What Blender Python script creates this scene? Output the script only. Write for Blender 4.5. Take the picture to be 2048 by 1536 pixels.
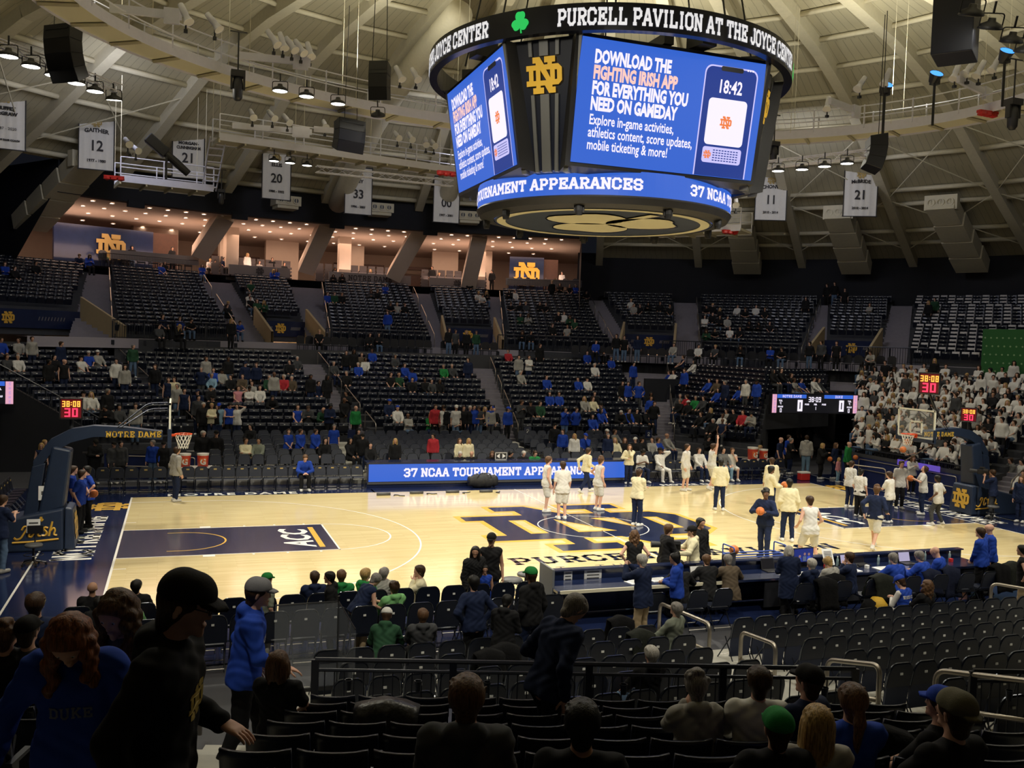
import bpy, bmesh, math, random
import numpy as np
from mathutils import Vector, Matrix
from mathutils.geometry import tessellate_polygon
from mathutils.bvhtree import BVHTree

for _o in list(bpy.data.objects): bpy.data.objects.remove(_o, do_unlink=True)
SC = bpy.context.scene
COL = SC.collection
RNG = random.Random(7)
PI = math.pi
R = math.radians

# ------------------------------------------------------------------ camera
CAM_LOC = np.array([-12.9114, -27.6702, 5.9207])
CAM_ROT = (R(87.48123), R(-1.99185), R(-19.6305))
FPX = 1867.915
cam_d = bpy.data.cameras.new('camera')
cam_d.sensor_width = 36.0
cam_d.lens = FPX / 2048 * 36.0
cam_d.clip_start = 0.05; cam_d.clip_end = 400
cam = bpy.data.objects.new('camera', cam_d); COL.objects.link(cam)
cam.location = CAM_LOC; cam.rotation_euler = CAM_ROT
SC.camera = cam
_M = np.array(cam.rotation_euler.to_matrix())

def ray(u, v):
 d = _M @ np.array([(u - 1024) / FPX, -(v - 768) / FPX, -1.0]); return d / np.linalg.norm(d)
def onz(u, v, z):
 d = ray(u, v); return CAM_LOC + d * (z - CAM_LOC[2]) / d[2]
def ony(u, v, y):
 d = ray(u, v); return CAM_LOC + d * (y - CAM_LOC[1]) / d[1]
def onx(u, v, x):
 d = ray(u, v); return CAM_LOC + d * (x - CAM_LOC[0]) / d[0]
def oncyl(u, v, r):
 d = ray(u, v); a = d[0]**2 + d[1]**2; b = CAM_LOC[0]*d[0] + CAM_LOC[1]*d[1]; c = CAM_LOC[0]**2 + CAM_LOC[1]**2 - r*r
 return CAM_LOC + d * ((-b + math.sqrt(max(0, b*b - a*c))) / a)
def pix(P):
 v = (np.asarray(P, float) - CAM_LOC) @ _M
 return 1024 + FPX * v[0] / -v[2], 768 - FPX * v[1] / -v[2]

# ------------------------------------------------------------------ world, exposure
w = bpy.data.worlds.new('world'); SC.world = w; w.use_nodes = True
w.node_tree.nodes['Background'].inputs[0].default_value = (0.45, 0.5, 0.7, 1)
w.node_tree.nodes['Background'].inputs[1].default_value = 0.012
SC.view_settings.view_transform = 'Standard'
SC.view_settings.look = 'None'
SC.view_settings.gamma = 1.0
SC.view_settings.use_curve_mapping = False
SC.view_settings.exposure = 0.0
SC.cycles.use_denoising = True
SC.cycles.max_bounces = 7
SC.cycles.diffuse_bounces = 4
SC.cycles.glossy_bounces = 3
SC.cycles.transparent_max_bounces = 8
SC.cycles.sample_clamp_indirect = 6.0

# ------------------------------------------------------------------ lights (court floods, added dome uplights and stand fill)
def spot(loc, aim, power, size=70, blend=0.35, color=(1, .94, .80), rad=.6):
 l = bpy.data.lights.new('flood_or_fill', 'SPOT'); l.energy = power; l.spot_size = R(size); l.spot_blend = blend
 l.color = color; l.shadow_soft_size = rad
 o = bpy.data.objects.new('flood_or_fill', l); COL.objects.link(o); o.location = loc
 o.rotation_euler = (Vector(aim) - Vector(loc)).to_track_quat('-Z', 'Y').to_euler()
 return o
for (lx, ly) in ((-14, 9), (-5, 12), (5, 12), (14, 9), (-14, -9), (-5, -12), (5, -12), (14, -9)):
 spot((lx, ly, 15.0), (lx * .62, ly * .12, 0), 5300, size=62, blend=.45)
 spot((lx, ly, 15.0), (lx * .8, ly * .8, 0), 850, size=165, blend=.5)  # wide spill cone added to each flood to fill the stands
for lx in (-14, -5, 4, 13):
 spot((lx, -20, 15.2), (lx * .75, -9.5, .5), 2600, size=56, blend=.6, rad=.6)
def area(loc, aim, power, sx, sy, color):
 l = bpy.data.lights.new('fill_light', 'AREA'); l.shape = 'RECTANGLE'; l.size = sx; l.size_y = sy; l.energy = power; l.color = color
 o = bpy.data.objects.new('fill_light', l); COL.objects.link(o); o.location = loc
 o.rotation_euler = (Vector(aim) - Vector(loc)).to_track_quat('-Z', 'Y').to_euler()
 return o
# added fill: areas at ring height brighten the dome, weak ones the stands
for a_ in range(0, 360, 45):
 lx, ly = 15.5 * math.cos(R(a_ + 20)), 12.0 * math.sin(R(a_ + 20))
 area((lx, ly, 17.2), (lx * 1.25, ly * 1.25, 26), 430, 1.2, 1.2, (1, .96, .80))
for (lx, ly, ax, ay, pw) in ((-16, 20, -14, 40, 260), (2, 22, 3, 40, 260), (19, 17, 30, 26, 260), (-24, 8, -36, 14, 120), (24, 2, 34, 4, 200)):
 area((lx, ly, 17.5), (ax, ay, 7), pw, 2.5, 2.5, (.82, .84, 1.0))

# ------------------------------------------------------------------ materials
MATS = {}
def mat(name, col, rough=.6, metal=0.0, spec=.5, emit=None, es=1.0, noise=0.0, nscale=30.0, bump=0.0, bscale=60.0, trans=0.0, alpha=1.0, coat=0.0):
 if name in MATS: return MATS[name]
 m = bpy.data.materials.new(name); m.use_nodes = True
 nt = m.node_tree; b = nt.nodes['Principled BSDF']
 c = (*col, 1.0)
 b.inputs['Base Color'].default_value = c
 b.inputs['Roughness'].default_value = rough
 b.inputs['Metallic'].default_value = metal
 b.inputs['Specular IOR Level'].default_value = spec
 if coat: b.inputs['Coat Weight'].default_value = coat; b.inputs['Coat Roughness'].default_value = .08
 if emit is not None:
  b.inputs['Emission Color'].default_value = (*emit, 1); b.inputs['Emission Strength'].default_value = es
 if trans: b.inputs['Transmission Weight'].default_value = trans
 if alpha < 1: b.inputs['Alpha'].default_value = alpha
 if noise or bump:
  tc = nt.nodes.new('ShaderNodeTexCoord'); nz = nt.nodes.new('ShaderNodeTexNoise')
  nz.inputs['Scale'].default_value = nscale; nz.inputs['Detail'].default_value = 2.0
  nt.links.new(tc.outputs['Object'], nz.inputs['Vector'])
  if noise:
   mx = nt.nodes.new('ShaderNodeMix'); mx.data_type = 'RGBA'
   mx.inputs[6].default_value = (*[x * (1 - noise) for x in col], 1)
   mx.inputs[7].default_value = (*[min(1, x * (1 + noise)) for x in col], 1)
   nt.links.new(nz.outputs['Fac'], mx.inputs[0]); nt.links.new(mx.outputs[2], b.inputs['Base Color'])
  if bump:
   bp = nt.nodes.new('ShaderNodeBump'); bp.inputs['Strength'].default_value = bump; bp.inputs['Distance'].default_value = .02
   n2 = nt.nodes.new('ShaderNodeTexNoise'); n2.inputs['Scale'].default_value = bscale
   nt.links.new(tc.outputs['Object'], n2.inputs['Vector'])
   nt.links.new(n2.outputs['Fac'], bp.inputs['Height']); nt.links.new(bp.outputs['Normal'], b.inputs['Normal'])
 MATS[name] = m
 return m

def wood_mat():
 m = bpy.data.materials.new('maple_court'); m.use_nodes = True; nt = m.node_tree; b = nt.nodes['Principled BSDF']
 tc = nt.nodes.new('ShaderNodeTexCoord'); br = nt.nodes.new('ShaderNodeTexBrick')
 br.inputs['Scale'].default_value = 1.0; br.inputs['Brick Width'].default_value = 1.9; br.inputs['Row Height'].default_value = .11
 br.inputs['Mortar Size'].default_value = .003; br.inputs['Mortar Smooth'].default_value = .3; br.offset = .37
 br.inputs['Color1'].default_value = (.80, .67, .37, 1); br.inputs['Color2'].default_value = (.72, .585, .305, 1)
 br.inputs['Mortar'].default_value = (.60, .46, .25, 1)
 nz = nt.nodes.new('ShaderNodeTexNoise'); nz.inputs['Scale'].default_value = 2.2
 mp = nt.nodes.new('ShaderNodeMapping'); mp.inputs['Scale'].default_value = (.35, 6, 1)
 nt.links.new(tc.outputs['Object'], br.inputs['Vector']); nt.links.new(tc.outputs['Object'], mp.inputs['Vector']); nt.links.new(mp.outputs['Vector'], nz.inputs['Vector'])
 mx = nt.nodes.new('ShaderNodeMix'); mx.data_type = 'RGBA'; mx.blend_type = 'MULTIPLY'; mx.inputs[0].default_value = .35
 nt.links.new(br.outputs['Color'], mx.inputs[6])
 cr = nt.nodes.new('ShaderNodeValToRGB'); cr.color_ramp.elements[0].position = .3; cr.color_ramp.elements[0].color = (.72, .68, .6, 1); cr.color_ramp.elements[1].position = .7
 nt.links.new(nz.outputs['Fac'], cr.inputs['Fac']); nt.links.new(cr.outputs['Color'], mx.inputs[7])
 nt.links.new(mx.outputs[2], b.inputs['Base Color'])
 b.inputs['Roughness'].default_value = .10; b.inputs['Specular IOR Level'].default_value = .5
 return m
WOOD = wood_mat()
def deck_mat():
 # painted corrugated steel roof deck: the seams run from eave to crown (object-space angle)
 m = bpy.data.materials.new('painted_roof_deck'); m.use_nodes = True; nt = m.node_tree; b = nt.nodes['Principled BSDF']
 at = nt.nodes.new('ShaderNodeAttribute'); at.attribute_name = 'rib_u'
 ml = nt.nodes.new('ShaderNodeMath'); ml.operation = 'FRACT'; nt.links.new(at.outputs['Fac'], ml.inputs[0])
 cr = nt.nodes.new('ShaderNodeValToRGB'); e = cr.color_ramp.elements
 e[0].position = 0; e[0].color = (.22, .20, .15, 1); e[1].position = .09; e[1].color = (.47, .43, .30, 1)
 nt.links.new(ml.outputs[0], cr.inputs['Fac']); nt.links.new(cr.outputs['Color'], b.inputs['Base Color'])
 b.inputs['Roughness'].default_value = .7
 bp = nt.nodes.new('ShaderNodeBump'); bp.inputs['Strength'].default_value = .6; bp.inputs['Distance'].default_value = .08
 nt.links.new(ml.outputs[0], bp.inputs['Height']); nt.links.new(bp.outputs['Normal'], b.inputs['Normal'])
 return m
DECK = deck_mat()
M = dict(
 navy=mat('navy_paint', (.012, .020, .062), .22, coat=.4, noise=.25, nscale=3),
 apron=mat('navy_apron_floor', (.012, .020, .066), .12, noise=.2, nscale=4),
 gold=mat('gold_paint', (.72, .42, .055), .3), white=mat('white_paint', (.82, .80, .74), .35),
 seat=mat('navy_seat_plastic', (.0055, .008, .018), .30, noise=.2, nscale=20),
 seat2=mat('navy_vinyl', (.007, .011, .026), .40, noise=.2, nscale=20),
 plate=mat('seat_number_plate', (.85, .85, .80), .3), black=mat('black_metal', (.008, .008, .010), .4, noise=.2),
 frame=mat('dark_steel_tube', (.05, .055, .07), .3, .8), chrome=mat('polished_steel', (.6, .58, .55), .22, 1.0),
 rail=mat('brushed_steel_rail', (.52, .47, .40), .38, .9), blackrail=mat('black_painted_rail', (.012, .014, .022), .35),
 conc=mat('concrete_tread', (.30, .29, .27), .85, noise=.15, nscale=4), riser=mat('dark_riser', (.045, .047, .055), .8, noise=.2, nscale=4),
 stair=mat('pale_concrete_stair', (.21, .195, .225), .8, noise=.1, nscale=5), wallk=mat('black_wall', (.006, .007, .012), .8, noise=.3, nscale=2),
 wallg=mat('grey_wall', (.16, .155, .16), .8), walltan=mat('tan_wall', (.42, .33, .19), .8, noise=.08, nscale=3), wallw=mat('white_wall', (.34, .31, .34), .7),
 cream=mat('cream_plaster', (.62, .50, .40), .8, noise=.05, nscale=3), ceilw=mat('suite_ceiling', (.58, .46, .37), .85, noise=.05, nscale=2),
 steelc=mat('cream_painted_steel', (.62, .57, .42), .6, noise=.08, nscale=6), steelw=mat('white_painted_steel', (.66, .66, .76), .5, noise=.06, nscale=6),
 pad=mat('navy_vinyl_padding', (.018, .030, .062), .42, noise=.15, nscale=6, bump=.15, bscale=8),
 rim=mat('orange_rim', (.85, .10, .025), .35), net=mat('white_cord', (.85, .83, .75), .8), glass=mat('clear_backboard', (.9, .95, .93), .03, trans=0, alpha=.07),
 acryl=mat('clear_acrylic', (.75, .8, .85), .05, alpha=.10), ball=mat('orange_leather', (.62, .17, .035), .55, bump=.3, bscale=250),
 lamp=mat('lamp_face', (1, 1, .9), .4, emit=(1, .97, .84), es=9), warm=mat('downlight_face', (1, .9, .8), .4, emit=(1, .78, .62), es=14),
 dark=mat('dark_housing', (.03, .03, .033), .45, noise=.2), canvas=mat('cream_banner_cloth', (.66, .64, .60), .9, noise=.05, nscale=8),
 ink=mat('black_lettering', (.02, .018, .02), .7), bronze=mat('bronze_lettering', (.45, .30, .10), .5, .2),
 red=mat('red_plastic', (.60, .03, .025), .4), paper=mat('white_paper', (.85, .85, .83), .8), leather=mat('dark_bag_cloth', (.012, .012, .014), .6, bump=.4, bscale=25),
 suede=mat('grey_suite_seat', (.085, .075, .078), .8), wood2=mat('dark_wood_panel', (.07, .028, .015), .5, noise=.3, nscale=6),
 scr=mat('screen_blue', (.0, .0, .0), .5, emit=(.035, .125, .60), es=1.05), scrw=mat('screen_white', (0, 0, 0), .5, emit=(.92, .86, 1.0), es=1.05),
 scrp=mat('screen_pink', (0, 0, 0), .5, emit=(1.0, .62, .55), es=1.0), scrl=mat('screen_lilac', (0, 0, 0), .5, emit=(.62, .58, 1.0), es=1.0), scrd=mat('screen_dark_blue', (0, 0, 0), .5, emit=(.012, .04, .26), es=1.0),
 scrn=mat('screen_off_black', (.005, .005, .006), .3, emit=(.006, .006, .008), es=1.0), amber=mat('amber_digits', (0, 0, 0), .5, emit=(1, .42, .06), es=1.6), redl=mat('red_digits', (0, 0, 0), .5, emit=(1, .035, .09), es=1.8),
 redface=mat('red_glow_face', (.01, 0, 0), .5, emit=(.10, .004, .006), es=1), green=mat('green_led', (0, 0, 0), .5, emit=(.02, .55, .10), es=1.0), greenc=mat('green_backdrop', (.02, .12, .025), .8),
 bluel=mat('blue_lens', (.0, .1, .5), .2, emit=(.03, .28, 1.0), es=1.6), skirt=mat('blue_table_skirt', (.010, .022, .115), .7, noise=.2, nscale=4), tablew=mat('cream_table_edge', (.75, .70, .52), .4),
 shirtwhite=mat('white_giveaway_shirt', (.62, .60, .60), .9), cartblue=mat('blue_cart_tube', (.02, .07, .36), .35), warmlamp=mat('tube_light', (1, .9, .7), .5, emit=(1, .62, .35), es=6),
 fabk=mat('black_coat_cloth', (.006, .006, .0065), .95, spec=.15, bump=.6, bscale=18), fabn=mat('navy_coat_cloth', (.010, .013, .030), .9, spec=.15, bump=.5, bscale=18), fabo=mat('olive_coat_cloth', (.013, .015, .011), .85, spec=.2, bump=.5, bscale=18),
 yellow=mat('yellow_bag_cloth', (.55, .33, .02), .7, bump=.4, bscale=20), fabblue=mat('blue_jacket_cloth', (.02, .06, .42), .8, bump=.4, bscale=20),
 silver=mat('silver_fin', (.30, .30, .29), .4, .7), exitg=mat('exit_sign_green', (0, .1, .02), .5, emit=(.02, .5, .15), es=.7), pinkt=mat('pink_tape', (.8, .15, .3), .6),
 decklit=mat('cream_steel_lit', (.85, .80, .60), .6), greyp=mat('grey_plastic', (.08, .08, .08), .5), orangec=mat('orange_cup', (.75, .14, .03), .45), greenb=mat('green_bottle', (.03, .28, .05), .3), water=mat('pale_bottle', (.45, .6, .62), .15, alpha=.55),  # deck cream lightened, bounce light put into its colour
)

# ------------------------------------------------------------------ object helpers
def link(o, parent=None):
 COL.objects.link(o)
 if parent is not None: o.parent = parent
 return o
def tag(o, label, cat, group=None):
 o['label'] = label; o['category'] = cat
 if group: o['group'] = group
 return o
def thing(name, label, cat, loc=(0, 0, 0), rotz=0, group=None):
 o = bpy.data.objects.new(name, None); o.empty_display_size = .1; link(o)
 o.location = loc; o.rotation_euler = (0, 0, rotz)
 return tag(o, label, cat, group)
def struct(o, label=None):
 o['kind'] = 'structure'
 if label: o['label'] = label
 return o
def stuff(o, label, cat):
 o['kind'] = 'stuff'; return tag(o, label, cat)
def dup(root, loc=None, rotz=None, label=None, group=None):
 r = root.copy(); COL.objects.link(r)
 if loc is not None: r.location = loc
 if rotz is not None: r.rotation_euler = (0, 0, rotz)
 if label: r['label'] = label
 if group: r['group'] = group
 for ch in list(root.children):
  c = ch.copy(); COL.objects.link(c); c.parent = r
  for g in list(ch.children):
   d = g.copy(); COL.objects.link(d); d.parent = c
 return r

class MB:
 """collects vertices and faces of one mesh object"""
 def __init__(s): s.v = []; s.f = []; s.m = []; s.mi = 0
 def add(s, vs, fs, mi=None):
  n = len(s.v); s.v.extend([tuple(map(float, q)) for q in vs]); s.f.extend([tuple(i + n for i in q) for q in fs])
  s.m.extend([s.mi if mi is None else mi] * len(fs)); return s
 def box(s, c, d, rz=0.0, T=None, mi=None):
  x, y, z = d[0] / 2, d[1] / 2, d[2] / 2
  P = [(-x, -y, -z), (x, -y, -z), (x, y, -z), (-x, y, -z), (-x, -y, z), (x, -y, z), (x, y, z), (-x, y, z)]
  if T is not None: P = [tuple(T @ Vector(q)) for q in P]
  elif rz:
   ca, sa = math.cos(rz), math.sin(rz); P = [(q[0]*ca - q[1]*sa, q[0]*sa + q[1]*ca, q[2]) for q in P]
  P = [(q[0] + c[0], q[1] + c[1], q[2] + c[2]) for q in P]
  return s.add(P, [(0, 3, 2, 1), (4, 5, 6, 7), (0, 1, 5, 4), (1, 2, 6, 5), (2, 3, 7, 6), (3, 0, 4, 7)], mi)
 def quad(s, a, b, c, d, mi=None): return s.add([a, b, c, d], [(0, 1, 2, 3)], mi)
 def hexa(s, P, mi=None): return s.add(P, [(0, 3, 2, 1), (4, 5, 6, 7), (0, 1, 5, 4), (1, 2, 6, 5), (2, 3, 7, 6), (3, 0, 4, 7)], mi)
 def tube(s, pts, r, n=8, cap=True, closed=False, mi=None):
  pts = [Vector(q) for q in pts]; k = len(pts); rs = r if isinstance(r, (list, tuple)) else [r] * k
  V = []; F = []; up = None
  for i in range(k):
   if closed: t = pts[(i + 1) % k] - pts[i - 1]
   else: t = pts[min(i + 1, k - 1)] - pts[max(i - 1, 0)]
   if t.length < 1e-9: t = Vector((0, 0, 1))
   t.normalize()
   if up is None:
    up = Vector((0, 0, 1)) if abs(t.z) < .9 else Vector((1, 0, 0))
   a = t.cross(up)
   if a.length < 1e-4: a = t.cross(Vector((0, 1, .3)))
   a.normalize(); b = a.cross(t); up = b
   for j in range(n):
    q = 2 * PI * j / n; V.append(pts[i] + a * (rs[i] * math.cos(q)) + b * (rs[i] * math.sin(q)))
  for i in range(k if closed else k - 1):
   i2 = (i + 1) % k
   for j in range(n):
    j2 = (j + 1) % n; F.append((i*n + j, i*n + j2, i2*n + j2, i2*n + j))
  if cap and not closed: F.append(tuple(range(n - 1, -1, -1))); F.append(tuple((k - 1)*n + j for j in range(n)))
  return s.add(V, F, mi)
 def lathe(s, prof, n=16, c=(0, 0, 0), T=None, mi=None, a0=0, a1=2 * PI):
  V = []; F = []; full = abs(a1 - a0 - 2 * PI) < 1e-6; m = n if full else n + 1
  for (r, z) in prof:
   for j in range(m):
    q = a0 + (a1 - a0) * j / n; p = Vector((r * math.cos(q), r * math.sin(q), z))
    if T is not None: p = T @ p
    V.append((p[0] + c[0], p[1] + c[1], p[2] + c[2]))
  for i in range(len(prof) - 1):
   for j in range(n):
    j2 = (j + 1) % m; F.append((i*m + j, i*m + j2, (i+1)*m + j2, (i+1)*m + j))
  return s.add(V, F, mi)
 def prism(s, poly, z0, z1, T=None, mi=None):
  n = len(poly); V = [Vector((q[0], q[1], z0)) for q in poly] + [Vector((q[0], q[1], z1)) for q in poly]
  if T is not None: V = [T @ q for q in V]
  F = [(i, (i + 1) % n, n + (i + 1) % n, n + i) for i in range(n)]
  tri = tessellate_polygon([[Vector((q[0], q[1], 0)) for q in poly]])
  F += [tuple(t) for t in tri] + [tuple(n + i for i in reversed(t)) for t in tri]
  return s.add(V, F, mi)
 def flat(s, loops, T, mi=None):
  """planar region with holes; T maps (x, y) to 3-D"""
  P = [q for l in loops for q in l]; tri = tessellate_polygon([[Vector((q[0], q[1], 0)) for q in l] for l in loops])
  return s.add([T(q[0], q[1]) for q in P], [tuple(t) for t in tri], mi)
 def rounded(s, cx, cy, w_, h_, r, T, mi=None, n=5):
  s.flat([rrect(cx, cy, w_, h_, r, n)], T, mi); return s
 def mesh(s, name, mats, smooth=False):
  me = bpy.data.meshes.new(name); me.from_pydata(s.v, [], s.f)
  for x in (mats if isinstance(mats, (list, tuple)) else [mats]): me.materials.append(x)
  if s.m and max(s.m) > 0: me.polygons.foreach_set('material_index', s.m)
  if smooth: me.polygons.foreach_set('use_smooth', [True] * len(me.polygons))
  me.update(); return me
 def obj(s, name, mats, parent=None, smooth=False, loc=None, bevel=0.0, seg=2):
  o = bpy.data.objects.new(name, s.mesh(name, mats, smooth)); link(o, parent)
  if loc is not None: o.location = loc
  if bevel:
   md = o.modifiers.new('bevel', 'BEVEL'); md.width = bevel; md.segments = seg; md.limit_method = 'ANGLE'; md.angle_limit = R(40)
  return o

def rrect(cx, cy, w_, h_, r, n=5):
 out = []
 for (sx, sy, a) in ((1, 1, 0), (-1, 1, 90), (-1, -1, 180), (1, -1, 270)):
  for k in range(n + 1):
   q = R(a + 90 * k / n); out.append((cx + sx * (w_/2 - r) + r * math.cos(q), cy + sy * (h_/2 - r) + r * math.sin(q)))
 return out
def bend(pts, r, n=5):
 """rounds the corners of a polyline"""
 P = [Vector(q) for q in pts]; out = [P[0]]
 for i in range(1, len(P) - 1):
  a = (P[i-1] - P[i]); b = (P[i+1] - P[i]); d = min(r, a.length * .45, b.length * .45)
  p0 = P[i] + a.normalized() * d; p1 = P[i] + b.normalized() * d
  for k in range(n + 1):
   t = k / n; out.append(p0 * (1-t)**2 + P[i] * 2*t*(1-t) + p1 * t*t)
 out.append(P[-1]); return out
def floor_T(z): return lambda x, y: (x, y, z)
def plane_T(o, ex, ey):
 o, ex, ey = Vector(o), Vector(ex), Vector(ey)
 return lambda x, y: tuple(o + ex * x + ey * y)

# ------------------------------------------------------------------ lettering
_bf = None
def text_geo(s, size=1.0, bold=0.0, xs=1.0, align='CENTER', spacing=1.0):
 """triangles of a line of plain lettering, as (points2d, faces)"""
 cu = bpy.data.curves.new('txt', 'FONT'); cu.body = s; cu.size = size; cu.offset = bold; cu.align_x = align; cu.fill_mode = 'FRONT'
 cu.resolution_u = 2; cu.space_character = spacing
 o = bpy.data.objects.new('txt', cu); COL.objects.link(o)
 me = o.to_mesh()
 P = [(q.co.x * xs, q.co.y) for q in me.vertices]; F = [tuple(f.vertices) for f in me.polygons]
 o.to_mesh_clear(); bpy.data.objects.remove(o); bpy.data.curves.remove(cu)
 return P, F
# slab-serif block capitals drawn as strokes on a 5 x 7 grid; 's' marks serif feet
def _o(x0=0, x1=4, y0=0, y1=6): c = 1.1; return [[(x0+c, y0), (x1-c, y0), (x1, y0+c), (x1, y1-c), (x1-c, y1), (x0+c, y1), (x0, y1-c), (x0, y0+c), (x0+c, y0)]]
SLAB = {
 'A': ([[(0, 0), (1.7, 6), (2.3, 6), (4, 0)], [(.8, 2), (3.2, 2)]], [(0, 0), (4, 0)]),
 'B': ([[(0, 0), (2.9, 0), (4, 1), (4, 2.2), (3, 3.1), (4, 4), (4, 5), (2.9, 6), (0, 6)], [(.6, 0), (.6, 6)], [(.6, 3.1), (3, 3.1)]], []),
 'C': ([[(4, 1.7), (4, 1), (3, 0), (1, 0), (0, 1), (0, 5), (1, 6), (3, 6), (4, 5), (4, 4.3)]], []),
 'D': ([[(0, 0), (2.9, 0), (4, 1.1), (4, 4.9), (2.9, 6), (0, 6)], [(.6, 0), (.6, 6)]], []),
 'E': ([[(4, 1.4), (4, 0), (0, 0)], [(.6, 0), (.6, 6)], [(0, 6), (4, 6), (4, 4.6)], [(.6, 3), (2.7, 3)], [(2.7, 2.2), (2.7, 3.8)]], []),
 'F': ([[(.6, 0), (.6, 6)], [(0, 6), (4, 6), (4, 4.6)], [(.6, 3), (2.7, 3)], [(2.7, 2.2), (2.7, 3.8)]], [(.6, 0)]),
 'G': ([[(4, 4.6), (4, 5), (3, 6), (1, 6), (0, 5), (0, 1), (1, 0), (3, 0), (4, 1), (4, 2.8), (2.4, 2.8)]], []),
 'H': ([[(.3, 0), (.3, 6)], [(3.7, 0), (3.7, 6)], [(.3, 3), (3.7, 3)]], [(.3, 0), (3.7, 0), (.3, 6), (3.7, 6)]),
 'I': ([[(.9, 0), (.9, 6)]], [(.9, 0), (.9, 6)]),
 'J': ([[(0, 1.9), (0, 1), (.9, 0), (2, 0), (2.9, 1), (2.9, 6)]], [(2.9, 6)]),
 'K': ([[(.3, 0), (.3, 6)], [(.6, 2.4), (3.6, 6)], [(1.5, 3.5), (3.7, 0)]], [(.3, 0), (.3, 6), (3.7, 0), (3.6, 6)]),
 'L': ([[(.6, 0), (.6, 6)], [(0, 0), (3.8, 0), (3.8, 1.6)]], [(.6, 6)]),
 'M': ([[(.3, 0), (.3, 6), (2.5, 2.2), (4.7, 6), (4.7, 0)]], [(.3, 0), (4.7, 0), (.1, 6), (4.9, 6)]),
 'N': ([[(.3, 0), (.3, 6), (3.7, 0), (3.7, 6)]], [(.3, 0), (.1, 6), (3.7, 6)]),
 'O': (_o(), []),
 'P': ([[(.6, 0), (.6, 6)], [(0, 6), (2.9, 6), (4, 5), (4, 3.6), (2.9, 2.6), (.6, 2.6)]], [(.6, 0)]),
 'R': ([[(.6, 0), (.6, 6)], [(0, 6), (2.9, 6), (4, 5), (4, 3.8), (2.9, 2.8), (.6, 2.8)], [(2.2, 2.8), (3.7, 0)]], [(.6, 0), (3.8, 0)]),
 'S': ([[(0, 1.5), (0, 1), (1, 0), (3, 0), (4, 1), (4, 2.1), (3, 3), (1, 3), (0, 3.9), (0, 5), (1, 6), (3, 6), (4, 5), (4, 4.5)]], []),
 'T': ([[(2, 0), (2, 6)], [(0, 4.6), (0, 6), (4, 6), (4, 4.6)]], [(2, 0)]),
 'U': ([[(.3, 6), (.3, 1), (1.3, 0), (2.7, 0), (3.7, 1), (3.7, 6)]], [(.3, 6), (3.7, 6)]),
 'V': ([[(0, 6), (1.8, 0), (2.2, 0), (4, 6)]], [(0, 6), (4, 6)]),
 'Y': ([[(0, 6), (2, 3), (4, 6)], [(2, 3), (2, 0)]], [(2, 0), (0, 6), (4, 6)]),
 '2': ([[(0, 4.4), (0, 5), (1, 6), (3, 6), (4, 5), (4, 3.9), (0, .8), (0, 0), (4, 0)]], []),
 '3': ([[(0, 5), (1, 6), (3, 6), (4, 5), (4, 4), (3, 3), (1.6, 3)], [(3, 3), (4, 2), (4, 1), (3, 0), (1, 0), (0, 1)]], []),
 '4': ([[(3, 0), (3, 6), (0, 2), (4, 2)]], [(3, 0)]),
 '5': ([[(4, 6), (.2, 6), (.2, 3.4), (3, 3.6), (4, 2.6), (4, 1), (3, 0), (1, 0), (0, 1)]], []),
 '7': ([[(0, 4.8), (0, 6), (4, 6), (1.6, 0)]], []),
 '-': ([[(.5, 3), (3, 3)]], []),
}
SLABW = {'M': 5, 'I': 1.8, 'J': 2.9}
def slab_geo(s, h, th=1.25, gap=1.75, space=2.6, serif=True, xs=1.0):
 """quads of slab capitals: centred line, cap height h"""
 k = h / (6 + th); P = []; F = []; x = 0
 def seg(a, b, t):
  a = Vector(a); b = Vector(b); d = b - a; L = d.length
  if L < 1e-6: return
  d /= L; n = Vector((-d.y, d.x)) * t / 2; e = d * t / 2 * .82
  i = len(P); P.extend([tuple(a - e - n), tuple(b + e - n), tuple(b + e + n), tuple(a - e + n)]); F.append((i, i+1, i+2, i+3))
 for ch in s:
  if ch == ' ': x += space; continue
  if ch not in SLAB: continue
  st, sf = SLAB[ch]
  for pl in st:
   for i in range(len(pl) - 1): seg((pl[i][0] + x, pl[i][1]), (pl[i+1][0] + x, pl[i+1][1]), th)
  if serif:
   for q in sf: seg((q[0] + x - .55, q[1]), (q[0] + x + .55, q[1]), th)
  x += SLABW.get(ch, 4) + gap + th * .5
 W = x - gap - th * .5
 return [((p[0] - W / 2) * k * xs, (p[1] - 3) * k) for p in P], F
def put(mb, geo, T, mi=None):
 P, F = geo; mb.add([T(p[0], p[1]) for p in P], F, mi); return mb
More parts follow.
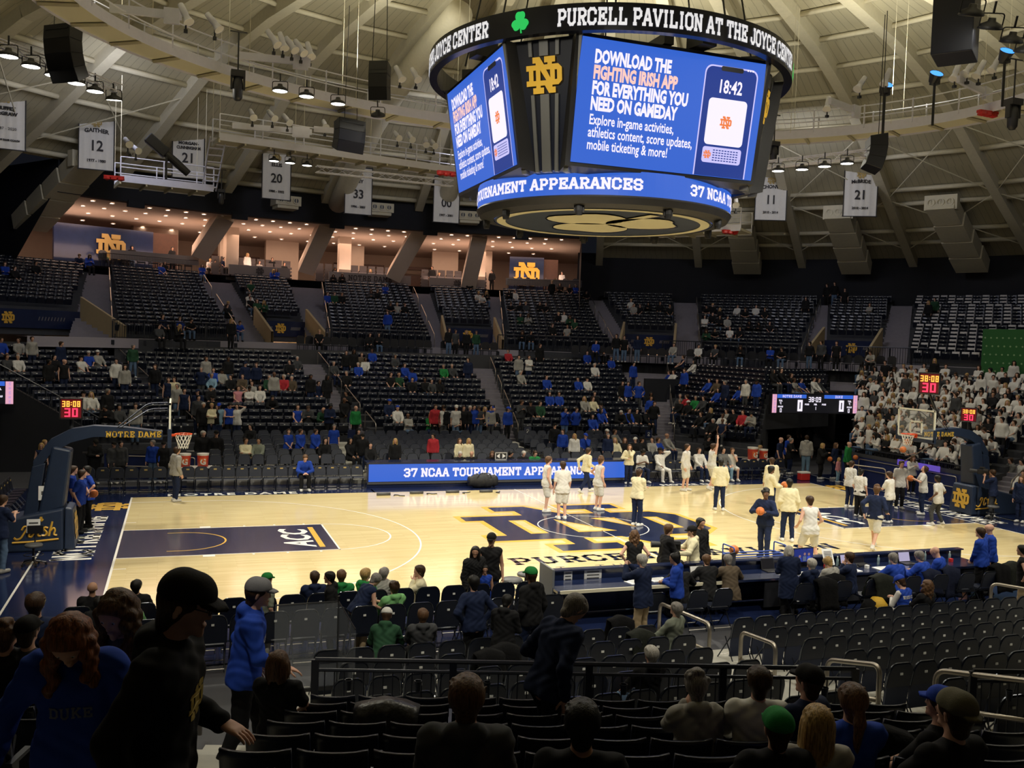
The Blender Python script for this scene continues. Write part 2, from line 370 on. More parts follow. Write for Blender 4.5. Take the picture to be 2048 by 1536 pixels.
# seven-segment digits
SEG7 = {'0': 'abcdef', '1': 'bc', '2': 'abged', '3': 'abgcd', '4': 'fgbc', '5': 'afgcd', '6': 'afgedc', '7': 'abc', '8': 'abcdefg', '9': 'abfgcd'}
def seg_geo(s, h, t=.16, slant=.0):
 P = []; F = []; x = 0; w_ = h * .52; T_ = h * t
 def r(x0, y0, x1, y1):
  i = len(P); P.extend([(x0, y0), (x1, y0), (x1, y1), (x0, y1)]); F.append((i, i+1, i+2, i+3))
 for ch in s:
  if ch == ':':
   r(x, h*.28, x + T_, h*.28 + T_); r(x, h*.64, x + T_, h*.64 + T_); x += T_ + h * .16; continue
  if ch == ' ': x += w_ + h * .16; continue
  for g in SEG7[ch]:
   if g == 'a': r(x, h - T_, x + w_, h)
   if g == 'd': r(x, 0, x + w_, T_)
   if g == 'g': r(x, h/2 - T_/2, x + w_, h/2 + T_/2)
   if g == 'f': r(x, h/2, x + T_, h)
   if g == 'e': r(x, 0, x + T_, h/2)
   if g == 'b': r(x + w_ - T_, h/2, x + w_, h)
   if g == 'c': r(x + w_ - T_, 0, x + w_, h/2)
  x += w_ + h * .16
 W = x - h * .16
 return [(p[0] - W/2, p[1] - h/2) for p in P], F
# interlocking monogram, unit: 7.4 high
MONO_OUT = [(-2.6, 3.7), (-.94, 3.7), (.02, 2.1), (.85, 2.1), (.85, 2.5), (.1, 2.5), (.1, 3.7), (2.6, 3.7), (2.6, 2.5), (1.87, 2.5), (1.87, 2.1), (3.3, 2.1), (4.1, 1.3), (4.1, -1.3), (3.3, -2.1), (1.87, -2.1), (1.87, -2.5), (2.6, -2.5), (2.6, -3.7), (1.05, -3.7), (.14, -2.1), (-.85, -2.1), (-.85, -2.5), (-.1, -2.5), (-.1, -3.7), (-2.6, -3.7), (-2.6, -2.5), (-1.87, -2.5), (-1.87, -2.1), (-4.1, -2.1), (-4.1, -1.0), (-3.5, -1.0), (-3.5, 1.0), (-4.1, 1.0), (-4.1, 2.1), (-1.87, 2.1), (-1.87, 2.5), (-2.6, 2.5)]
MONO_H = [[(-2.47, 1.07), (-1.87, 1.07), (-1.87, -1.07), (-2.47, -1.07)], [(2.47, .95), (3.0, .9), (3.0, -.98), (2.47, -1.03)],
          [(-.86, 1.06), (.5, -1.08), (-.86, -1.08)], [(.51, 1.05), (1.4, 1.02), (1.44, -.62)]]
def mono(mb, T, s=1.0, mi=None, cx=0, cy=0):
 k = s / 7.4
 mb.flat([[(cx + p[0]*k, cy + p[1]*k) for p in l] for l in [MONO_OUT] + MONO_H], T, mi); return mb
def inset(poly, d):
 n = len(poly); A = sum(poly[i][0]*poly[(i+1) % n][1] - poly[(i+1) % n][0]*poly[i][1] for i in range(n)); sg = 1 if A > 0 else -1
 out = []
 for i in range(n):
  a, b, c = Vector(poly[i-1]), Vector(poly[i]), Vector(poly[(i+1) % n]); d1 = (b - a).normalized(); d2 = (c - b).normalized()
  n1 = Vector((-d1.y, d1.x)) * sg; n2 = Vector((-d2.y, d2.x)) * sg; q = n1 + n2; L = q.length
  if L < 1e-6: out.append(tuple(b + n1 * d)); continue
  q /= L; out.append(tuple(b + q * min(d / max(.35, q.dot(n1)), d * 2.2)))
 return out
# ================================================================== SETTING
# ---- floor
mb = MB(); mb.quad((-48, -48, -.02), (48, -48, -.02), (48, 52, -.02), (-48, 52, -.02))
struct(mb.obj('floor', mat('dark_concrete_floor', (.055, .056, .065), .6, noise=.2, nscale=2)))
mb = MB(); mb.box((0.5, -.15, -.012), (45, 20.6, .02))
struct(mb.obj('floor_apron', M['apron']))
mb = MB(); mb.box((0, 0, .001), (28.66, 15.24, .008))
struct(mb.obj('floor_court', WOOD))

# ---- court markings (painted, a few mm above the boards)
Z1, Z2, Z3, Z4, Z5 = .0065, .008, .0095, .011, .0125
def mark(name, mb, m): return struct(mb.obj(name, m))
def ringpts(cx, cy, r, a0, a1, n=48): return [(cx + r*math.cos(R(a0 + (a1-a0)*k/n)), cy + r*math.sin(R(a0 + (a1-a0)*k/n))) for k in range(n + 1)]
def arc(mb, cx, cy, r, a0, a1, z, w_=.05, n=64):
 for k in range(n):
  q0, q1 = R(a0 + (a1-a0)*k/n), R(a0 + (a1-a0)*(k+1)/n)
  mb.quad(*[(cx + rr*math.cos(q), cy + rr*math.sin(q), z) for rr, q in ((r-w_, q0), (r, q0), (r, q1), (r-w_, q1))])
def rect(mb, x0, y0, x1, y1, z): mb.quad((x0, y0, z), (x1, y0, z), (x1, y1, z), (x0, y1, z))
navy = MB(); white = MB(); gold = MB()
for sx in (-1, 1):
 def X(d): return sx * (14.33 - d)
 rect(navy, X(0), -1.83, X(5.79), 1.83, Z1)
 for y in (-1.83, 1.78): rect(white, X(0), y, X(5.79), y + .05, Z2)
 rect(white, X(5.74), -1.83, X(5.79), 1.83, Z2)
 rect(white, X(-.06), -7.62, X(0), 7.62, Z2)
 rect(white, X(-1.95), -10.2, X(-1.9), 10.0, Z2)
 a = (-90, 90) if sx < 0 else (90, 270)
 arc(white, X(5.74), 0, 1.83, *a, Z2)
 th = math.degrees(math.asin(6.6 / 6.75)); aa = (-th, th) if sx < 0 else (180 - th, 180 + th)
 arc(white, X(1.6), 0, 6.75, *aa, Z2, n=96)
 for y in (-6.6, 6.55): rect(white, X(0), y, X(3.0), y + .05, Z2)
 arc(gold, X(1.6), 0, 1.22, *a, Z2)
 for y in (-1.22, 1.17): rect(gold, X(1.22), y, X(1.6), y + .05, Z2)
 for y in (-2.03, 1.83):
  rect(white, X(2.13), y, X(2.44), y + .2, Z2)
  for d in (3.4, 4.3, 5.2): rect(white, X(d), y + .05, X(d + .06), y + .15, Z2)
 for y0 in (7.62, 8.6): rect(white, X(8.6), 7.62, X(8.65), 8.35, Z2)
 rect(white, X(0), -3.0, X(.3), -2.95, Z2); rect(white, X(0), 2.95, X(.3), 3.0, Z2)
rect(white, -.025, -7.62, .025, 7.62, Z2)
mark('paint_lane', navy, M['navy']); mark('paint_lines', white, M['white']); mark('paint_arc', gold, M['gold'])
mg = MB(); mn = MB(); mh = MB()
outer = [(p[0], p[1] + .3) for p in MONO_OUT]; hol = [[(p[0], p[1] + .3) for p in l] for l in MONO_H]
mg.flat([outer], floor_T(Z1)); mn.flat([inset(outer, .2)], floor_T(Z2))
hw = MB()
for l in hol:
 if sum(l[i-1][0]*l[i][1] - l[i][0]*l[i-1][1] for i in range(len(l))) < 0: l = l[::-1]
 mg.flat([l], floor_T(Z3)); hw.flat([inset(l, .14)], floor_T(Z4))
mark('paint_monogram_border', mg, M['gold']); mark('paint_monogram', mn, M['navy']); mark('paint_monogram_counter', hw, WOOD)
cc = MB(); arc(cc, 0, 0, 1.83, 0, 360, Z3, w_=.035, n=96); rect(cc, -.015, -3.2, .015, 4.1, Z3); mark('paint_centre_circle', cc, M['white'])
# words on the floor
tx = MB(); put(tx, slab_geo('PURCELL PAVILION', .78, xs=1.06), lambda x, y: (x + .95, y - 4.15, Z1)); mark('paint_hall_name', tx, M['navy'])
tx = MB(); put(tx, text_geo('AT  THE  JOYCE  CENTER', .46, spacing=1.9), lambda x, y: (x + .9, y - 5.25, Z1)); mark('paint_hall_name_small', tx, M['ink'])
for sx in (-1, 1):
 tx = MB(); geo = slab_geo('NOTRE DAME', 1.0, th=1.5, gap=1.1, space=1.6, serif=False, xs=1.02)
 put(tx, geo, (lambda x, y: (-15.4 - y, x * .80 + 1.2, .004)) if sx < 0 else (lambda x, y: (15.1 + y, -x * .80 + .9, .004)))
 mark('paint_end_line_name', tx, M['white'])
 g = MB(); T = (lambda x, y: (-15.0 - y, x * 1.0 + 5.95, .004)) if sx < 0 else (lambda x, y: (15.0 + y, -x + 6.2, .004)); mono(g, T, 1.35); mark('paint_end_line_monogram', g, M['gold'])
 tx = MB(); P_, F_ = text_geo('ACC', 1.15, bold=.035, xs=.95)
 sh = lambda x, y: (x + y * .25, y)
 if sx < 0: tx.add([(-9.17 - y * .98, (x + y * .25 - .1) * 1.05, Z2) for x, y in P_], F_)
 else: tx.add([(9.17 + y * .98, -(x + y * .25 - .1) * 1.05, Z2) for x, y in P_], F_)
 mark('paint_conference_name', tx, M['white'])
 b = MB(); x0 = sx * 9.06; b.quad((x0, -1.4, Z2), (x0 - .16 * sx, -1.4, Z2), (x0 - .16 * sx, 1.4, Z2), (x0, 1.4, Z2)); mark('paint_gold_bar', b, M['gold'])
tx = MB(); put(tx, text_geo('NOTRE DAME', .62, bold=.02, spacing=1.25), lambda x, y: (x - 10.9, y + 7.78, .004)); mark('paint_sideline_name', tx, M['white'])
tx = MB(); put(tx, text_geo('NOTRE DAME', .5, bold=.02, spacing=1.15), lambda x, y: (x + 8.6, y + 7.8, .004)); mark('paint_sideline_name', tx, M['white'])

# ---- dome: deck, ribs, purlins
PROF = [(47.5, 11.8), (44, 13.2), (38.1, 15.6), (34, 17.25), (30.5, 18.75), (27.5, 20.0), (24, 20.85), (21, 21.45), (16, 22.0), (10, 22.5), (3, 22.9), (0, 23.0)]
def dome_z(r):
 for (r0, z0), (r1, z1) in zip(PROF[:-1], PROF[1:]):
  if r <= r0 and r >= r1: return z0 + (z1 - z0) * (r0 - r) / (r0 - r1)
 return PROF[0][1]
def pol(az, r, z): return (r * math.sin(R(az)), r * math.cos(R(az)), z)
RIB0 = 4.6
me = bpy.data.meshes.new('ceiling'); V = []; F = []; U = []
for k in range(36):
 azc = RIB0 + 10 * k
 for i in range(len(PROF) - 1):
  mid = ((azc + 5 + 180) % 360) - 180
  if -31 < mid < 21 and PROF[i][0] > 38.5: continue
  n = len(V)
  (r0, z0), (r1, z1) = PROF[i], PROF[i+1]
  for j in range(5):
   V.append(pol(azc + 2.5*j, r0, z0)); U.append(j * 2.0 * r0 / 20)
  for j in range(5):
   V.append(pol(azc + 2.5*j, r1, z1)); U.append(j * 2.0 * r0 / 20 + (1e-3))
  for j in range(4): F.append((n + j, n + 5 + j, n + 6 + j, n + j + 1))
me.from_pydata(V, [], F); at = me.attributes.new('rib_u', 'FLOAT', 'POINT'); at.data.foreach_set('value', U); me.materials.append(DECK)
ceil = link(bpy.data.objects.new('ceiling', me)); struct(ceil)
def obox(mb, a, b, w_, h_, up=(0, 0, 1)):
 """box beam from a to b hanging h below the line"""
 a, b = Vector(a), Vector(b); t = (b - a).normalized(); s = t.cross(Vector(up)).normalized() * (w_ / 2); d = s.cross(t).normalized() * h_
 if d.z > 0: d = -d
 mb.hexa([a - s + d, a + s + d, b + s + d, b - s + d, a - s, a + s, b + s, b - s])
for k in range(-6, 13):
 az = RIB0 + 10 * k; mb = MB(); inner = -31 < az < 21
 for i in range(len(PROF) - 3):
  (r0, z0), (r1, z1) = PROF[i], PROF[i+1]
  if inner and r0 > 38.5: continue
  obox(mb, pol(az, r0, z0 + .02), pol(az, r1, z1 + .02), .55, .62)
 struct(mb.obj('roof_rib', M['steelc']))
for r in (42.2, 40.6, 37.4, 35.8, 32.4, 29.2, 26.2, 23.2, 20.2, 17.2):
 mb = MB()
 for k in range(-6, 12):
  az = RIB0 + 10 * k
  if r > 38 and -31 < az + 5 < 21: continue
  z = dome_z(r) - .16
  mb.tube([pol(az + .3, r, z), pol(az + 9.7, r, z)], .15 if r > 25 else .13, 6)
 struct(mb.obj('roof_purlin', M['steelc'], smooth=True))
mb = MB()
for k in (-5, -4, 2, 3, 4, 5, 6):
 az = RIB0 + 10 * k
 for (ra, rb) in ((42.5, 36.2), (36.2, 29.5)):
  for (a0, a1) in ((0, 10), (10, 0)):
   if ra > 38 and -31 < az + 5 < 21: continue
   mb.tube([pol(az + a0, ra, dome_z(ra) - .5), pol(az + a1, rb, dome_z(rb) - .5)], .035, 4)
struct(mb.obj('roof_bracing', M['steelc']))
# rectangular and round air ducts down the slope
def rect_duct(az, r0, r1, name='air_duct', lab='', w_=2.0):
 t = thing(name, lab, 'air duct', pol(az, r0, 0), 0, 'air ducts under the dome')
 mb = MB(); n = 4
 for i in range(n):
  ra, rb = r0 + (r1 - r0) * i / n, r0 + (r1 - r0) * (i + .93) / n
  za, zb = dome_z(ra) - .75, dome_z(rb) - .75
  a, b = Vector(pol(az, ra, za)) , Vector(pol(az, rb, zb)); o_ = Vector(pol(az, r0, 0))
  obox(mb, a - o_, b - o_, w_ - .12 * i, .95)
  rj = r0 + (r1 - r0) * (i + .96) / n; c_ = Vector(pol(az, rj, dome_z(rj) - .7)) - o_
 mb.obj('casing', M['steelc'], t)
 e = Vector(pol(az, r1, dome_z(r1) - 1.25)) - Vector(pol(az, r0, 0)); ex = Vector((math.cos(R(az)), -math.sin(R(az)), 0)); nrm = Vector((-math.sin(R(az)), -math.cos(R(az)), 0))
 hb = MB(); hb.box(tuple(e - nrm * .25), (1.9, .6, .9), rz=-R(az)); hb.obj('end_box', M['steelc'], t)
 for q in (-.55, 0, .55):
  g = MB(); T = Matrix.Translation(e + ex * q + nrm * .08) @ Matrix(((ex.x, 0, nrm.x), (ex.y, 0, nrm.y), (0, 1, 0))).to_4x4()
  g.lathe([(.17, 0), (.24, 0), (.24, .06), (.17, .06)], 14, T=T); g.box(tuple(e + ex * q + nrm * .03), (.34, .03, .34), rz=-R(az), mi=1); g.box(tuple(e + ex * q + nrm * .08), (.05, .03, .4), rz=-R(az))
  g.obj('grille', [M['steelc'], M['dark']], t)
 return t
for az, r0, r1, lab in ((39.6, 43.6, 36.5, 'cream stepped air duct on the dome, just right of the hanging scoreboard'), (49.9, 43.6, 36.0, 'cream stepped air duct on the dome below the white 2010 to 2014 banner'), (60.0, 43.6, 35.5, 'cream stepped air duct on the dome, rightmost in the photo'), (-30.2, 43.4, 35.5, 'cream stepped air duct on the dome left of the follow-spot platform')):
 rect_duct(az, r0, r1, 'air_duct', lab)
for (u, v, lab) in ((575, 402, 'small cream air grille box on the black band beside the banner numbered 20'), (762, 416, 'small cream air grille box on the black band beside the banner numbered 33'), (939, 432, 'small cream air grille box on the black band beside the banner numbered 00')):
 P0 = oncyl(u, v, 37.0); az = math.degrees(math.atan2(P0[0], P0[1])); t = thing('air_grille_box', lab, 'air vent', tuple(P0), -R(az), 'air grille boxes on the black band')
 mb = MB(); mb.box((0, .5, 0), (1.7, 1.6, .62)); mb.box((0, .6, -.4), (1.4, 1.6, .22)); mb.obj('casing', M['steelc'], t)
 for q in (-.5, 0, .5):
  g = MB(); g.lathe([(.15, 0), (.22, 0), (.22, .05), (.15, .05)], 14, T=Matrix.Translation((q, -.31, .02)) @ Matrix.Rotation(R(90), 4, 'X')); g.box((q, -.31, .02), (.3, .02, .3), mi=1); g.box((q, -.34, .02), (.05, .02, .38)); g.obj('grille', [M['steelc'], M['dark']], t)
for (az, r0, r1, lab) in ((-4.6, 36.6, 14, 'left one of two fat round cream ducts ending above the suites'), (6.9, 36.6, 14, 'right one of two fat round cream ducts ending above the suites')):
 mb = MB(); rr = [r0 + (r1 - r0) * k / 8 for k in range(9)]
 mb.tube([pol(az, r, dome_z(r) - 1.35) for r in rr], .62, 14)
 tag(mb.obj('round_duct', M['steelc'], smooth=True), lab, 'air duct')

# ---- dark back wall of the bowl, black band, suites
def curved(mb, r0, z0, r1, z1, a0, a1, n=40, mi=None):
 for k in range(n):
  p, q = a0 + (a1 - a0) * k / n, a0 + (a1 - a0) * (k + 1) / n
  mb.quad(pol(p, r0, z0), pol(q, r0, z0), pol(q, r1, z1), pol(p, r1, z1), mi)
mb = MB(); curved(mb, 44.6, 0, 44.6, 13.3, 22.4, 190, 60); struct(mb.obj('wall_right', M['wallk']))
mb = MB(); curved(mb, 44.6, 0, 44.6, 13.3, -150, -32.5, 60); struct(mb.obj('wall_left', M['wallk']))
mb = MB(); curved(mb, 38.2, 13.75, 38.0, 15.72, -31, 22.6, 40); curved(mb, 38.2, 13.75, 38.9, 13.75, -31, 22.6, 40)
for az in (-24, -14, -4, 6, 16): mb.box(pol(az, 38.2, 13.65), (1.0, .3, .4), rz=-R(az))
struct(mb.obj('wall_band', M['wallk']))
mb = MB()
for az, d in ((-31, -1), (22.6, 1)):
 mb.quad(pol(az, 38.1, 8), pol(az, 55, 8), pol(az, 55, 16), pol(az, 38.1, 15.7)) if d > 0 else mb.quad(pol(az, 38.1, 14.2), pol(az - .5, 45, 8.2), pol(az - .5, 55, 16), pol(az, 38.1, 15.7))
struct(mb.obj('wall_suite_end', M['wallk']))
mb = MB(); curved(mb, 39, 13.9, 54, 13.2, -31, 22.6, 30); struct(mb.obj('ceiling_suite', M['ceilw']))
mb = MB(); curved(mb, 54, 8, 54, 13.3, -31, 22.6, 30); struct(mb.obj('wall_suite_back', M['cream']))
mb = MB(); curved(mb, 43.6, 10.05, 54, 10.05, -31, 22.6, 30); struct(mb.obj('floor_suite', mat('suite_carpet', (.10, .06, .05), .9)))
for az, w_, dp in ((-17.5, 3.2, 48.8), (-6, 2.6, 50), (0.4, 2.0, 49.5), (9.5, 2.2, 50), (13.2, 1.2, 48.0), (-11.6, 1.0, 48)):
 mb = MB(); mb.box(pol(az, dp, 11.7), (w_, .6, 3.5), rz=-R(az)); struct(mb.obj('wall_suite_pier', M['cream']))
mb = MB()
for az in (-10, 1.5, 7):
 mb.box(pol(az, 51.5, 12.0), (4.2, .5, .25), rz=-R(az)); mb.box(pol(az, 51.8, 10.8), (3.6, .3, 1.3), rz=-R(az))
struct(mb.obj('trim_suite_bar', M['wood2']))
mb = MB(); mb.box(pol(-22.6, 46.4, 11.4), (6.6, .3, 3.0), rz=R(22.6)); struct(mb.obj('wall_suite_panel', M['navy']))
mb = MB(); mb.box(pol(17.3, 46.4, 11.5), (2.8, .3, 2.9), rz=-R(17.3)); struct(mb.obj('wall_suite_panel', M['navy']))
mb = MB(); mb.box(pol(-18.1, 46.8, 11.4), (3.0, .25, 3.0), rz=R(18.1)); mb.box(pol(19.5, 46.8, 11.4), (1.6, .25, 2.9), rz=-R(19.5)); struct(mb.obj('wall_suite_wood_panel', M['wood2']))
for (az, h_, mm) in ((-22.2, 1.75, 'bronze'), (17.3, 1.9, 'gold')):
 mb = MB(); P0 = Vector(pol(az, 46.1, 11.55)); ex = Vector((math.cos(R(az)), -math.sin(R(az)), 0))
 mono(mb, plane_T(P0, ex, (0, 0, 1)), h_); o = mb.obj('suite_monogram', M[mm])
 md = o.modifiers.new('solid', 'SOLIDIFY'); md.thickness = .12
 tag(o, 'large bronze interlocked monogram on the dark wall of the left suite balcony' if az < 0 else 'gold interlocked monogram on the dark wall of the right suite balcony', 'monogram')
# raking concrete columns in front of the suites
for (ub, vb, ut, vt) in ((400, 497, 452, 422), (612, 530, 655, 440), (790, 545, 845, 452), (937, 560, 960, 464)):
 a, b = oncyl(ub, vb, 44.2), oncyl(ut, vt - 4, 40.8); mb = MB(); obox(mb, tuple(a), tuple(b), 1.15, 1.0, up=(a[0], a[1], 0)); struct(mb.obj('column_raking', M['cream']))
for az in (-12.0, -1.2, 12.4):
 mb = MB(); mb.box(pol(az, 45.2, 11.8), (.9, .9, 4.0), rz=-R(az)); struct(mb.obj('column_suite', M['cream']))
# recessed downlights of the suites
dl = None; cnt = 0
for row, (r, a0, a1, n) in enumerate(((40.4, -29, 21.4, 30), (42.6, -28, 20.6, 27), (45.2, -27.4, 20.8, 24), (48.5, -26, 20.5, 19))):
 for k in range(n):
  az = a0 + (a1 - a0) * (k + (.0 if row % 2 else .45)) / n; z = 13.9 - .7 * (r - 39) / 15 - .03
  if dl is None:
   dl = thing('ceiling_downlight', 'small round lit downlight in the pinkish suite ceiling', 'ceiling light', pol(az, r, z), 0, 'recessed downlights of the suites')
   b = MB(); b.lathe([(.0, 0), (.13, 0)], 12); b.obj('lens', M['warm'], dl)
   b = MB(); b.lathe([(.13, 0.0), (.17, -.02), (.17, .03)], 12); b.obj('trim_ring', M['white'], dl)
  else: dup(dl, pol(az, r, z))
for az, pw in ((-26, 130), (-17, 130), (-8, 130), (1, 130), (10, 130), (18, 110)):
 area(pol(az, 45.5, 13.1), pol(az, 45.5, 9), pw * 1.5, 6.0, 4.0, (1, .66, .48)); area(pol(az, 44.5, 11.2), pol(az, 46.5, 16), pw * .8, 5.0, 3.0, (1, .66, .50))
# ================================================================== STANDS
ORD = ['first', 'second', 'third', 'fourth', 'fifth', 'sixth', 'seventh', 'eighth', 'ninth', 'tenth', 'eleventh', 'twelfth', 'thirteenth', 'fourteenth', 'fifteenth', 'sixteenth', 'seventeenth', 'eighteenth', 'nineteenth', 'twentieth']
def ordn(k): return ORD[k] if k < len(ORD) else '%dth' % (k + 1)
BLK = {}
def block(name, FL, FR, BL, BR, n, zf, zb, rows=None, riser=True, base=True):
 """seating block: row i runs from lerp(FL, BL) to lerp(FR, BR); treads are level"""
 FL, FR, BL, BR = [Vector((p[0], p[1], 0)) for p in (FL, FR, BL, BR)]
 rw = []
 for i in range(n + 1):
  t = i / (n - 1) if n > 1 else 0
  rw.append((FL.lerp(BL, t), FR.lerp(BR, t), zf + (zb - zf) * t))
 mb = MB()
 for i in range(n):
  a, b, z = rw[i]; c, d, z2 = rw[i+1]
  if i == 0:
   f0 = (FL - BL).normalized() * .42; a, b = a + f0, b + f0
  else:
   f0 = (FL - BL).normalized() * .42; a, b = a + f0, b + f0
  c, d = c + f0, d + f0
  V3 = lambda q, zz: (q.x, q.y, zz)
  mb.quad(V3(a, z), V3(b, z), V3(d, z), V3(c, z), 0)
  mb.quad(V3(c, z), V3(d, z), V3(d, z2), V3(c, z2), 1)
  zb_ = zf - 1.3 if base else z - .5
  mb.quad(V3(a, zb_), V3(c, zb_), V3(c, z), V3(a, z), 1); mb.quad(V3(b, zb_), V3(b, z), V3(d, z), V3(d, zb_), 1)
  if i == 0: mb.quad(V3(a, zf - 1.3), V3(b, zf - 1.3), V3(b, z), V3(a, z), 1)
 struct(mb.obj('stand_tier', [M['conc'] if False else M['riser'], M['riser']]))
 BLK[name] = rw[:n]
 return rw
def stairs(L0, L1, R0, R1, n, z0, z1, m='stair'):
 """stair flight between the edge L0-L1 (front to back) and R0-R1"""
 L0, L1, R0, R1 = [Vector((p[0], p[1], 0)) for p in (L0, L1, R0, R1)]; mb = MB(); dz = (z1 - z0) / n
 for i in range(n):
  t, t2 = i / n, (i + 1) / n; a, b, c, d = L0.lerp(L1, t), R0.lerp(R1, t), R0.lerp(R1, t2), L0.lerp(L1, t2); z = z0 + dz * (i + 1)
  mb.quad((a.x, a.y, z - dz), (b.x, b.y, z - dz), (b.x, b.y, z), (a.x, a.y, z)); mb.quad((a.x, a.y, z), (b.x, b.y, z), (c.x, c.y, z), (d.x, d.y, z))
 struct(mb.obj('stair_flight', M[m]))
def handrail(pts, label, r=.022, name='handrail', m='rail', group=None, posts=True, h=.9, mid=None):
 """steel rail along floor points (x, y, z), with posts at its ends"""
 P = [Vector(p) for p in pts]; mb = MB()
 path = [P[0]] + [p + Vector((0, 0, h)) for p in P] + [P[-1]]
 mb.tube(bend(path, .18), r, 6)
 if mid: mb.tube([p + Vector((0, 0, mid)) for p in P], r, 6)
 return tag(mb.obj(name, M[m], smooth=True), label, 'handrail', group)
def edge_up(b, side): rw = BLK[b]; return (rw[0][side], rw[-1][side])
pt = lambda u, v, r: oncyl(u, v, r)
LOWN, LZF, LZB = 14, 1.08, 4.17
def ltop(u, v): q = ony(u, v, 15.4); return q
B1FL, B1FR = ltop(404, 852), ltop(704, 846); B1BL, B1BR = ony(236, 706, 27.4), ony(590, 712, 27.4)
block('behind the Duke bench', B1FL, B1FR, B1BL, B1BR, LOWN, LZF, LZB)
block('left of centre', ltop(757, 851), ltop(1014, 846), ony(640, 712, 27.4), ony(942, 718, 27.4), LOWN, LZF, LZB)
block('right of centre', ltop(1041, 848), ltop(1306, 855), ony(984, 720, 27.4), (14.3, 27.0), LOWN, LZF, LZB)
_e0, _e1 = Vector((14.0, 11.4)), Vector((15.49, 13.05)); _e2 = _e0 + (_e1 - _e0) * 13 / 8
block('right corner', (11.75, 15.37), _e0, (16.7, 25.4), _e2, LOWN, LZF, LZB)
_z9 = LZF + (LZB - LZF) * 9 / 13; _e9 = _e0 + (_e1 - _e0) * 9 / 8
block('right corner upper', (_e9.x + .02, _e9.y), (21.4, 15.4), (_e2.x + .02, _e2.y), (24.0, 18.7), 5, _z9, LZB, base=False)
block('left corner', (-16.2, 14.9), (-11.9, 15.2), (-26.0, 20.5), (-16.4, 26.2), LOWN, LZF, LZB)
block('student section', (18.1, 9.3), (18.1, 1.4), (25.0, 17.6), (30.2, 7.0), LOWN, .95, LZB)
block('far right student section', (18.3, .2), (18.3, -7.5), (30.9, 5.6), (30.9, -4), LOWN, .30, LZB)
for a, b in (('left corner', 'behind the Duke bench'), ('behind the Duke bench', 'left of centre'), ('left of centre', 'right of centre'), ('right of centre', 'right corner'), ('student section', 'far right student section')):
 A, B = edge_up(a, 1), edge_up(b, 0); stairs(A[0], A[1], B[0], B[1], 27, .5, LZB + .1)
A, B = edge_up('right corner upper', 1), edge_up('student section', 0)
A = (A[0].lerp(A[1], -1.2), A[1])
mb = MB(); P_ = [oncyl(u, v, 30.6) for u, v in ((1662, 734), (1690, 737))]
stairs(A[0].lerp(A[1], .62), A[1], B[0].lerp(B[1], .62), B[1], 10, 3.0, LZB + .1)
# upper blocks
UF_, UB_ = 31.5, 43.5; UN, UZF, UZB = 17, 5.42, 9.36
def ublock(name, fl, fr, bl, br, n=UN, rf=UF_, zf=UZF):
 return block(name, pt(*fl, rf), pt(*fr, rf), pt(*bl, UB_), pt(*br, UB_), n, zf, UZB, base=(n == UN))
RV = 35.6; ZV = UZF + (UZB - UZF) * (RV - UF_) / (UB_ - UF_); NV = 12
ublock('upper far left', (-160, 575), (150, 600), (-150, 490), (176, 503), NV, RV, ZV)
ublock('upper left', (229, 669), (472, 668), (222, 515), (400, 530))
ublock('upper vomitory left', (508, 606), (606, 617), (462, 545), (580, 555), NV, RV, ZV)
ublock('upper middle left', (664, 661), (866, 663), (646, 559), (821, 567))
ublock('upper vomitory middle', (885, 622), (985, 628), (860, 569), (972, 577), NV, RV, ZV)
ublock('upper middle right', (1012, 667), (1226, 690), (1002, 567), (1172, 586))
ublock('upper vomitory right', (1252, 637), (1350, 648), (1205, 580), (1348, 591), NV, RV, ZV)
ublock('upper right', (1405, 682), (1600, 684), (1396, 588), (1640, 591))
ublock('upper vomitory far right', (1655, 645), (1765, 652), (1657, 593), (1784, 594), NV, RV, ZV)
ublock('upper student end', (1815, 690), (2120, 705), (1826, 590), (2130, 592))
UPS = ['upper far left', 'upper left', 'upper vomitory left', 'upper middle left', 'upper vomitory middle', 'upper middle right', 'upper vomitory right', 'upper right', 'upper vomitory far right', 'upper student end']
for a, b in zip(UPS[:-1], UPS[1:]):
 A, B = edge_up(a, 1), edge_up(b, 0)
 va, vb = 'vomitory' in a or 'far left' in a, 'vomitory' in b
 def ext(e):  # front end of a short block, extended down to the cross aisle
  d = (e[0] - e[1]).normalized(); return e[0] + d * 4.1
 stairs(ext(A) if va else A[0], A[1], ext(B) if vb else B[0], B[1], 26, UZF - .3, UZB + .1)
# cross aisle platform, its grey fascia, the white wall under the upper tier and the rail along it
def cur(pts, z0, z1, m, name):
 mb = MB()
 for p, q in zip(pts[:-1], pts[1:]): mb.quad((p[0], p[1], z0), (q[0], q[1], z0), (q[0], q[1], z1), (p[0], p[1], z1))
 return struct(mb.obj(name, M[m]))
inner = [(-27.5, 21.2), (-16.4, 27.9), (-5, 28.3), (6, 28.3), (14.8, 27.9), (17.5, 26.3), (24.8, 19.4), (26.0, 18.2), (31.3, 7.3), (32.5, 4), (32.5, -5)]
az_in = [math.degrees(math.atan2(x, y)) for x, y in inner]
outer_ = [pol(a, 31.2, 0)[:2] if math.hypot(*p) < 31.1 else (p[0]*1.01, p[1]*1.01) for a, p in zip(az_in, inner)]
mb = MB()
for i in range(len(inner) - 1):
 a, b, c, d = inner[i], inner[i+1], outer_[i+1], outer_[i]
 mb.quad((*a, 4.92), (*b, 4.92), (*c, 4.92), (*d, 4.92)); mb.quad((*a, 4.2), (*b, 4.2), (*b, 5.1), (*a, 5.1), 1)
 mb.quad((*a, 5.1), (*b, 5.1), (b[0]*1.004, b[1]*1.004, 5.1), (a[0]*1.004, a[1]*1.004, 5.1), 1)
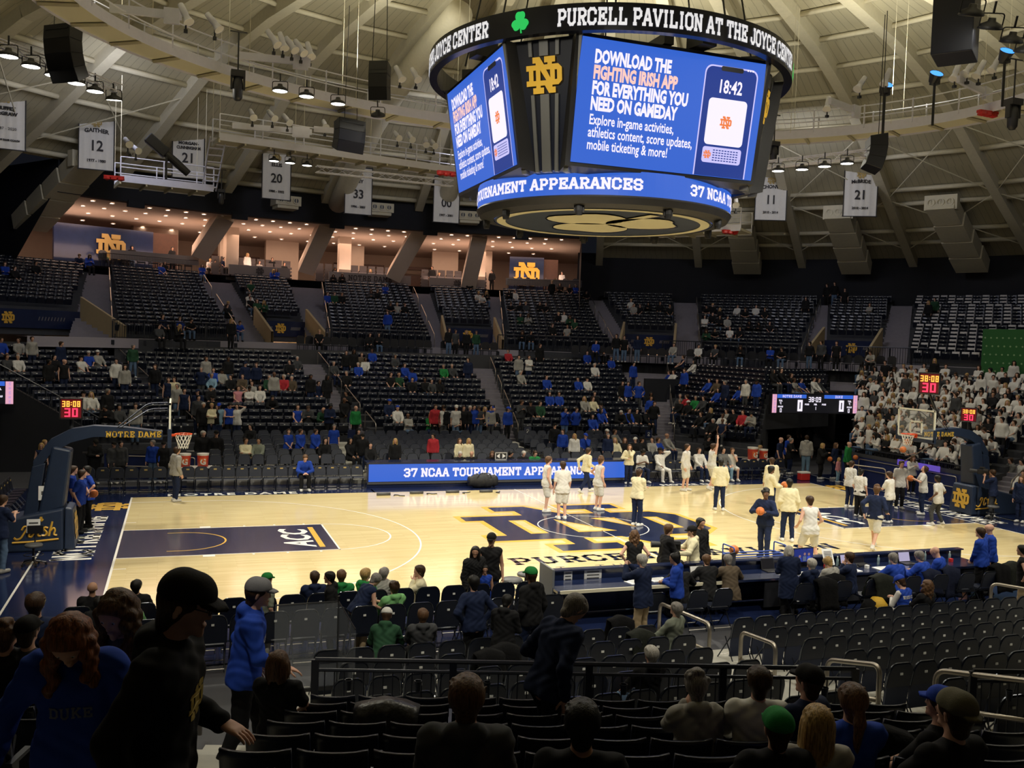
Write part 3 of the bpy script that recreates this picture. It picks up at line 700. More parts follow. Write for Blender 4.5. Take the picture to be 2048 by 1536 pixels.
struct(mb.obj('stand_platform', [M['riser'], mat('fascia_grey', (.055, .054, .056), .8)]))
mb = MB(); curved(mb, 31.0, 4.92, 31.0, 5.45, -40, 75, 60); curved(mb, 31.0, 5.42, 32.0, 5.42, -40, 75, 60); struct(mb.obj('wall_cross_aisle', M['wallw']))
def guard(az0, az1, r, z, h, label, step=.55, postn=4):
 t = thing('guard_rail', label, 'railing', pol((az0 + az1) / 2, r, z), 0, 'black guard rails along the cross aisle'); o_ = Vector(t.location)
 n = max(2, int((az1 - az0) * PI / 180 * r / .14)); mb = MB(); tb = MB(); pb = MB()
 for k in range(n + 1):
  p = Vector(pol(az0 + (az1 - az0) * k / n, r, z)) - o_; mb.box((p.x, p.y, p.z + h / 2), (.018, .018, h))
 pts = [Vector(pol(az0 + (az1 - az0) * k / 12, r, z + h)) - o_ for k in range(13)]
 tb.tube(pts, .03, 5); tb.tube([p - Vector((0, 0, h - .08)) for p in pts], .02, 5)
 mb.obj('baluster_row', M['blackrail'], t); tb.obj('top_rail', M['blackrail'], t)
 for k in range(postn + 1):
  p = Vector(pol(az0 + (az1 - az0) * k / postn, r - .05, z)) - o_; q = MB(); q.box((p.x, p.y, p.z + h / 2 - .1), (.07, .07, h + .1)); q.box((p.x, p.y, p.z - .2), (.2, .2, .25)); q.obj('post', M['blackrail'], t)
 return t
for (a0, a1, nm) in ((-31.5, -18.3, 'below the upper block left of the first suite stairs'), (-8.0, 3.8, 'below the upper block under the NOTRE DAME wall sign'), (12.6, 26.0, 'below the upper block under the right suite balcony'), (32.5, 48.0, 'below the upper block right of the scoreboard'), (53.5, 62.5, 'below the upper seats with white shirts laid out')):
 guard(a0, a1, 31.1, 5.42, 1.0, 'black barred guard rail ' + nm)
# vomitory mouths in the upper tier
def vomitory(name, lit):
 rw = BLK[name]; L, Rr = rw[0][0].copy(), rw[0][1].copy(); az = math.degrees(math.atan2((L.x + Rr.x)/2, (L.y + Rr.y)/2))
 ex = (Rr - L).normalized(); wd = (Rr - L).length; ny = Vector((-ex.y, ex.x, 0)); ny = ny if ny.dot(L) > 0 else -ny; c = (L + Rr) / 2 - ny * .5
 mb = MB(); mb.hexa([(*(c - ex*wd/2)[:2], ZV - .95), (*(c + ex*wd/2)[:2], ZV - .95), (*(c + ex*wd/2 + ny*.3)[:2], ZV - .95), (*(c - ex*wd/2 + ny*.3)[:2], ZV - .95), (*(c - ex*wd/2)[:2], ZV + .05), (*(c + ex*wd/2)[:2], ZV + .05), (*(c + ex*wd/2 + ny*.3)[:2], ZV + .05), (*(c - ex*wd/2 + ny*.3)[:2], ZV + .05)])
 struct(mb.obj('wall_vomitory_header', M['navy']))
 g = MB(); T = plane_T(c - ny * .03 + Vector((0, 0, ZV - .42)), ex, (0, 0, 1)); mono(g, T, .62); struct(g.obj('trim_monogram', M['gold']))
 g = MB()
 for s in (-1, 1):
  for k in range(9):
   x0 = s * wd * .20 + s * k * wd * .022; g.quad(T(x0, -.10), T(x0 + .05, -.10), T(x0 + .11, .10), T(x0 + .06, .10))
 struct(g.obj('trim_hatching', M['wallg']))
 mb = MB(); z0 = 4.92
 for s in (-1, 1):
  e = c + ex * (s * wd / 2); f = e - ny * 4.0; bk = e + ny * 3.5
  V_ = [(e.x, e.y, z0), (f.x, f.y, z0), (f.x, f.y, z0 + 1.2), (e.x, e.y, ZV + .9)]
  mb.add(V_ + [(v[0] + ex.x*.15*s, v[1] + ex.y*.15*s, v[2]) for v in V_], [(0, 1, 2, 3), (4, 7, 6, 5), (2, 6, 7, 3)]); mb.quad((e.x, e.y, z0), (bk.x, bk.y, z0), (bk.x, bk.y, ZV), (e.x, e.y, ZV))
 struct(mb.obj('wall_vomitory_side', M['walltan']))
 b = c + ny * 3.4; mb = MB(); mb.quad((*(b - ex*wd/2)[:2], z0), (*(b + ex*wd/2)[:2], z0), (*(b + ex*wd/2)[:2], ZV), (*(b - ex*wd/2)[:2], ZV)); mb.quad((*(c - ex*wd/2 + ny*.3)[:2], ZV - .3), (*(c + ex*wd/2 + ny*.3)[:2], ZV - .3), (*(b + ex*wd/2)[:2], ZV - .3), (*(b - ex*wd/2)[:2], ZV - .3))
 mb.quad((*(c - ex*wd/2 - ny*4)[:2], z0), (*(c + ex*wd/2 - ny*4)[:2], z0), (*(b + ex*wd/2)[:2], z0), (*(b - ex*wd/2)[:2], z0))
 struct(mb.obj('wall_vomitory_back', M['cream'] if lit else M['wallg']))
 d = MB(); d.box((*(b - ny*.1 - ex * wd * .22)[:2], z0 + 1.15), (wd * .3, .1, 2.3), rz=math.atan2(ex.y, ex.x)); struct(d.obj('door_vomitory', M['wallk']))
 tl = MB(); p = c + ny * .25; tl.box((p.x - ex.x*.1*wd, p.y - ex.y*.1*wd, ZV - 1.0), (wd * .42, .12, .06), rz=math.atan2(ex.y, ex.x))
 tag(tl.obj('tube_light', M['warmlamp']), 'glowing tube light under the ' + name.replace('upper vomitory ', '') + ' monogram header of an upper tunnel mouth', 'ceiling light')
 if lit: area((*(c + ny * 1.8)[:2], ZV - .45), (*(c + ny * 1.8)[:2], 4), 45, wd * .6, 1.5, (1, .75, .5))
 e = MB(); q = c + ny * .2;
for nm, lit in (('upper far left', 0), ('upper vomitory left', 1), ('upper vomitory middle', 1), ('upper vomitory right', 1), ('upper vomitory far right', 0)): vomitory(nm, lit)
# walls between the upper seats and the suite seats
def suite_wall(u0, v0, u1, v1, h_, word=None):
 a, b = oncyl(u0, v0, 44.3), oncyl(u1, v1, 44.3); mb = MB(); ex = Vector(b - a); ex.z = 0; L = ex.length; ex.normalize(); ny = Vector((-ex.y, ex.x, 0)); z = (a[2] + b[2]) / 2
 mb.box(((a[0] + b[0])/2 + ny.x*.1, (a[1] + b[1])/2 + ny.y*.1, z - h_/2), (L, .2, h_), rz=math.atan2(ex.y, ex.x)); struct(mb.obj('wall_suite_front', M['wallg']))
 T = plane_T(((a[0] + b[0])/2 - ny.x*.03, (a[1] + b[1])/2 - ny.y*.03, z - h_/2), ex, (0, 0, 1)); g = MB()
 if word == 'ND': mono(g, T, h_ * .72)
 elif word: put(g, slab_geo(word, h_ * .55), T)
 if word: struct(g.obj('trim_wall_lettering', M['ink']))
suite_wall(458, 527, 580, 538, .72, 'ND'); suite_wall(658, 543, 822, 552, .74, 'NOTRE DAME'); suite_wall(859, 554, 970, 561, .72, 'ND'); suite_wall(222, 500, 398, 512, .62); suite_wall(1012, 555, 1164, 562, .55)

# ---- stadium seats
def seat_mesh():
 """seat with origin on the tread below its front edge, facing -Y (local)"""
 back = MB(); n = 6; w_ = .49
 for side in (0, 1):
  pass
 rows_ = [(.40, .165), (.60, .20), (.80, .245), (.855, .262)]
 V = []; F = []
 for th in (0, .035):
  for (z, y) in rows_:
   for k in range(n + 1):
    x = -w_/2 + w_*k/n; cv = .035 * (2*x/w_)**2; up = .012 * (2*x/w_)**4 if z > .8 else 0
    V.append((x, y - cv + th, z + up))
 st = len(rows_) * (n + 1)
 for i in range(len(rows_) - 1):
  for k in range(n):
   a = i*(n+1) + k; F.append((a, a+1, a+n+2, a+n+1)); F.append((st+a, st+a+n+1, st+a+n+2, st+a+1))
 for k in range(n):
  a = (len(rows_)-1)*(n+1) + k; F.append((a, a+1, st+a+1, st+a)); F.append((k, st+k, st+k+1, k+1))
 for i in range(len(rows_) - 1):
  a = i*(n+1); F.append((a, a+n+1, st+a+n+1, st+a)); a += n; F.append((a, st+a, st+a+n+1, a+n+1))
 back.add(V, F)
 pan = MB(); V = []; F = []
 pr_ = [(.16, .40), (.13, .46), (.05, .74), (.085, .77), (.16, .50), (.20, .42)]   # folded-up pan profile (y, z)
 for x in (-.215, .215):
  for (y, z) in pr_: V.append((x, y, z))
 m = len(pr_)
 for k in range(m): F.append((k, (k+1) % m, m + (k+1) % m, m + k))
 F += [tuple(range(m)), tuple(range(2*m - 1, m - 1, -1))]
 pan.add(V, F)
 arm = MB()
 arm.box((-.265, .12, .60), (.05, .32, .03)); arm.box((-.265, .2, .30), (.035, .10, .60)); arm.box((-.265, .17, .01), (.06, .22, .02))
 plate = MB(); plate.box((0, .197 + .012, .775), (.055, .02, .03))
 return back, pan, arm, plate
SB, SP, SA, SPL = seat_mesh()
ms_back = SB.mesh('seat_back', M['seat'], True); ms_pan = SP.mesh('seat_pan', M['seat']); ms_arm = SA.mesh('arm_standard', M['frame']); ms_plate = SPL.mesh('number_plate', M['plate'])
lo_back = MB(); lo_back.add([(-.24, .165, .42), (.24, .165, .42), (.24, .25, .855), (0, .27, .845), (-.24, .25, .855), (-.24, .21, .42), (.24, .21, .42), (.24, .29, .86), (0, .31, .85), (-.24, .29, .86)], [(0, 1, 2, 3, 4), (5, 9, 8, 7, 6), (4, 3, 8, 9), (3, 2, 7, 8), (0, 5, 6, 1), (1, 6, 7, 2), (0, 4, 9, 5)])
lo_pan = MB(); lo_pan.hexa([(-.21, .13, .42), (.21, .13, .42), (.21, .17, .42), (-.21, .17, .42), (-.21, .05, .73), (.21, .05, .73), (.21, .09, .76), (-.21, .09, .76)])
lo_pl = MB(); lo_pl.box((0, .2, .77), (.075, .03, .045))
FARSEATS = []   # (x, y, z, rz, block, row, k, n)
def row_seats(rw, pitch=.535, margin=.3):
 a, b, z = rw; d = b - a; L = d.length - 2 * margin; n = max(0, int(L / pitch) + 1); ex = d.normalized(); rz = math.atan2(ex.y, ex.x)
 off = margin + (L - (n - 1) * pitch) / 2
 return [(a + ex * (off + pitch * k), z, rz) for k in range(n)]
TUNNEL = lambda u, v: (1527 < u < 1724 and v > 778)
LEFTCUT = lambda u, v: u < 205 and v > 770 + (u - 30) * .50
for nm, rw in BLK.items():
 for i, r in enumerate(rw):
  ss = row_seats(r)
  for k, (p, z, rz) in enumerate(ss):
   u, v = pix((p.x, p.y, z + .8))
   if not (-60 < u < 2110): continue
   if nm in ('right corner', 'student section') and TUNNEL(u, v) or nm == 'left corner' and LEFTCUT(u, v): continue
   FARSEATS.append((p.x, p.y, z, rz, nm, i, k, len(ss)))
# suite seats (grey, upholstered)
sm = MB(); cnt = 0
for (u0, v0, u1, v1, nr) in ((432, 524, 575, 534, 4), (640, 540, 778, 547, 4), (850, 551, 966, 557, 4)):
 for rr in range(nr):
  a, b = oncyl(u0, v0, 44.6 + .85 * rr), oncyl(u1, v1, 44.6 + .85 * rr); z = 9.75 + .32 * rr; ex = Vector((b[0]-a[0], b[1]-a[1], 0)); L = ex.length; ex.normalize(); rz = math.atan2(ex.y, ex.x); n = int(L / .62)
  for k in range(n + 1):
   p = Vector((a[0], a[1], 0)) + ex * (k * L / n); T = Matrix.Translation((p.x, p.y, z)) @ Matrix.Rotation(rz, 4, 'Z')
   for (c_, d_) in (((0, .25, .68), (.55, .14, .55)), ((0, 0, .36), (.55, .5, .16)), ((-.3, .05, .5), (.07, .5, .1))):
    q = T @ Vector(c_); sm.box(tuple(q), d_, rz=rz)
 for rr in range(nr):
  a, b = oncyl(u0, v0, 44.3 + .85 * rr), oncyl(u1, v1, 44.3 + .85 * rr);
stuff(sm.obj('suite_seats', M['suede']), 'rows of grey upholstered seats in front of the lit suites', 'suite seats')
N_NEAR = 118
FARSEATS.sort(key=lambda s: (s[0] - CAM_LOC[0])**2 + (s[1] - CAM_LOC[1])**2 + 0 * s[2])
low = [s for s in FARSEATS if s[4] in ('behind the Duke bench', 'left of centre', 'right of centre', 'right corner')]
IND = set(map(id, low[:300 - N_NEAR])); proto = None
sm = MB()
for s in FARSEATS:
 x, y, z, rz, nm, i, k, n = s
 if id(s) in IND:
  lab = 'navy stadium seat, %s row up, %s from left, block %s' % (ordn(i), ordn(k), nm.replace('behind the Duke bench', 'behind the left bench'))
  if proto is None:
   proto = thing('stadium_seat', lab, 'seat', (x, y, z), rz, 'navy stadium seats of the far lower stand')
   for mesh, nn in ((ms_back, 'seat_back'), (ms_pan, 'seat_pan'), (ms_plate, 'number_plate')): link(bpy.data.objects.new(nn, mesh), proto)
  else: dup(proto, (x, y, z), rz, lab.replace('empty-backed ', ''))
  continue
 ca, sa = math.cos(rz), math.sin(rz)
 tf = lambda q: (x + q[0]*ca - q[1]*sa, y + q[0]*sa + q[1]*ca, z + q[2])
 sm.add([tf(q) for q in lo_back.v], lo_back.f, 0); sm.add([tf(q) for q in lo_pan.v], lo_pan.f, 0); sm.add([tf(q) for q in lo_pl.v], lo_pl.f, 1)
proto['label'] = proto['label'].replace('empty-backed ', '')
stuff(sm.obj('stadium_seats', [M['seat'], M['plate']]), 'thousands of dark navy seats filling the far lower and upper stands', 'seats')
# white shirts laid over the upper seats of the student end
wm = MB()
for nm in ('upper student end',):
 for i, r in enumerate(BLK[nm]):
  for k, (p, z, rz) in enumerate(row_seats(r)):
   if k % 2 and (i * 7 + k) % 5: continue
   T = Matrix.Translation((p.x, p.y, z)) @ Matrix.Rotation(rz, 4, 'Z')
   for (c_, d_) in (((0, .24, .72), (.40, .07, .32)),): wm.box(tuple(T @ Vector(c_)), d_, rz=rz)
stuff(wm.obj('giveaway_shirts', M['shirtwhite']), 'white shirts laid over every seat of the upper right block', 'shirts')

# ---- near stand (the block the photograph was taken from)
NA = R(16.8); NN = Vector((math.sin(NA), math.cos(NA), 0)); NT = Vector((math.cos(NA), -math.sin(NA), 0))
def near(s, t, z=0.0): q = NN * s + NT * t; return Vector((q.x, q.y, z))
NS0, NTR, NZ0, NRI = -19.6, .80, 1.05, .232
def nrow(i): return NS0 - NTR * i, NZ0 + NRI * i
RZN = -NA + PI        # seats look towards the court: local -Y = court direction
mb = MB()
for (t0, t1, i1) in ((-16, -7.55, 12), (-6.15, .98, 12), (2.15, 9, 12)):
 for i in range(0, i1):
  s, z = nrow(i); f, b = s + .45, s + .45 - NTR
  A = [near(f, t0, z), near(f, t1, z), near(b, t1, z), near(b, t0, z)]; mb.quad(*[tuple(q) for q in A], 0)
  mb.quad(tuple(near(b, t0, z)), tuple(near(b, t1, z)), tuple(near(b, t1, z + NRI)), tuple(near(b, t0, z + NRI)), 1)
  for tt in (t0, t1): mb.quad(tuple(near(f, tt, z - 1)), tuple(near(b, tt, z - 1)), tuple(near(b, tt, z)), tuple(near(f, tt, z)), 1)
 mb.quad(tuple(near(NS0 + 1.0, t0, -.1)), tuple(near(NS0 + 1.0, t1, -.1)), tuple(near(NS0 + 1.0, t1, NZ0)), tuple(near(NS0 + 1.0, t0, NZ0)), 1); mb.quad(tuple(near(NS0 + 1.0, t0, NZ0)), tuple(near(NS0 + 1.0, t1, NZ0)), tuple(near(NS0 + .45, t1, NZ0)), tuple(near(NS0 + .45, t0, NZ0)), 0)
struct(mb.obj('stand_tier', [M['riser'], M['riser']]))
for (t0, t1) in ((-7.55, -6.15), (.98, 2.15)):
 mb = MB(); n = 26
 for k in range(n):
  s0 = NS0 + 1.4 - k * NTR / 2; z = NZ0 - .45 + NRI / 2 * k
  mb.quad(tuple(near(s0, t0, z)), tuple(near(s0, t1, z)), tuple(near(s0 - NTR/2, t1, z)), tuple(near(s0 - NTR/2, t0, z))); mb.quad(tuple(near(s0, t0, z - .2)), tuple(near(s0, t1, z - .2)), tuple(near(s0, t1, z)), tuple(near(s0, t0, z)))
 struct(mb.obj('stair_flight', mat('pale_concrete_step', (.42, .41, .36), .8, noise=.1, nscale=4)))
NEAR_N = 0; nproto = None
def near_seat(i, t, lab):
 global nproto, NEAR_N
 s, z = nrow(i); p = near(s, t, z); NEAR_N += 1
 # local frame: -Y towards the court
 if nproto is None:
  nproto = thing('stadium_seat', lab, 'seat', tuple(p), RZN, 'navy stadium seats of the near stand')
  for mesh, nn in ((ms_back, 'seat_back'), (ms_pan, 'seat_pan'), (ms_arm, 'arm_standard')): link(bpy.data.objects.new(nn, mesh), nproto)
  return nproto
 return dup(nproto, tuple(p), RZN, lab)
for i in range(0, 9):
 for (t0, t1, side) in ((-6.0, .85, 'middle'), (-13, -7.75, 'left'), (2.35, 6.5, 'right')):
  n = int((t1 - t0) / .535)
  for k in range(n + 1):
   t = t0 + .02 + (k + .5) * (t1 - t0) / (n + 1); s, z = nrow(i); u, v = pix(near(s - .2, t, z + .85))
   if not (-70 < u < 2120 and v < 1570): continue
   near_seat(i, t, 'dark navy seat, %s row behind the black rail, %s from left, %s near block' % (ordn(i), ordn(k), side))
print('near seats', NEAR_N)
# round medallions and lamps on the end standards of the left aisle
for i, t in ((5, -7.70), (5, -5.95)):
 pass
# ---- black front rails of the near stand
def front_rail(t0, t1, label):
 s = NS0 + .92; t = thing('front_rail', label, 'railing', tuple(near(s, (t0 + t1)/2, NZ0)), 0); o_ = Vector(t.location)
 a, b = near(s, t0, NZ0 + .86) - o_, near(s, t1, NZ0 + .86) - o_; mb = MB(); mb.tube([a, b], .03, 6); mb.obj('top_rail', M['blackrail'], t)
 dz = Vector((0, 0, .13)); mb = MB(); mb.tube([a - dz, b - dz], .022, 6); mb.obj('middle_rail', M['frame'], t)
 n = max(1, int((t1 - t0) / 1.45))
 for k in range(n + 1):
  p = a.lerp(b, k / n); q = MB(); q.box((p.x, p.y, p.z - .43), (.09, .05, .86), rz=-NA); q.obj('post', M['blackrail'], t)
 bars = MB(); m = int((t1 - t0) / .12)
 for k in range(m + 1):
  p = a.lerp(b, k / m); bars.box((p.x, p.y, p.z - .5), (.012, .012, .7))
 bars.obj('baluster_row', M['blackrail'], t)
 for k in range(n * 2):
  p = a.lerp(b, (k + .5) / (2 * n)) - NN * .1; c = MB(); c.lathe([(.035, -.34), (.045, -.22), (.05, -.22), (.05, -.21), (.04, -.21), (.03, -.34)], 12, c=(p.x, p.y, p.z)); c.obj('cup_holder', M['frame'], t)
 return t
front_rail(-6.1, .75, 'long black front rail with cup holders across the middle of the near stand')
front_rail(2.3, 7.5, 'black front rail with cup holders at the right edge of the near stand')
# ================================================================== OVERHEAD
SBC = Vector((-.10, 0, 0))
def bent(R_, z, az0, dr=.02):
 """maps text x to the outside of a cylinder of radius R_ centred under the scoreboard (az0: azimuth of x=0, seen from outside)"""
 def T(x, y):
  a = R(az0) + x / R_; return (SBC.x - (R_ + dr) * -math.sin(a), SBC.y - (R_ + dr) * math.cos(a), z + y)
 return T
sbd = thing('hanging_scoreboard', 'huge hanging centre scoreboard with blue screens, lettered ring and blue ribbon board', 'scoreboard', (SBC.x, SBC.y, 9.9))
ZO = 9.9
def sob(mb, name, m, parent=sbd, **k):
 mb.v = [(a - SBC.x, b - SBC.y, c - ZO) for a, b, c in mb.v]; return mb.obj(name, m, parent, **k)
c0 = (SBC.x, SBC.y, 0)
mb = MB(); mb.lathe([(5.62, 14.15), (5.69, 14.15), (5.69, 14.86), (5.62, 14.86), (5.45, 14.86), (5.45, 14.15), (5.62, 14.15)], 96, c0)
ring = sob(mb, 'lettered_ring', mat('ring_navy', (.008, .010, .022), .25))
def fit_text(geo, W_):
 xs = [p[0] for p in geo[0]]; k = W_ / (max(xs) - min(xs)); c = (max(xs) + min(xs)) / 2; return [((p[0] - c) * k, p[1]) for p in geo[0]], geo[1]
for az in (4.3, -103.3, 112, 221):
 t = MB(); T = bent(5.69, 14.5, az); put(t, fit_text(slab_geo('PURCELL PAVILION AT THE JOYCE CENTER', .46, th=1.4, gap=1.3, space=2.4), 8.55 if az < 150 else 7.0), T); sob(t, 'ring_lettering', mat('lit_white_letters', (.8, .8, .8), .5, emit=(.85, .85, .9), es=.75), ring)
def shamrock(mb, T, s, mi=None):
 for a in (90, 215, 325):
  cx, cy = .30*s*math.cos(R(a)), .30*s*math.sin(R(a)); L = []
  for k in range(25):
   q = 2*PI*k/24; r = .30*s*(1 - .28*max(0, math.cos(q))**6); L.append((cx + r*math.cos(q + R(a)), cy + r*math.sin(q + R(a))))
  mb.flat([L[:-1]], T, mi)
 mb.flat([[(-.03*s, -.1*s), (.03*s, -.1*s), (.14*s, -.62*s), (.05*s, -.64*s)]], T, mi)
for az in (-49.6, 57):
 t = MB(); shamrock(t, bent(5.69, 14.52, az, .03), .5); sob(t, 'ring_shamrock', M['green'], ring)
# four screens
HWT, YT, ZT, HWB, YB, ZB = 2.9, 4.52, 14.12, 2.87, 4.0, 10.9
def screen(k):
 Rk = Matrix.Rotation(R(90 * k), 4, 'Z')
 def q(x, y, z): p = Rk @ Vector((x, y, 0)); return Vector((p.x, p.y, z))
 def S(x, y, off=0):       # x in -1..1 across, y in 0..1 up
  z = ZB + (ZT - ZB) * y; d = YB + (YT - YB) * y; hw = HWB + (HWT - HWB) * y
  p = q(x * hw, -d - off, z + off * .16); return (p.x + SBC.x, p.y + SBC.y, p.z)
 cab = MB(); e = 1.05; V_ = []
 for (x, y) in ((-e, -.03), (e, -.03), (e, 1.03), (-e, 1.03)):
  V_.append(S(x, y, -.02))
 for (x, y) in ((-e*.98, -.03), (e*.98, -.03), (e*.98, 1.03), (-e*.98, 1.03)):
  V_.append(S(x, y, -.55))
 cab.hexa([V_[4], V_[5], V_[1], V_[0], V_[7], V_[6], V_[2], V_[3]])
 cb = sob(cab, 'screen_cabinet', M['dark'])
 f = MB(); f.quad(S(-1, 0), S(1, 0), S(1, 1), S(-1, 1)); sc = sob(f, 'video_screen', M['scr'], cb)
 if k not in (0, 3): return
 W_, H_ = 5.77, 3.26
 TT = lambda x, y, off=.012: S(x / (W_/2), y / H_, off)
 L = MB()
 y = H_ - .62
 for i, (s, mi) in enumerate((('DOWNLOAD THE', 0), ('FIGHTING IRISH APP', 1), ('FOR EVERYTHING YOU', 0), ('NEED ON GAMEDAY', 0))):
  P_, F_ = text_geo(s, .47, bold=.024, xs=.595, align='LEFT'); L.add([TT(-2.45 + a, y - .405 * i + b) for a, b in P_], F_, mi)
 for i, s in enumerate(('Explore in-game activities,', 'athletics content, score updates,', 'mobile ticketing & more!')):
  P_, F_ = text_geo(s, .38, bold=.007, xs=.65, align='LEFT'); L.add([TT(-2.45 + a, 1.04 - .33 * i + b) for a, b in P_], F_, 0)
 sob(L, 'screen_lettering', [M['scrw'], M['scrp']], cb)
 ph = MB(); ph2 = MB(); ph3 = MB(); cx = 1.78
 a, b = rrect(cx, 1.36, 1.72, 3.36, .22), rrect(cx, 1.36, 1.64, 3.28, .20)
 clip = lambda l: [(x, max(.01, yy)) for x, yy in l]
 ph.flat([clip(a), clip(b)], lambda x, y: TT(x, y, .012), 0)
 ph.flat([clip(b)], lambda x, y: TT(x, y, .008), 1)
 ph.flat([rrect(cx, 2.97, .72, .13, .05)], lambda x, y: TT(x, y, .016), 2)
 P_, F_ = text_geo('18:42', .50, bold=.012, xs=.72); ph.add([TT(cx + a_, 2.32 + b_, .016) for a_, b_ in P_], F_, 3)
 ph.flat([rrect(cx, 1.52, 1.26, 1.28, .12)], lambda x, y: TT(x, y, .014), 3)
 ph.flat([rrect(cx, .60, 1.28, .44, .08)], lambda x, y: TT(x, y, .014), 4)
 mono(ph, lambda x, y: TT(x, y, .02), .34, 5, cx, 1.52); mono(ph, lambda x, y: TT(x, y, .02), .22, 5, cx - .48, .60)
 for r_ in range(5):
  for c_ in range(9): ph.quad(TT(cx - .30 + c_*.095, .44 + r_*.07, .02), TT(cx - .235 + c_*.095, .44 + r_*.07, .02), TT(cx - .235 + c_*.095, .47 + r_*.07, .02), TT(cx - .30 + c_*.095, .47 + r_*.07, .02), 1)
 for j in range(3): ph.quad(*[TT(cx + .48 + j*.08 + dx, 2.98 + dy, .016) for dx, dy in ((0, 0), (.05, 0), (.05, .05), (0, .05))], 3)
 sob(ph, 'phone_picture', [M['scrl'], M['scrd'], M['scrn'], M['scrw'], M['scrl'], mat('screen_orange', (0, 0, 0), .5, emit=(.9, .22, .06), es=1)], cb)
for k in range(4): screen(k)
# corner towers with the monogram and grey fins
for k in range(4):
 a = R(45 + 90 * k) + PI; d = Vector((math.cos(a), math.sin(a), 0)); e = Vector((-d.y, d.x, 0)); e = e if k else e
 ex = Vector((d.y * -1, d.x, 0))
 o_ = SBC
 def C_(x, y, z): q = o_ + d * y + ex * x; return (q.x, q.y, z)
 b = MB(); b.hexa([C_(-.55, 3.3, 10.75), C_(.55, 3.3, 10.75), C_(.55, 4.55, 10.75), C_(-.55, 4.55, 10.75), C_(-1.1, 3.3, 14.2), C_(1.1, 3.3, 14.2), C_(1.1, 5.1, 14.2), C_(-1.1, 5.1, 14.2)]); tw = sob(b, 'corner_tower', mat('tower_navy', (.010, .014, .035), .35))
 f = MB()
 for (x0, x1, w_) in ((-1.12, -.62, .14), (1.12, .62, .14)):
  f.hexa([C_(x1 - w_/2, 4.5, 10.65), C_(x1 + w_/2, 4.5, 10.65), C_(x1 + w_/2, 4.75, 10.65), C_(x1 - w_/2, 4.75, 10.65), C_(x0 - w_/2, 5.0, 14.25), C_(x0 + w_/2, 5.0, 14.25), C_(x0 + w_/2, 5.3, 14.25), C_(x0 - w_/2, 5.3, 14.25)])
 for (x, w_) in ((-.36, .10), (0, .26), (.36, .10)):
  for (z0, z1) in ((10.7, 12.75), (13.75, 14.15)):
   y0, y1 = 4.58 + (z0 - 10.75) * .16, 4.58 + (z1 - 10.75) * .16; sx0, sx1 = 1 + (z0 - 10.7) * .12, 1 + (z1 - 10.7) * .12
   f.hexa([C_(x*sx0*.8 - w_/2, y0 - .1, z0), C_(x*sx0*.8 + w_/2, y0 - .1, z0), C_(x*sx0*.8 + w_/2, y0 + .04, z0), C_(x*sx0*.8 - w_/2, y0 + .04, z0), C_(x*sx1*.8 - w_/2, y1 - .1, z1), C_(x*sx1*.8 + w_/2, y1 - .1, z1), C_(x*sx1*.8 + w_/2, y1 + .04, z1), C_(x*sx1*.8 - w_/2, y1 + .04, z1)])
 sob(f, 'silver_fin', M['silver'], tw)
 g = MB(); mono(g, lambda x, y: C_(-x if False else x, 5.02 + y * .16, 13.25 + y), .95); sob(g, 'tower_monogram', mat('lit_gold', (.75, .45, .06), .4, emit=(.75, .42, .03), es=.5), tw)
# ribbon board, underside disc with shamrock, small lamps
mb = MB(); mb.lathe([(4.03, 10.15), (4.03, 10.83)], 96, c0); rb = sob(mb, 'ribbon_board', M['scr'])
mb = MB(); mb.lathe([(3.4, 10.9), (4.0, 10.85)], 64, c0); mb.lathe([(4.03, 10.15), (4.06, 10.10), (3.95, 9.92), (3.6, 9.85), (3.5, 9.85)], 96, c0); mb.lathe([(2.9, 10.75), (3.6, 10.75), (3.6, 11.2)], 48, c0); ub = sob(mb, 'underside_rim', M['dark'])
for az in (-70, 74, 190):
 t = MB(); put(t, fit_text(slab_geo('37 NCAA TOURNAMENT APPEARANCES', .33, th=1.5, gap=1.3, space=2.6), 8.6 if az < 100 else 5.5), bent(4.03, 10.47, az)); sob(t, 'ribbon_lettering', M['scrw'], rb)
mb = MB(); mb.lathe([(0, 9.86), (3.48, 9.86)], 96, c0); dk = sob(mb, 'underside_disc', mat('disc_slate', (.06, .075, .115), .35, noise=.25, nscale=1.2))
mb = MB(); mb.lathe([(3.12, 9.84), (3.40, 9.84)], 96, c0); sob(mb, 'disc_ring', mat('disc_cream', (.66, .62, .44), .5), dk)
mb = MB(); shamrock(mb, lambda x, y: (SBC.x + x * 1.0, SBC.y + y - .3, 9.82), 4.1); sob(mb, 'disc_shamrock', mat('disc_cream', (.66, .62, .44), .5), dk)
mb = MB(); shamrock(mb, lambda x, y: (SBC.x + x * 1.0 + .12, SBC.y + y - .05, 9.835), 4.25); sob(mb, 'disc_shamrock_edge', M['navy'], dk)
for az in (-35, 5, 45, 85, 125, 165, 205, 245, 285):
 a = R(az); x, y = SBC.x + 3.75 * math.sin(a), SBC.y - 3.75 * math.cos(a); l = MB(); l.lathe([(.0, 9.62), (.09, 9.62), (.12, 9.75), (.12, 9.9)], 10, (x, y, 0)); l.box((x, y, 9.8), (.3, .06, .2), rz=a); sob(l, 'rim_lamp', M['dark'], ub)
mb = MB()
for k in range(8): a = R(22 + 45*k); mb.tube([(SBC.x + 4.6*math.cos(a), SBC.y + 4.6*math.sin(a), 14.8), (SBC.x + 3*math.cos(a), SBC.y + 3*math.sin(a), 22.6)], .03, 5)
mb.box((SBC.x, SBC.y, 12.6), (5.6, 5.6, 3.2)); mb.box((SBC.x, SBC.y, 14.6), (8.0, .3, .3)); mb.box((SBC.x, SBC.y, 14.6), (.3, 8.0, .3))
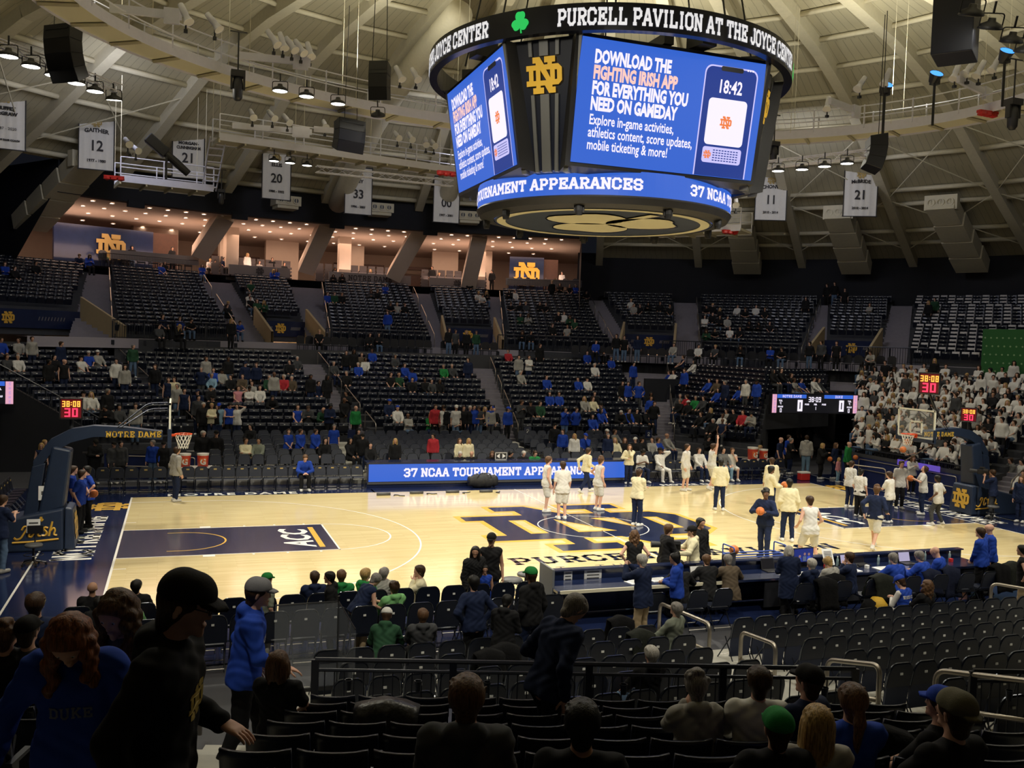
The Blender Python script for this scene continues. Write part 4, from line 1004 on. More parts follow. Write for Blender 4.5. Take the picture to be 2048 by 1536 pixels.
for k in range(8): a = R(10 + 45*k); mb.box((SBC.x + 4.5*math.cos(a), SBC.y + 4.5*math.sin(a), 14.62), (.7, .5, .6), rz=a)
sob(mb, 'inner_frame', M['dark'])

# ---- oval catwalk ring
RX, RY, ZC = 17.0, 13.0, 15.5
cat = thing('catwalk_ring', 'white oval lighting catwalk with rails hung under the dome', 'catwalk', (0, 0, ZC))
def el(a, d=0): c, s = math.cos(R(a)), math.sin(R(a)); n = Vector((c / RX, s / RY, 0)).normalized(); return Vector((RX * c, RY * s, 0)) + n * d
dk_ = MB(); sd = MB(); N_ = 96
for k in range(N_):
 a, b = 360 * k / N_, 360 * (k + 1) / N_
 p = [el(a, -.65), el(b, -.65), el(b, .65), el(a, .65)]
 dk_.quad(*[(q.x, q.y, 0.0) for q in (p[0], p[3], p[2], p[1])]); dk_.quad(*[(q.x, q.y, .16) for q in p])
 for i0, i1 in ((0, 1), (3, 2)):
  q0, q1 = p[i0], p[i1]; sd.quad((q0.x, q0.y, -.08), (q1.x, q1.y, -.08), (q1.x, q1.y, .30), (q0.x, q0.y, .30))
dk_.obj('deck', M['decklit'], cat); sd.obj('side_channel', M['steelw'], cat)
cr = MB()
for k in range(0, 48): p, q = el(7.5*k, -.62), el(7.5*k, .62); cr.tube([(p.x, p.y, -.05), (q.x, q.y, -.05)], .07, 4)
cr.obj('cross_rib', M['steelc'], cat)
for d in (-.65, .65):
 for h in (.62, 1.1): r_ = MB(); r_.tube([tuple(el(360*k/72, d) + Vector((0, 0, h))) for k in range(72)], .028, 5, closed=True); r_.obj('guard_bar', M['steelw'], cat, smooth=True)
for k in range(0, 40):
 for d in (-.65, .65): p_ = MB(); q = el(9*k, d); p_.box((q.x, q.y, .65), (.05, .05, 1.0)); p_.obj('rail_post', M['steelw'], cat)
hg = MB()
for k in range(20):
 for d in (-.65, .65): q = el(18*k + 4, d); hg.tube([(q.x, q.y, .2), (q.x, q.y, dome_z(q.length) - ZC - .4)], .012, 4)
hg.obj('hanger_rods', M['steelc'], cat)
# ---- straight catwalk behind, ladder and follow-spot platforms
def walkway(name, a, b, w_, label, h=1.1, rods=True, side='steelc'):
 a, b = Vector(a), Vector(b); t = thing(name, label, 'catwalk', tuple((a + b) / 2), math.atan2(b.y - a.y, b.x - a.x)); L = (b - a).length; hz = L / 2
 m = MB(); m.box((0, 0, 0), (L, w_, .12));
 for k in range(int(L / 1.2) + 1): m.box((-hz + k * 1.2, 0, -.12), (.08, w_, .16))
 m.obj('deck', M['steelc'], t)
 s_ = MB(); s_.box((0, -w_/2, .06), (L, .06, .34)); s_.box((0, w_/2, .06), (L, .06, .34)); s_.obj('side_channel', M['steelw'], t)
 for d in (-1, 1):
  for hh in (.6, h): r_ = MB(); r_.tube([(-hz, d*w_/2, hh), (hz, d*w_/2, hh)], .028, 5); r_.obj('guard_bar', M['steelw'], t)
 for k in range(int(L / 2.0) + 2):
  x = -hz + min(L, k * 2.0)
  for d in (-1, 1): p_ = MB(); p_.box((x, d*w_/2, h/2), (.05, .05, h)); p_.obj('rail_post', M['steelw'], t)
 if rods:
  g = MB()
  for k in range(int(L / 4) + 1):
   for d in (-1, 1): g.tube([(-hz + k*4, d*w_/2, 0), (-hz + k*4, d*w_/2, 5.0)], .012, 4)
  g.obj('hanger_rods', M['steelc'], t)
 return t
CW0, CW1 = onz(432, 280, 14.9), onz(905, 350, 14.9)
walkway('straight_catwalk', CW0, (CW1[0] + 3.2, CW1[1] + .2, 14.9), 1.3, 'cream straight lighting catwalk left of the scoreboard, above the hanging banners')
PL0, PL1 = onz(235, 364, 13.2), onz(418, 384, 13.2)
platL = walkway('follow_spot_platform', PL0, PL1, 2.0, 'cream follow-spot platform hanging at the left end of the straight catwalk', rods=True)
PR0, PR1 = onz(1296, 468, 12.3), onz(1492, 462, 12.3)
walkway('follow_spot_platform', PR0, PR1, 2.0, 'cream follow-spot platform partly hidden behind the bottom of the scoreboard', rods=True)
lad = thing('steel_ladder', 'cream ship ladder between the straight catwalk and the follow-spot platform', 'ladder', tuple(PL1))
a, b = Vector((0, 0, .1)), Vector(CW0) - Vector(PL1) + Vector((.1, 0, .1)); s_ = Vector((.35, .1, 0)); m = MB()
m.tube([a - s_, b - s_], .04, 5); m.tube([a + s_, b + s_], .04, 5); m.obj('stringer', M['steelw'], lad)
for k in range(8): r_ = MB(); p = a.lerp(b, (k + .5) / 8); r_.box(tuple(p), (.7, .22, .04)); r_.obj('tread', M['steelw'], lad)
# ---- light truss on the left and right
def truss(a, b, label, m='steelw', d=.28):
 a, b = Vector(a), Vector(b); t = thing('light_truss', label, 'truss', tuple(a)); ax = b - a; L = ax.length; n = max(4, int(L / .45)); e = ax.normalized(); s_ = e.cross(Vector((0, 0, 1))).normalized() * d / 2; up = Vector((0, 0, d / 2))
 cs = [s_ + up, -s_ + up, -s_ - up, s_ - up]; mb = MB()
 for c in cs: mb.tube([c, ax + c], .025, 4)
 mb.obj('chord', M[m], t); w_ = MB()
 for k in range(n):
  p, q = ax * (k / n), ax * ((k + 1) / n)
  for i in range(4): c0_, c1_ = cs[i], cs[(i + 1) % 4]; w_.tube([p + c0_, q + c1_] if k % 2 else [p + c1_, q + c0_], .012, 3, cap=False)
 w_.obj('lacing', M[m], t); return t
TL0, TL1 = onz(-30, 78, 15.0), onz(240, 178, 15.0)
truss(TL0, TL1, 'white lattice truss carrying six lamps at the upper left')
TM0, TM1 = onz(632, 338, 13.6), onz(905, 367, 13.6)
truss(TM0, TM1, 'silver lattice truss hanging in front of the 33 banner')
TR0, TR1 = onz(1490, 335, 13.6), onz(1735, 307, 13.6)
truss(TR0, TR1, 'white lattice truss with four lamps right of the scoreboard')
# ---- high-bay lamps
def bay_proto():
 t = thing('high_bay_lamp', 'x', 'lamp', (0, 0, 0), 0)
 m = MB(); m.lathe([(.0, .30), (.10, .30), (.12, .2), (.30, .12), (.36, .0), (.33, -.02)], 18); m.obj('lamp_housing', M['dark'], t, smooth=True)
 f = MB(); f.lathe([(0, -.005), (.32, -.005)], 18); f.obj('lamp_lens', M['lamp'], t)
 b = MB(); b.tube(bend([(-.34, 0, .05), (-.34, 0, .42), (.34, 0, .42), (.34, 0, .05)], .1), .02, 5); b.tube([(0, 0, .42), (0, 0, .75)], .035, 5); b.obj('yoke', M['dark'], t)
 return t
bay = None
def lamp_at(u, v, z, lab, tilt=0, sc=1.0):
 global bay
 p = onz(u, v, z)
 if bay is None: bay = bay_proto(); o = bay; o.location = p
 else: o = dup(bay, p)
 o['label'] = lab; o.scale = (sc, sc, sc); o.rotation_euler = (R(tilt), 0, R(-20)); o['group'] = 'high-bay lamps under the dome'
 return o
for k, (u, v) in enumerate(((17, 113), (62, 133), (108, 151), (153, 167), (190, 183), (228, 200))): lamp_at(u, v, 14.55, 'lit black high-bay lamp under the upper left truss, %s from its left end' % ordn(k), 8 if k == 5 else 0, .88)
for k, (u, v) in enumerate(((560, 182), (613, 193), (676, 208))): lamp_at(u, v, 14.95, 'lit black high-bay lamp under the oval catwalk, %s left of the tilted one' % ['third', 'second', 'next'][k], 0, .84)
lamp_at(756, 232, 14.9, 'tilted bright high-bay lamp under the oval catwalk near the small black loudspeaker', 25, .84)
for k, (u, v) in enumerate(((548, 322), (580, 326), (614, 331))): lamp_at(u, v, 14.2, 'small lit high-bay lamp under the straight catwalk, %s from the left' % ordn(k), 0, .72)
for k, (u, v) in enumerate(((1556, 342), (1604, 339), (1649, 333), (1694, 327))): lamp_at(u, v, 13.1, 'small high-bay lamp under the right truss, %s from the left' % ordn(k), 0, .72)
for k, (u, v) in enumerate(((1942, 30), (1980, 57), (2022, 84), (2050, 104))): lamp_at(u, v, 15.2, 'large bright high-bay lamp in the top right corner, %s from the left' % ordn(k), 24, .95)
# ---- stage spots on the catwalks: white cans, moving heads, blue wash lights
def can(p, aim, lab, s=1.0, m='steelw'):
 t = thing('spotlight', lab, 'spotlight', tuple(p), 0, 'white spotlights on the catwalks'); q = (Vector(aim) - Vector(p)).to_track_quat('-Z', 'Y').to_matrix().to_4x4()
 b = MB(); b.lathe([(.0, .5), (.10, .48), (.12, .1), (.10, .0), (.17, -.25), (.19, -.28)], 12, T=q @ Matrix.Scale(s, 4)); b.obj('lamp_can', M[m], t, smooth=True)
 f = MB(); f.lathe([(0, -.27), (.18, -.27)], 12, T=q @ Matrix.Scale(s, 4)); f.obj('lens', M['white'], t)
 y = MB(); y.tube([(0, 0, 0), (0, 0, -.55 * s)], .03, 5); y.box((0, 0, -.5*s), (.12, .12, .1)); y.obj('clamp', M['dark'], t); return t
CANS = [(372, 32, 15.9), (430, 48, 16.2), (548, 80, 16.6), (566, 86, 16.6), (584, 92, 16.6), (602, 98, 16.6), (620, 104, 16.6), (800, 150, 16.6), (832, 152, 16.6), (505, 230, 15.8), (545, 232, 15.8), (575, 240, 15.8), (650, 250, 15.8), (795, 272, 15.8), (822, 275, 15.8), (852, 285, 15.8), (868, 288, 15.8),
  (1655, 210, 16.4), (1720, 170, 16.6), (1772, 158, 16.7), (1910, 148, 16.7), (1935, 140, 16.7), (1958, 142, 16.7), (1990, 130, 16.8), (256, 285, 14.4), (272, 298, 14.3), (1472, 405, 13.2)]
for k, (u, v, z) in enumerate(CANS):
 p = onz(u, v, z); side = 'left of the scoreboard' if u < 860 else 'right of the scoreboard'
 wh = 'oval catwalk' if (v < 220 and u < 900) or (u > 1500) else ('follow-spot platform' if u < 300 or u == 1472 else 'straight catwalk')
 can(p, (p[0] * .3 + (2 if k % 3 else -3), -2 + k % 4, 2), 'white can spotlight, %s %s, %s from left' % (wh, side, ordn(sum(1 for q in CANS[:k] if (q[0] < 860) == (u < 860)))), .95)
def mover(p, lab, s=1.0):
 t = thing('moving_head_light', lab, 'spotlight', tuple(p)); m = MB(); m.box((0, 0, 0), (.5*s, .4*s, .22*s)); m.obj('lamp_base', M['dark'], t)
 m = MB(); m.box((-.22*s, 0, -.3*s), (.07*s, .2*s, .5*s)); m.box((.22*s, 0, -.3*s), (.07*s, .2*s, .5*s)); m.obj('yoke', M['dark'], t)
 m = MB(); m.lathe([(.0, -.05), (.14, -.08), (.19, -.4), (.17, -.85), (.1, -.95), (0, -.96)], 14, T=Matrix.Scale(s, 4)); m.obj('lamp_head', M['dark'], t, smooth=True)
 m = MB(); m.tube([(0, 0, .1*s), (0, 0, 1.5*s)], .03, 5); m.tube([(-.3*s, 0, 1.5*s), (.3*s, 0, 1.5*s)], .03, 5); m.obj('hanging_pole', M['dark'], t)
mover(onz(476, 148, 15.3), 'black moving-head light on a pole at the left part of the oval catwalk'); mover(onz(443, 382, 13.0), 'small moving-head light below the steel ladder', .7); mover(onz(1548, 288, 14.6), 'black moving-head light just right of the scoreboard', .8); mover(onz(2027, 205, 15.0), 'black moving-head light under the oval catwalk at the right edge')
for k, (u, v, z, lab) in enumerate(((1772, 172, 16.6, 'blue-lensed wash light on the oval catwalk, leftmost of the three'), (1872, 150, 16.8, 'blue-lensed wash light on the oval catwalk, middle of the three'), (2013, 105, 17.0, 'blue-lensed wash light beside the bright lamps at top right'))):
 p = onz(u, v, z); t = thing('wash_light', lab, 'spotlight', tuple(p), 0, 'blue wash lights'); q = (Vector((-3, -12, 14))).to_track_quat('Z', 'Y').to_matrix().to_4x4()
 m = MB(); m.lathe([(.1, -.35), (.17, -.3), (.26, .05), (.26, .08)], 14, T=q); m.box((.1, .15, -.2), (.3, .25, .25)); m.obj('lamp_can', M['dark'], t)
 m = MB(); m.lathe([(0, .07), (.25, .07)], 14, T=q); m.obj('blue_lens', M['bluel'], t)
 m = MB(); m.tube([(.05, .1, -.2), (.05, .1, -1.9)], .05, 6); m.obj('stand_pole', M['black'], t)
# electrical boxes on the catwalks
for (u, v, z, w_, lab) in ((292, 24, 16.2, 2.2, 'white dimmer box on the oval catwalk at the far left'), (550, 118, 16.2, 2.6, 'white dimmer box on the oval catwalk above the row of five cans'), (545, 258, 15.5, 3.6, 'white cable trough on the straight catwalk'), (672, 262, 15.4, 2.0, 'white cable trough on the straight catwalk above the middle lamps'), (1690, 213, 16.2, 2.4, 'white cable trough on the oval catwalk right of the scoreboard'), (1950, 175, 16.3, 3.0, 'white cable trough on the oval catwalk near the blue wash lights')):
 p = onz(u, v, z); m = MB(); m.box((0, 0, 0), (w_, .12, .26)); m.box((w_*.36, -.04, -.05), (w_*.22, .14, .5)); o = m.obj('cable_trough', M['steelw'], loc=tuple(p)); o.rotation_euler = (0, 0, R(-6 if u < 900 else 22)); tag(o, lab, 'cable trough')
# red clamps / hoist motors
for (u, v, z, lab) in ((228, 358, 13.0, 'red lamp cluster under the left follow-spot platform'), (893, 349, 13.6, 'red hoist motor beside the left screen of the scoreboard'), (1460, 466, 12.1, 'red lamp cluster under the right follow-spot platform'), (1975, 230, 15.3, 'red cable clamp under the oval catwalk at right')):
 p = onz(u, v, z); m = MB()
 for dx in (-.3, 0, .3): m.lathe([(0, .1), (.15, .06), (.17, -.06), (0, -.12)], 8, (dx, .05 * math.sin(dx * 9), .03))
 m.box((0, 0, .1), (.9, .2, .1)); tag(m.obj('red_lamp_cluster', M['red'], loc=tuple(p)), lab, 'lamp')
# follow spot on the platform
p = onz(333, 308, 14.3); t = thing('follow_spot', 'large black follow spot leaning on the left platform', 'spotlight', tuple(p)); T = Matrix.Rotation(R(-40), 4, 'Y')
m = MB(); m.box((-.55, 0, .0), (1.1, .5, .5), T=None); m.v = [tuple(T.inverted() @ Vector(q)) for q in m.v]; m.obj('lamp_house', M['dark'], t, bevel=.05)
m = MB(); m.lathe([(.18, 0), (.20, .6), (.17, 1.3)], 12, T=Matrix.Rotation(R(130), 4, 'Y')); m.obj('barrel', M['dark'], t); m = MB(); m.box((.0, 0, -.65), (.1, .4, 1.0)); m.obj('stand', M['dark'], t)
# ---- loudspeakers
def array(u, v, z, n, w_, lab, az=0, hb=.5, curve=10, dep=.62):
 p = onz(u, v, z); t = thing('line_array_speaker', lab, 'loudspeaker', tuple(p), R(az)); Rf = hb / R(curve); a0 = 8
 for k in range(n):
  m = MB(); P8 = []
  for a in (a0 - curve * (k + 1), a0 - curve * k):
   ca, sa = math.cos(R(a)), math.sin(R(a)); F_, B_ = (-Rf * ca + Rf, Rf * sa), (-(Rf - dep) * ca + Rf, (Rf - dep) * sa)
   P8 += [(-w_/2, F_[0], F_[1]), (w_/2, F_[0], F_[1]), (w_*.44, B_[0], B_[1]), (-w_*.44, B_[0], B_[1])]
  m.hexa(P8); m.obj('speaker_box', M['black'], t, bevel=.012, seg=1)
 m = MB(); m.box((0, .3, .22), (w_*.85, .6, .05)); m.tube([(-.3, .2, .2), (-.2, .2, 5)], .015, 4); m.tube([(.3, .2, .2), (.2, .2, 5)], .015, 4); m.obj('rigging', M['black'], t)
 return t
array(112, 70, 15.6, 4, 1.15, 'big black curved line-array loudspeaker at the upper left', -40, hb=.48, curve=10)
array(755, 150, 16.0, 3, .75, 'small black line-array loudspeaker hanging by the oval catwalk', -30, hb=.5, curve=7)
array(706, 256, 14.6, 3, 1.25, 'black curved line-array loudspeaker in front of the straight catwalk', 20, hb=.46, curve=10)
array(1770, 292, 13.9, 3, 1.3, 'black curved line-array loudspeaker below the oval catwalk right of the scoreboard', 60, hb=.46, curve=10)
p = onz(1912, 52, 15.6); m = MB(); m.box((0, 0, 0), (1.35, 1.1, 1.9)); tag(m.obj('subwoofer_box', mat('black_speaker_paint', (.012, .014, .028), .5), loc=tuple(p), bevel=.03), 'tall black loudspeaker box hanging at the top right', 'loudspeaker').rotation_euler = (0, 0, R(38))
# ---- banners
BAN = [(12, 238, 'left', ['MUFFET', 'McGRAW'], '', 'HALL OF FAME COACH', 'white banner cut by the left edge, with a two-line name and 2020'), (193, 284, '', ['GAITHER'], '12', '1977 - 1980', 'white banner lettered GAITHER behind the follow-spot platform'), (377, 305, '', ['MORGAN-', 'CUNNINGHAM'], '21', '', 'white banner lettered MORGAN-CUNNINGHAM behind the follow spot'),
       (553, 350, '', ['ELLIS'], '20', '1988 - 1992', 'white banner lettered ELLIS 20'), (717, 382, '', ['IVEY'], '33', '1996 - 2001', 'white banner lettered IVEY 33'), (893, 400, '', ['RILEY'], '00', '1997 - 2001', 'white banner lettered RILEY 00 beside the scoreboard'), (1542, 393, '', ['ACHONWA'], '11', '2010 - 2014', 'white banner lettered ACHONWA 11 right of the scoreboard'), (1721, 383, '', ['McBRIDE'], '21', '2010 - 2014', 'white banner lettered McBRIDE 21')]
for (u, v, _s, nm, num, yr, lab) in BAN:
 p = oncyl(u, v, 34.0); az = math.atan2(p[0], p[1]); bw, bh = 1.78, 3.05
 if u > 1500: bw, bh = 2.0, 3.1
 fx = Vector(CAM_LOC) - Vector(p); rz = -az * .55 + (-.25 if u < 500 else 0.0)
 t = thing('hanging_banner', lab, 'banner', tuple(p), rz, 'honour banners'); m = MB(); n = 16
 for i in range(n + 1):
  x = -bw/2 + bw * i / n; yy = .035 * math.sin(i * 1.9)
  m.v += [(x, yy, -bh/2), (x, yy * .3, bh/2)]; m.v += []
 m.f = [(2*i, 2*i + 2, 2*i + 3, 2*i + 1) for i in range(n)]; m.m = [0] * n
 o = m.obj('banner_cloth', M['canvas'], t, smooth=True)
 b = MB()
 for (c, d) in (((0, -.02, bh/2), (bw + .1, .05, .07)), ((0, -.02, -bh/2), (bw + .1, .05, .05)), ((-bw/2, -.02, 0), (.05, .05, bh)), ((bw/2, -.02, 0), (.05, .05, bh))): b.box(c, d)
 b.obj('banner_border', M['ink'], t)
 L = MB(); T = lambda x, y: (x, -.06, y)
 hN = .30 if len(nm) == 1 else .24
 for i, s in enumerate(nm):
  P_, F_ = text_geo(s, hN, bold=.012, xs=min(1.0, 9.5 / len(s) * .85) if len(s) > 7 else 1.0); y0 = .45 - .27 * i
  arch = lambda x: .08 - .16 * x * x
  L.add([T(x, y + y0 + (arch(x) if len(nm) == 1 else 0)) for x, y in P_], F_)
 if num: P_, F_ = text_geo(num, .80, bold=.016, xs=.9); L.add([T(x, y - .48 - (.12 if len(nm) > 1 else 0)) for x, y in P_], F_)
 if yr: P_, F_ = text_geo(yr, .20 if len(yr) < 14 else .12, bold=.009); L.add([T(x, y - 1.1) for x, y in P_], F_)
 if nm[0] == 'MUFFET': P_, F_ = text_geo('1987 - 2020', .2); L.add([T(x, y - .55) for x, y in P_], F_)
 L.obj('banner_lettering', M['ink'], t)
 g = MB(); mono(g, lambda x, y: (x, -.06, y + 1.05), .48); g.obj('banner_monogram', mat('banner_gold', (.42, .30, .10), .7), t)
 r_ = MB(); r_.tube([(-bw/2, 0, bh/2), (-bw/2, 0, bh/2 + 3.2)], .012, 4); r_.tube([(bw/2, 0, bh/2), (bw/2, 0, bh/2 + 3.2)], .012, 4); r_.obj('hanging_wire', M['dark'], t)
# ================================================================== COURTSIDE
# restrict the right corner block at the tunnel; dark walls of the two floor tunnels
mb = MB(); W0 = [ony(u, v, 14.6) for u, v in ((-60, 735), (35, 780), (197, 871), (197, 950), (-60, 955))]
mb.add([tuple(q) for q in W0] + [(q[0], q[1] + .4, q[2]) for q in W0], [(0, 1, 2, 3, 4), (0, 5, 6, 1), (1, 6, 7, 2), (2, 7, 8, 3)]); struct(mb.obj('wall_tunnel_left', M['wallk']))
t = thing('sloping_guard_rail', 'black barred rail sloping down along the left floor tunnel', 'railing', tuple(W0[1]))
a, b = Vector(W0[0]), Vector(W0[2]); o_ = Vector(t.location); up = Vector((0, 0, .75)); m = MB(); m.tube([a + up - o_, b + up - o_], .03, 5); m.obj('top_rail', M['blackrail'], t)
m = MB()
for k in range(36): p = a.lerp(b, k / 35) - o_; m.box((p.x, p.y, p.z + .37), (.02, .02, .75))
m.obj('baluster_row', M['blackrail'], t)
mb = MB(); mb.box((19.5, 21.5, 2.0), (13, .2, 4.2)); mb.box((20.6, 18.6, 3.7), (6.5, 5.5, .2)); struct(mb.obj('wall_tunnel_right', M['wallk']))
mb = MB(); q = ony(1650, 850, 21.3); mb.box((q[0], 21.35, 1.1), (1.6, .1, 2.2)); struct(mb.obj('door_1', M['wallg']))
q = ony(1629, 826, 15.1); mb = MB(); mb.box((q[0], 15.2, q[2]), (.36, .06, .16)); o = mb.obj('exit_sign', M['dark']); tag(o, 'green lit exit sign under the video board', 'sign'); g = MB(); put(g, text_geo('EXIT', .13, bold=.004), lambda x, y: (q[0] + x, 15.16, q[2] - .05 + y)); g.obj('sign_lettering', M['exitg'], o)
# ---- scoreboards above the tunnels
def vboard(c, w_, h_, label, parts=True):
 t = thing('video_scoreboard', label, 'scoreboard', c); x0 = -w_/2
 m = MB(); m.box((0, .12, 0), (w_ + .1, .22, h_ + .1)); m.obj('cabinet', M['black'], t)
 m = MB(); m.quad((x0, 0, -h_/2), (-x0, 0, -h_/2), (-x0, 0, h_/2), (x0, 0, h_/2)); m.obj('screen', M['scrn'], t)
 T = lambda x, y: (x, -.02, y); L = MB()
 for s in (-1, 1):
  L.flat([[(s*w_*.475 - w_*.025, -h_/2), (s*w_*.475 + w_*.025, -h_/2), (s*w_*.475 + w_*.025, h_/2), (s*w_*.475 - w_*.025, h_/2)]], T, 1)
  for k in range(5): put(L, text_geo('III' if k % 2 else 'IVI', h_*.14), lambda x, y, k=k, s=s: (s*w_*.475 + y - .03, -.03, x + h_*(-.4 + .2*k)), 4)
  a, b = (-.445, -.11) if s < 0 else (.10, .445); L.flat([[(a*w_, h_*.30), (b*w_, h_*.30), (b*w_, h_*.5), (a*w_, h_*.5)]], T, 2)
  put(L, slab_geo('NOTRE DAME' if s < 0 else 'DUKE', h_*.15, serif=False, th=1.5), lambda x, y, a=a, b=b: ((a + b)/2*w_ + x, -.03, h_*.4 + y), 3)
  put(L, seg_geo('0', h_*.62, .2), lambda x, y, s=s: ((-.18 if s < 0 else .31)*w_ + x, -.02, -h_*.10 + y), 0)
  put(L, text_geo('TOL', h_*.12, bold=.006), lambda x, y, s=s: (s*.405*w_ + x, -.02, h_*.12 + y), 0); put(L, seg_geo('4', h_*.15), lambda x, y, s=s: (s*.405*w_ + x, -.02, h_*.02 + y), 0)
  put(L, text_geo('FOULS', h_*.11, bold=.006), lambda x, y, s=s: (s*.405*w_ + x, -.02, -h_*.20 + y), 0); put(L, seg_geo('0', h_*.22), lambda x, y, s=s: (s*.40*w_ + x, -.02, -h_*.36 + y), 0)
 put(L, seg_geo('38:09', h_*.28), lambda x, y: (x - .01*w_, -.02, h_*.24 + y), 0)
 for x_, s in ((-.10, 'POSS'), (0, 'PER'), (.10, 'POSS')): put(L, text_geo(s, h_*.12, bold=.006), lambda x, y, x_=x_: (x_*w_ + x, -.02, -h_*.07 + y), 0)
 put(L, seg_geo('1', h_*.18), lambda x, y: (x, -.02, -h_*.24 + y), 0)
 L.obj('screen_figures', [M['scrw'], mat('screen_rose', (0, 0, 0), .5, emit=(.9, .45, .6), es=.9), M['scr'], M['scrl'], mat('screen_blue_violet', (0, 0, 0), .5, emit=(.35, .3, .9), es=.8)], t)
 return t
A_, B_ = ony(1545, 787, 12.4), ony(1713, 828, 12.4)
vboard(((A_[0] + B_[0])/2, 12.4, (A_[2] + B_[2])/2), B_[0] - A_[0], A_[2] - B_[2] - .06, 'wide black scoreboard with NOTRE DAME, DUKE and 38:09 over the right floor tunnel')
A_, B_ = ony(27, 763, 13.8), ony(27, 808, 13.8)
vboard((A_[0] - 2.75, 13.8, (A_[2] + B_[2])/2), 5.5, A_[2] - B_[2], 'scoreboard cut by the left edge of the photo above the left tunnel')
# ---- far tiers for folding chairs
FCY, FCZ = 10.3, .25
mb = MB()
for j in range(6): mb.box((-.5, FCY + .85*j + .12, (FCZ + .106*j)/2), (24.0, .86, FCZ + .106*j))
struct(mb.obj('stand_tier', M['conc']))
for (u0, u1) in ((700, 762), (1072, 1100), (1352, 1372)):
 mb = MB(); p, q = ony(u0, 905, 10.3), ony(u1, 905, 10.3)
 for k in range(8): mb.box(((p[0] + q[0])/2, 10.2 + .62*k, .08 + .07*k), (q[0] - p[0], .64, .16 + .14*k))
 struct(mb.obj('stair_flight', mat('pale_concrete_step', (.42, .41, .36), .8)))
# ---- near tiers for folding chairs
NY0, NPI, NRS = -12.3, .95, .10
mb = MB()
for j in range(0, 8): mb.box((-1.0, NY0 - NPI*j - .0 - .1, NRS*j/2 - .005), (21.0, NPI, NRS*j + .01))
struct(mb.obj('stand_tier', mat('pale_concrete_step', (.42, .41, .36), .8)))

# ---- folding chairs: local -Y is the way the sitter looks
def chair_meshes(hi=.87, w_=.44):
 B = MB(); n = 8
 prof = [(-w_/2, .50), (-w_/2, hi - .17)] + [(-w_/2 + .12 - .12*math.cos(R(90*k/n)) + 0, hi - .17 + .17*math.sin(R(90*k/n))) for k in range(1, n + 1)]
 poly = prof + [(-x, z) for x, z in reversed(prof)]
 sl = lambda z: .20 + (z - .5) * .22
 V = [(x, sl(z) - .02, z) for x, z in poly] + [(x, sl(z) + .025, z) for x, z in poly]; m = len(poly)
 tri = tessellate_polygon([[Vector((x, z, 0)) for x, z in poly]]); F = [tuple(t) for t in tri] + [tuple(m + i for i in reversed(t)) for t in tri] + [(i, (i+1) % m, m + (i+1) % m, m + i) for i in range(m)]
 B.add(V, F)
 pl = [(x * 1.03, sl(z) + .003, z + (.012 if z > hi - .1 else 0)) for x, z in poly]; E_ = MB(); E_.tube([pl[0]] + pl[1:-1] + [pl[-1]], .016, 6)
 U = MB(); U.add([(-.205, .13, .12), (.205, .13, .12), (.205, .17, .12), (-.205, .17, .12), (-.215, .18, .53), (.215, .18, .53), (.215, .225, .53), (-.215, .225, .53)], [(0, 3, 2, 1), (4, 5, 6, 7), (0, 1, 5, 4), (1, 2, 6, 5), (2, 3, 7, 6), (3, 0, 4, 7)])   # folded seat
 S = MB(); S.add([(-.21, -.24, .43), (.21, -.24, .43), (.21, .17, .41), (-.21, .17, .41), (-.20, -.22, .47), (.20, -.22, .47), (.20, .16, .455), (-.20, .16, .455)], [(0, 3, 2, 1), (4, 5, 6, 7), (0, 1, 5, 4), (1, 2, 6, 5), (2, 3, 7, 6), (3, 0, 4, 7)])   # opened seat
 L = []
 for s in (-1, 1):
  l = MB(); l.tube([(s*.225, .20, .52), (s*.225, -.22, .0)], .012, 5); L.append(l)
  l = MB(); l.tube([(s*.205, -.02, .46), (s*.205, .30, .0)], .012, 5); L.append(l)
 br = MB(); br.tube([(-.225, -.17, .06), (.225, -.17, .06)], .010, 4); br.tube([(-.205, .27, .05), (.205, .27, .05)], .010, 4)
 P = MB(); P.box((0, sl(hi - .13) + .03, hi - .15), (.05, .012, .035)); Q = MB(); Q.box((0, sl(hi - .13) - .026, hi - .08), (.11, .012, .05))
 return dict(back=B, edge=E_, fold=U, seat=S, legs=L, brace=br, plate=P, logo=Q, sl=sl)
cm = chair_meshes(); CMH = chair_meshes(1.0, .46)
def mk(cm, sfx):
 return dict(back=cm['back'].mesh('back' + sfx, M['seat2']), edge=cm['edge'].mesh('edge' + sfx, mat('black_gloss_tube', (.10, .11, .13), .22, .9)), edge2=cm['edge'].mesh('edge2' + sfx, M['frame']), fold=cm['fold'].mesh('fold' + sfx, M['skirt'] if False else mat('navy_seat_underside', (.014, .022, .055), .5)), seat=cm['seat'].mesh('seat' + sfx, M['seat2']), legs=[l.mesh('leg' + sfx, M['frame']) for l in cm['legs']], brace=cm['brace'].mesh('brace' + sfx, M['chrome']), plate=cm['plate'].mesh('plate' + sfx, M['plate']), logo=cm['logo'].mesh('logo' + sfx, mat('chair_gold', (.55, .40, .14), .5)))
MC, MCH = mk(cm, ''), mk(CMH, '_high')
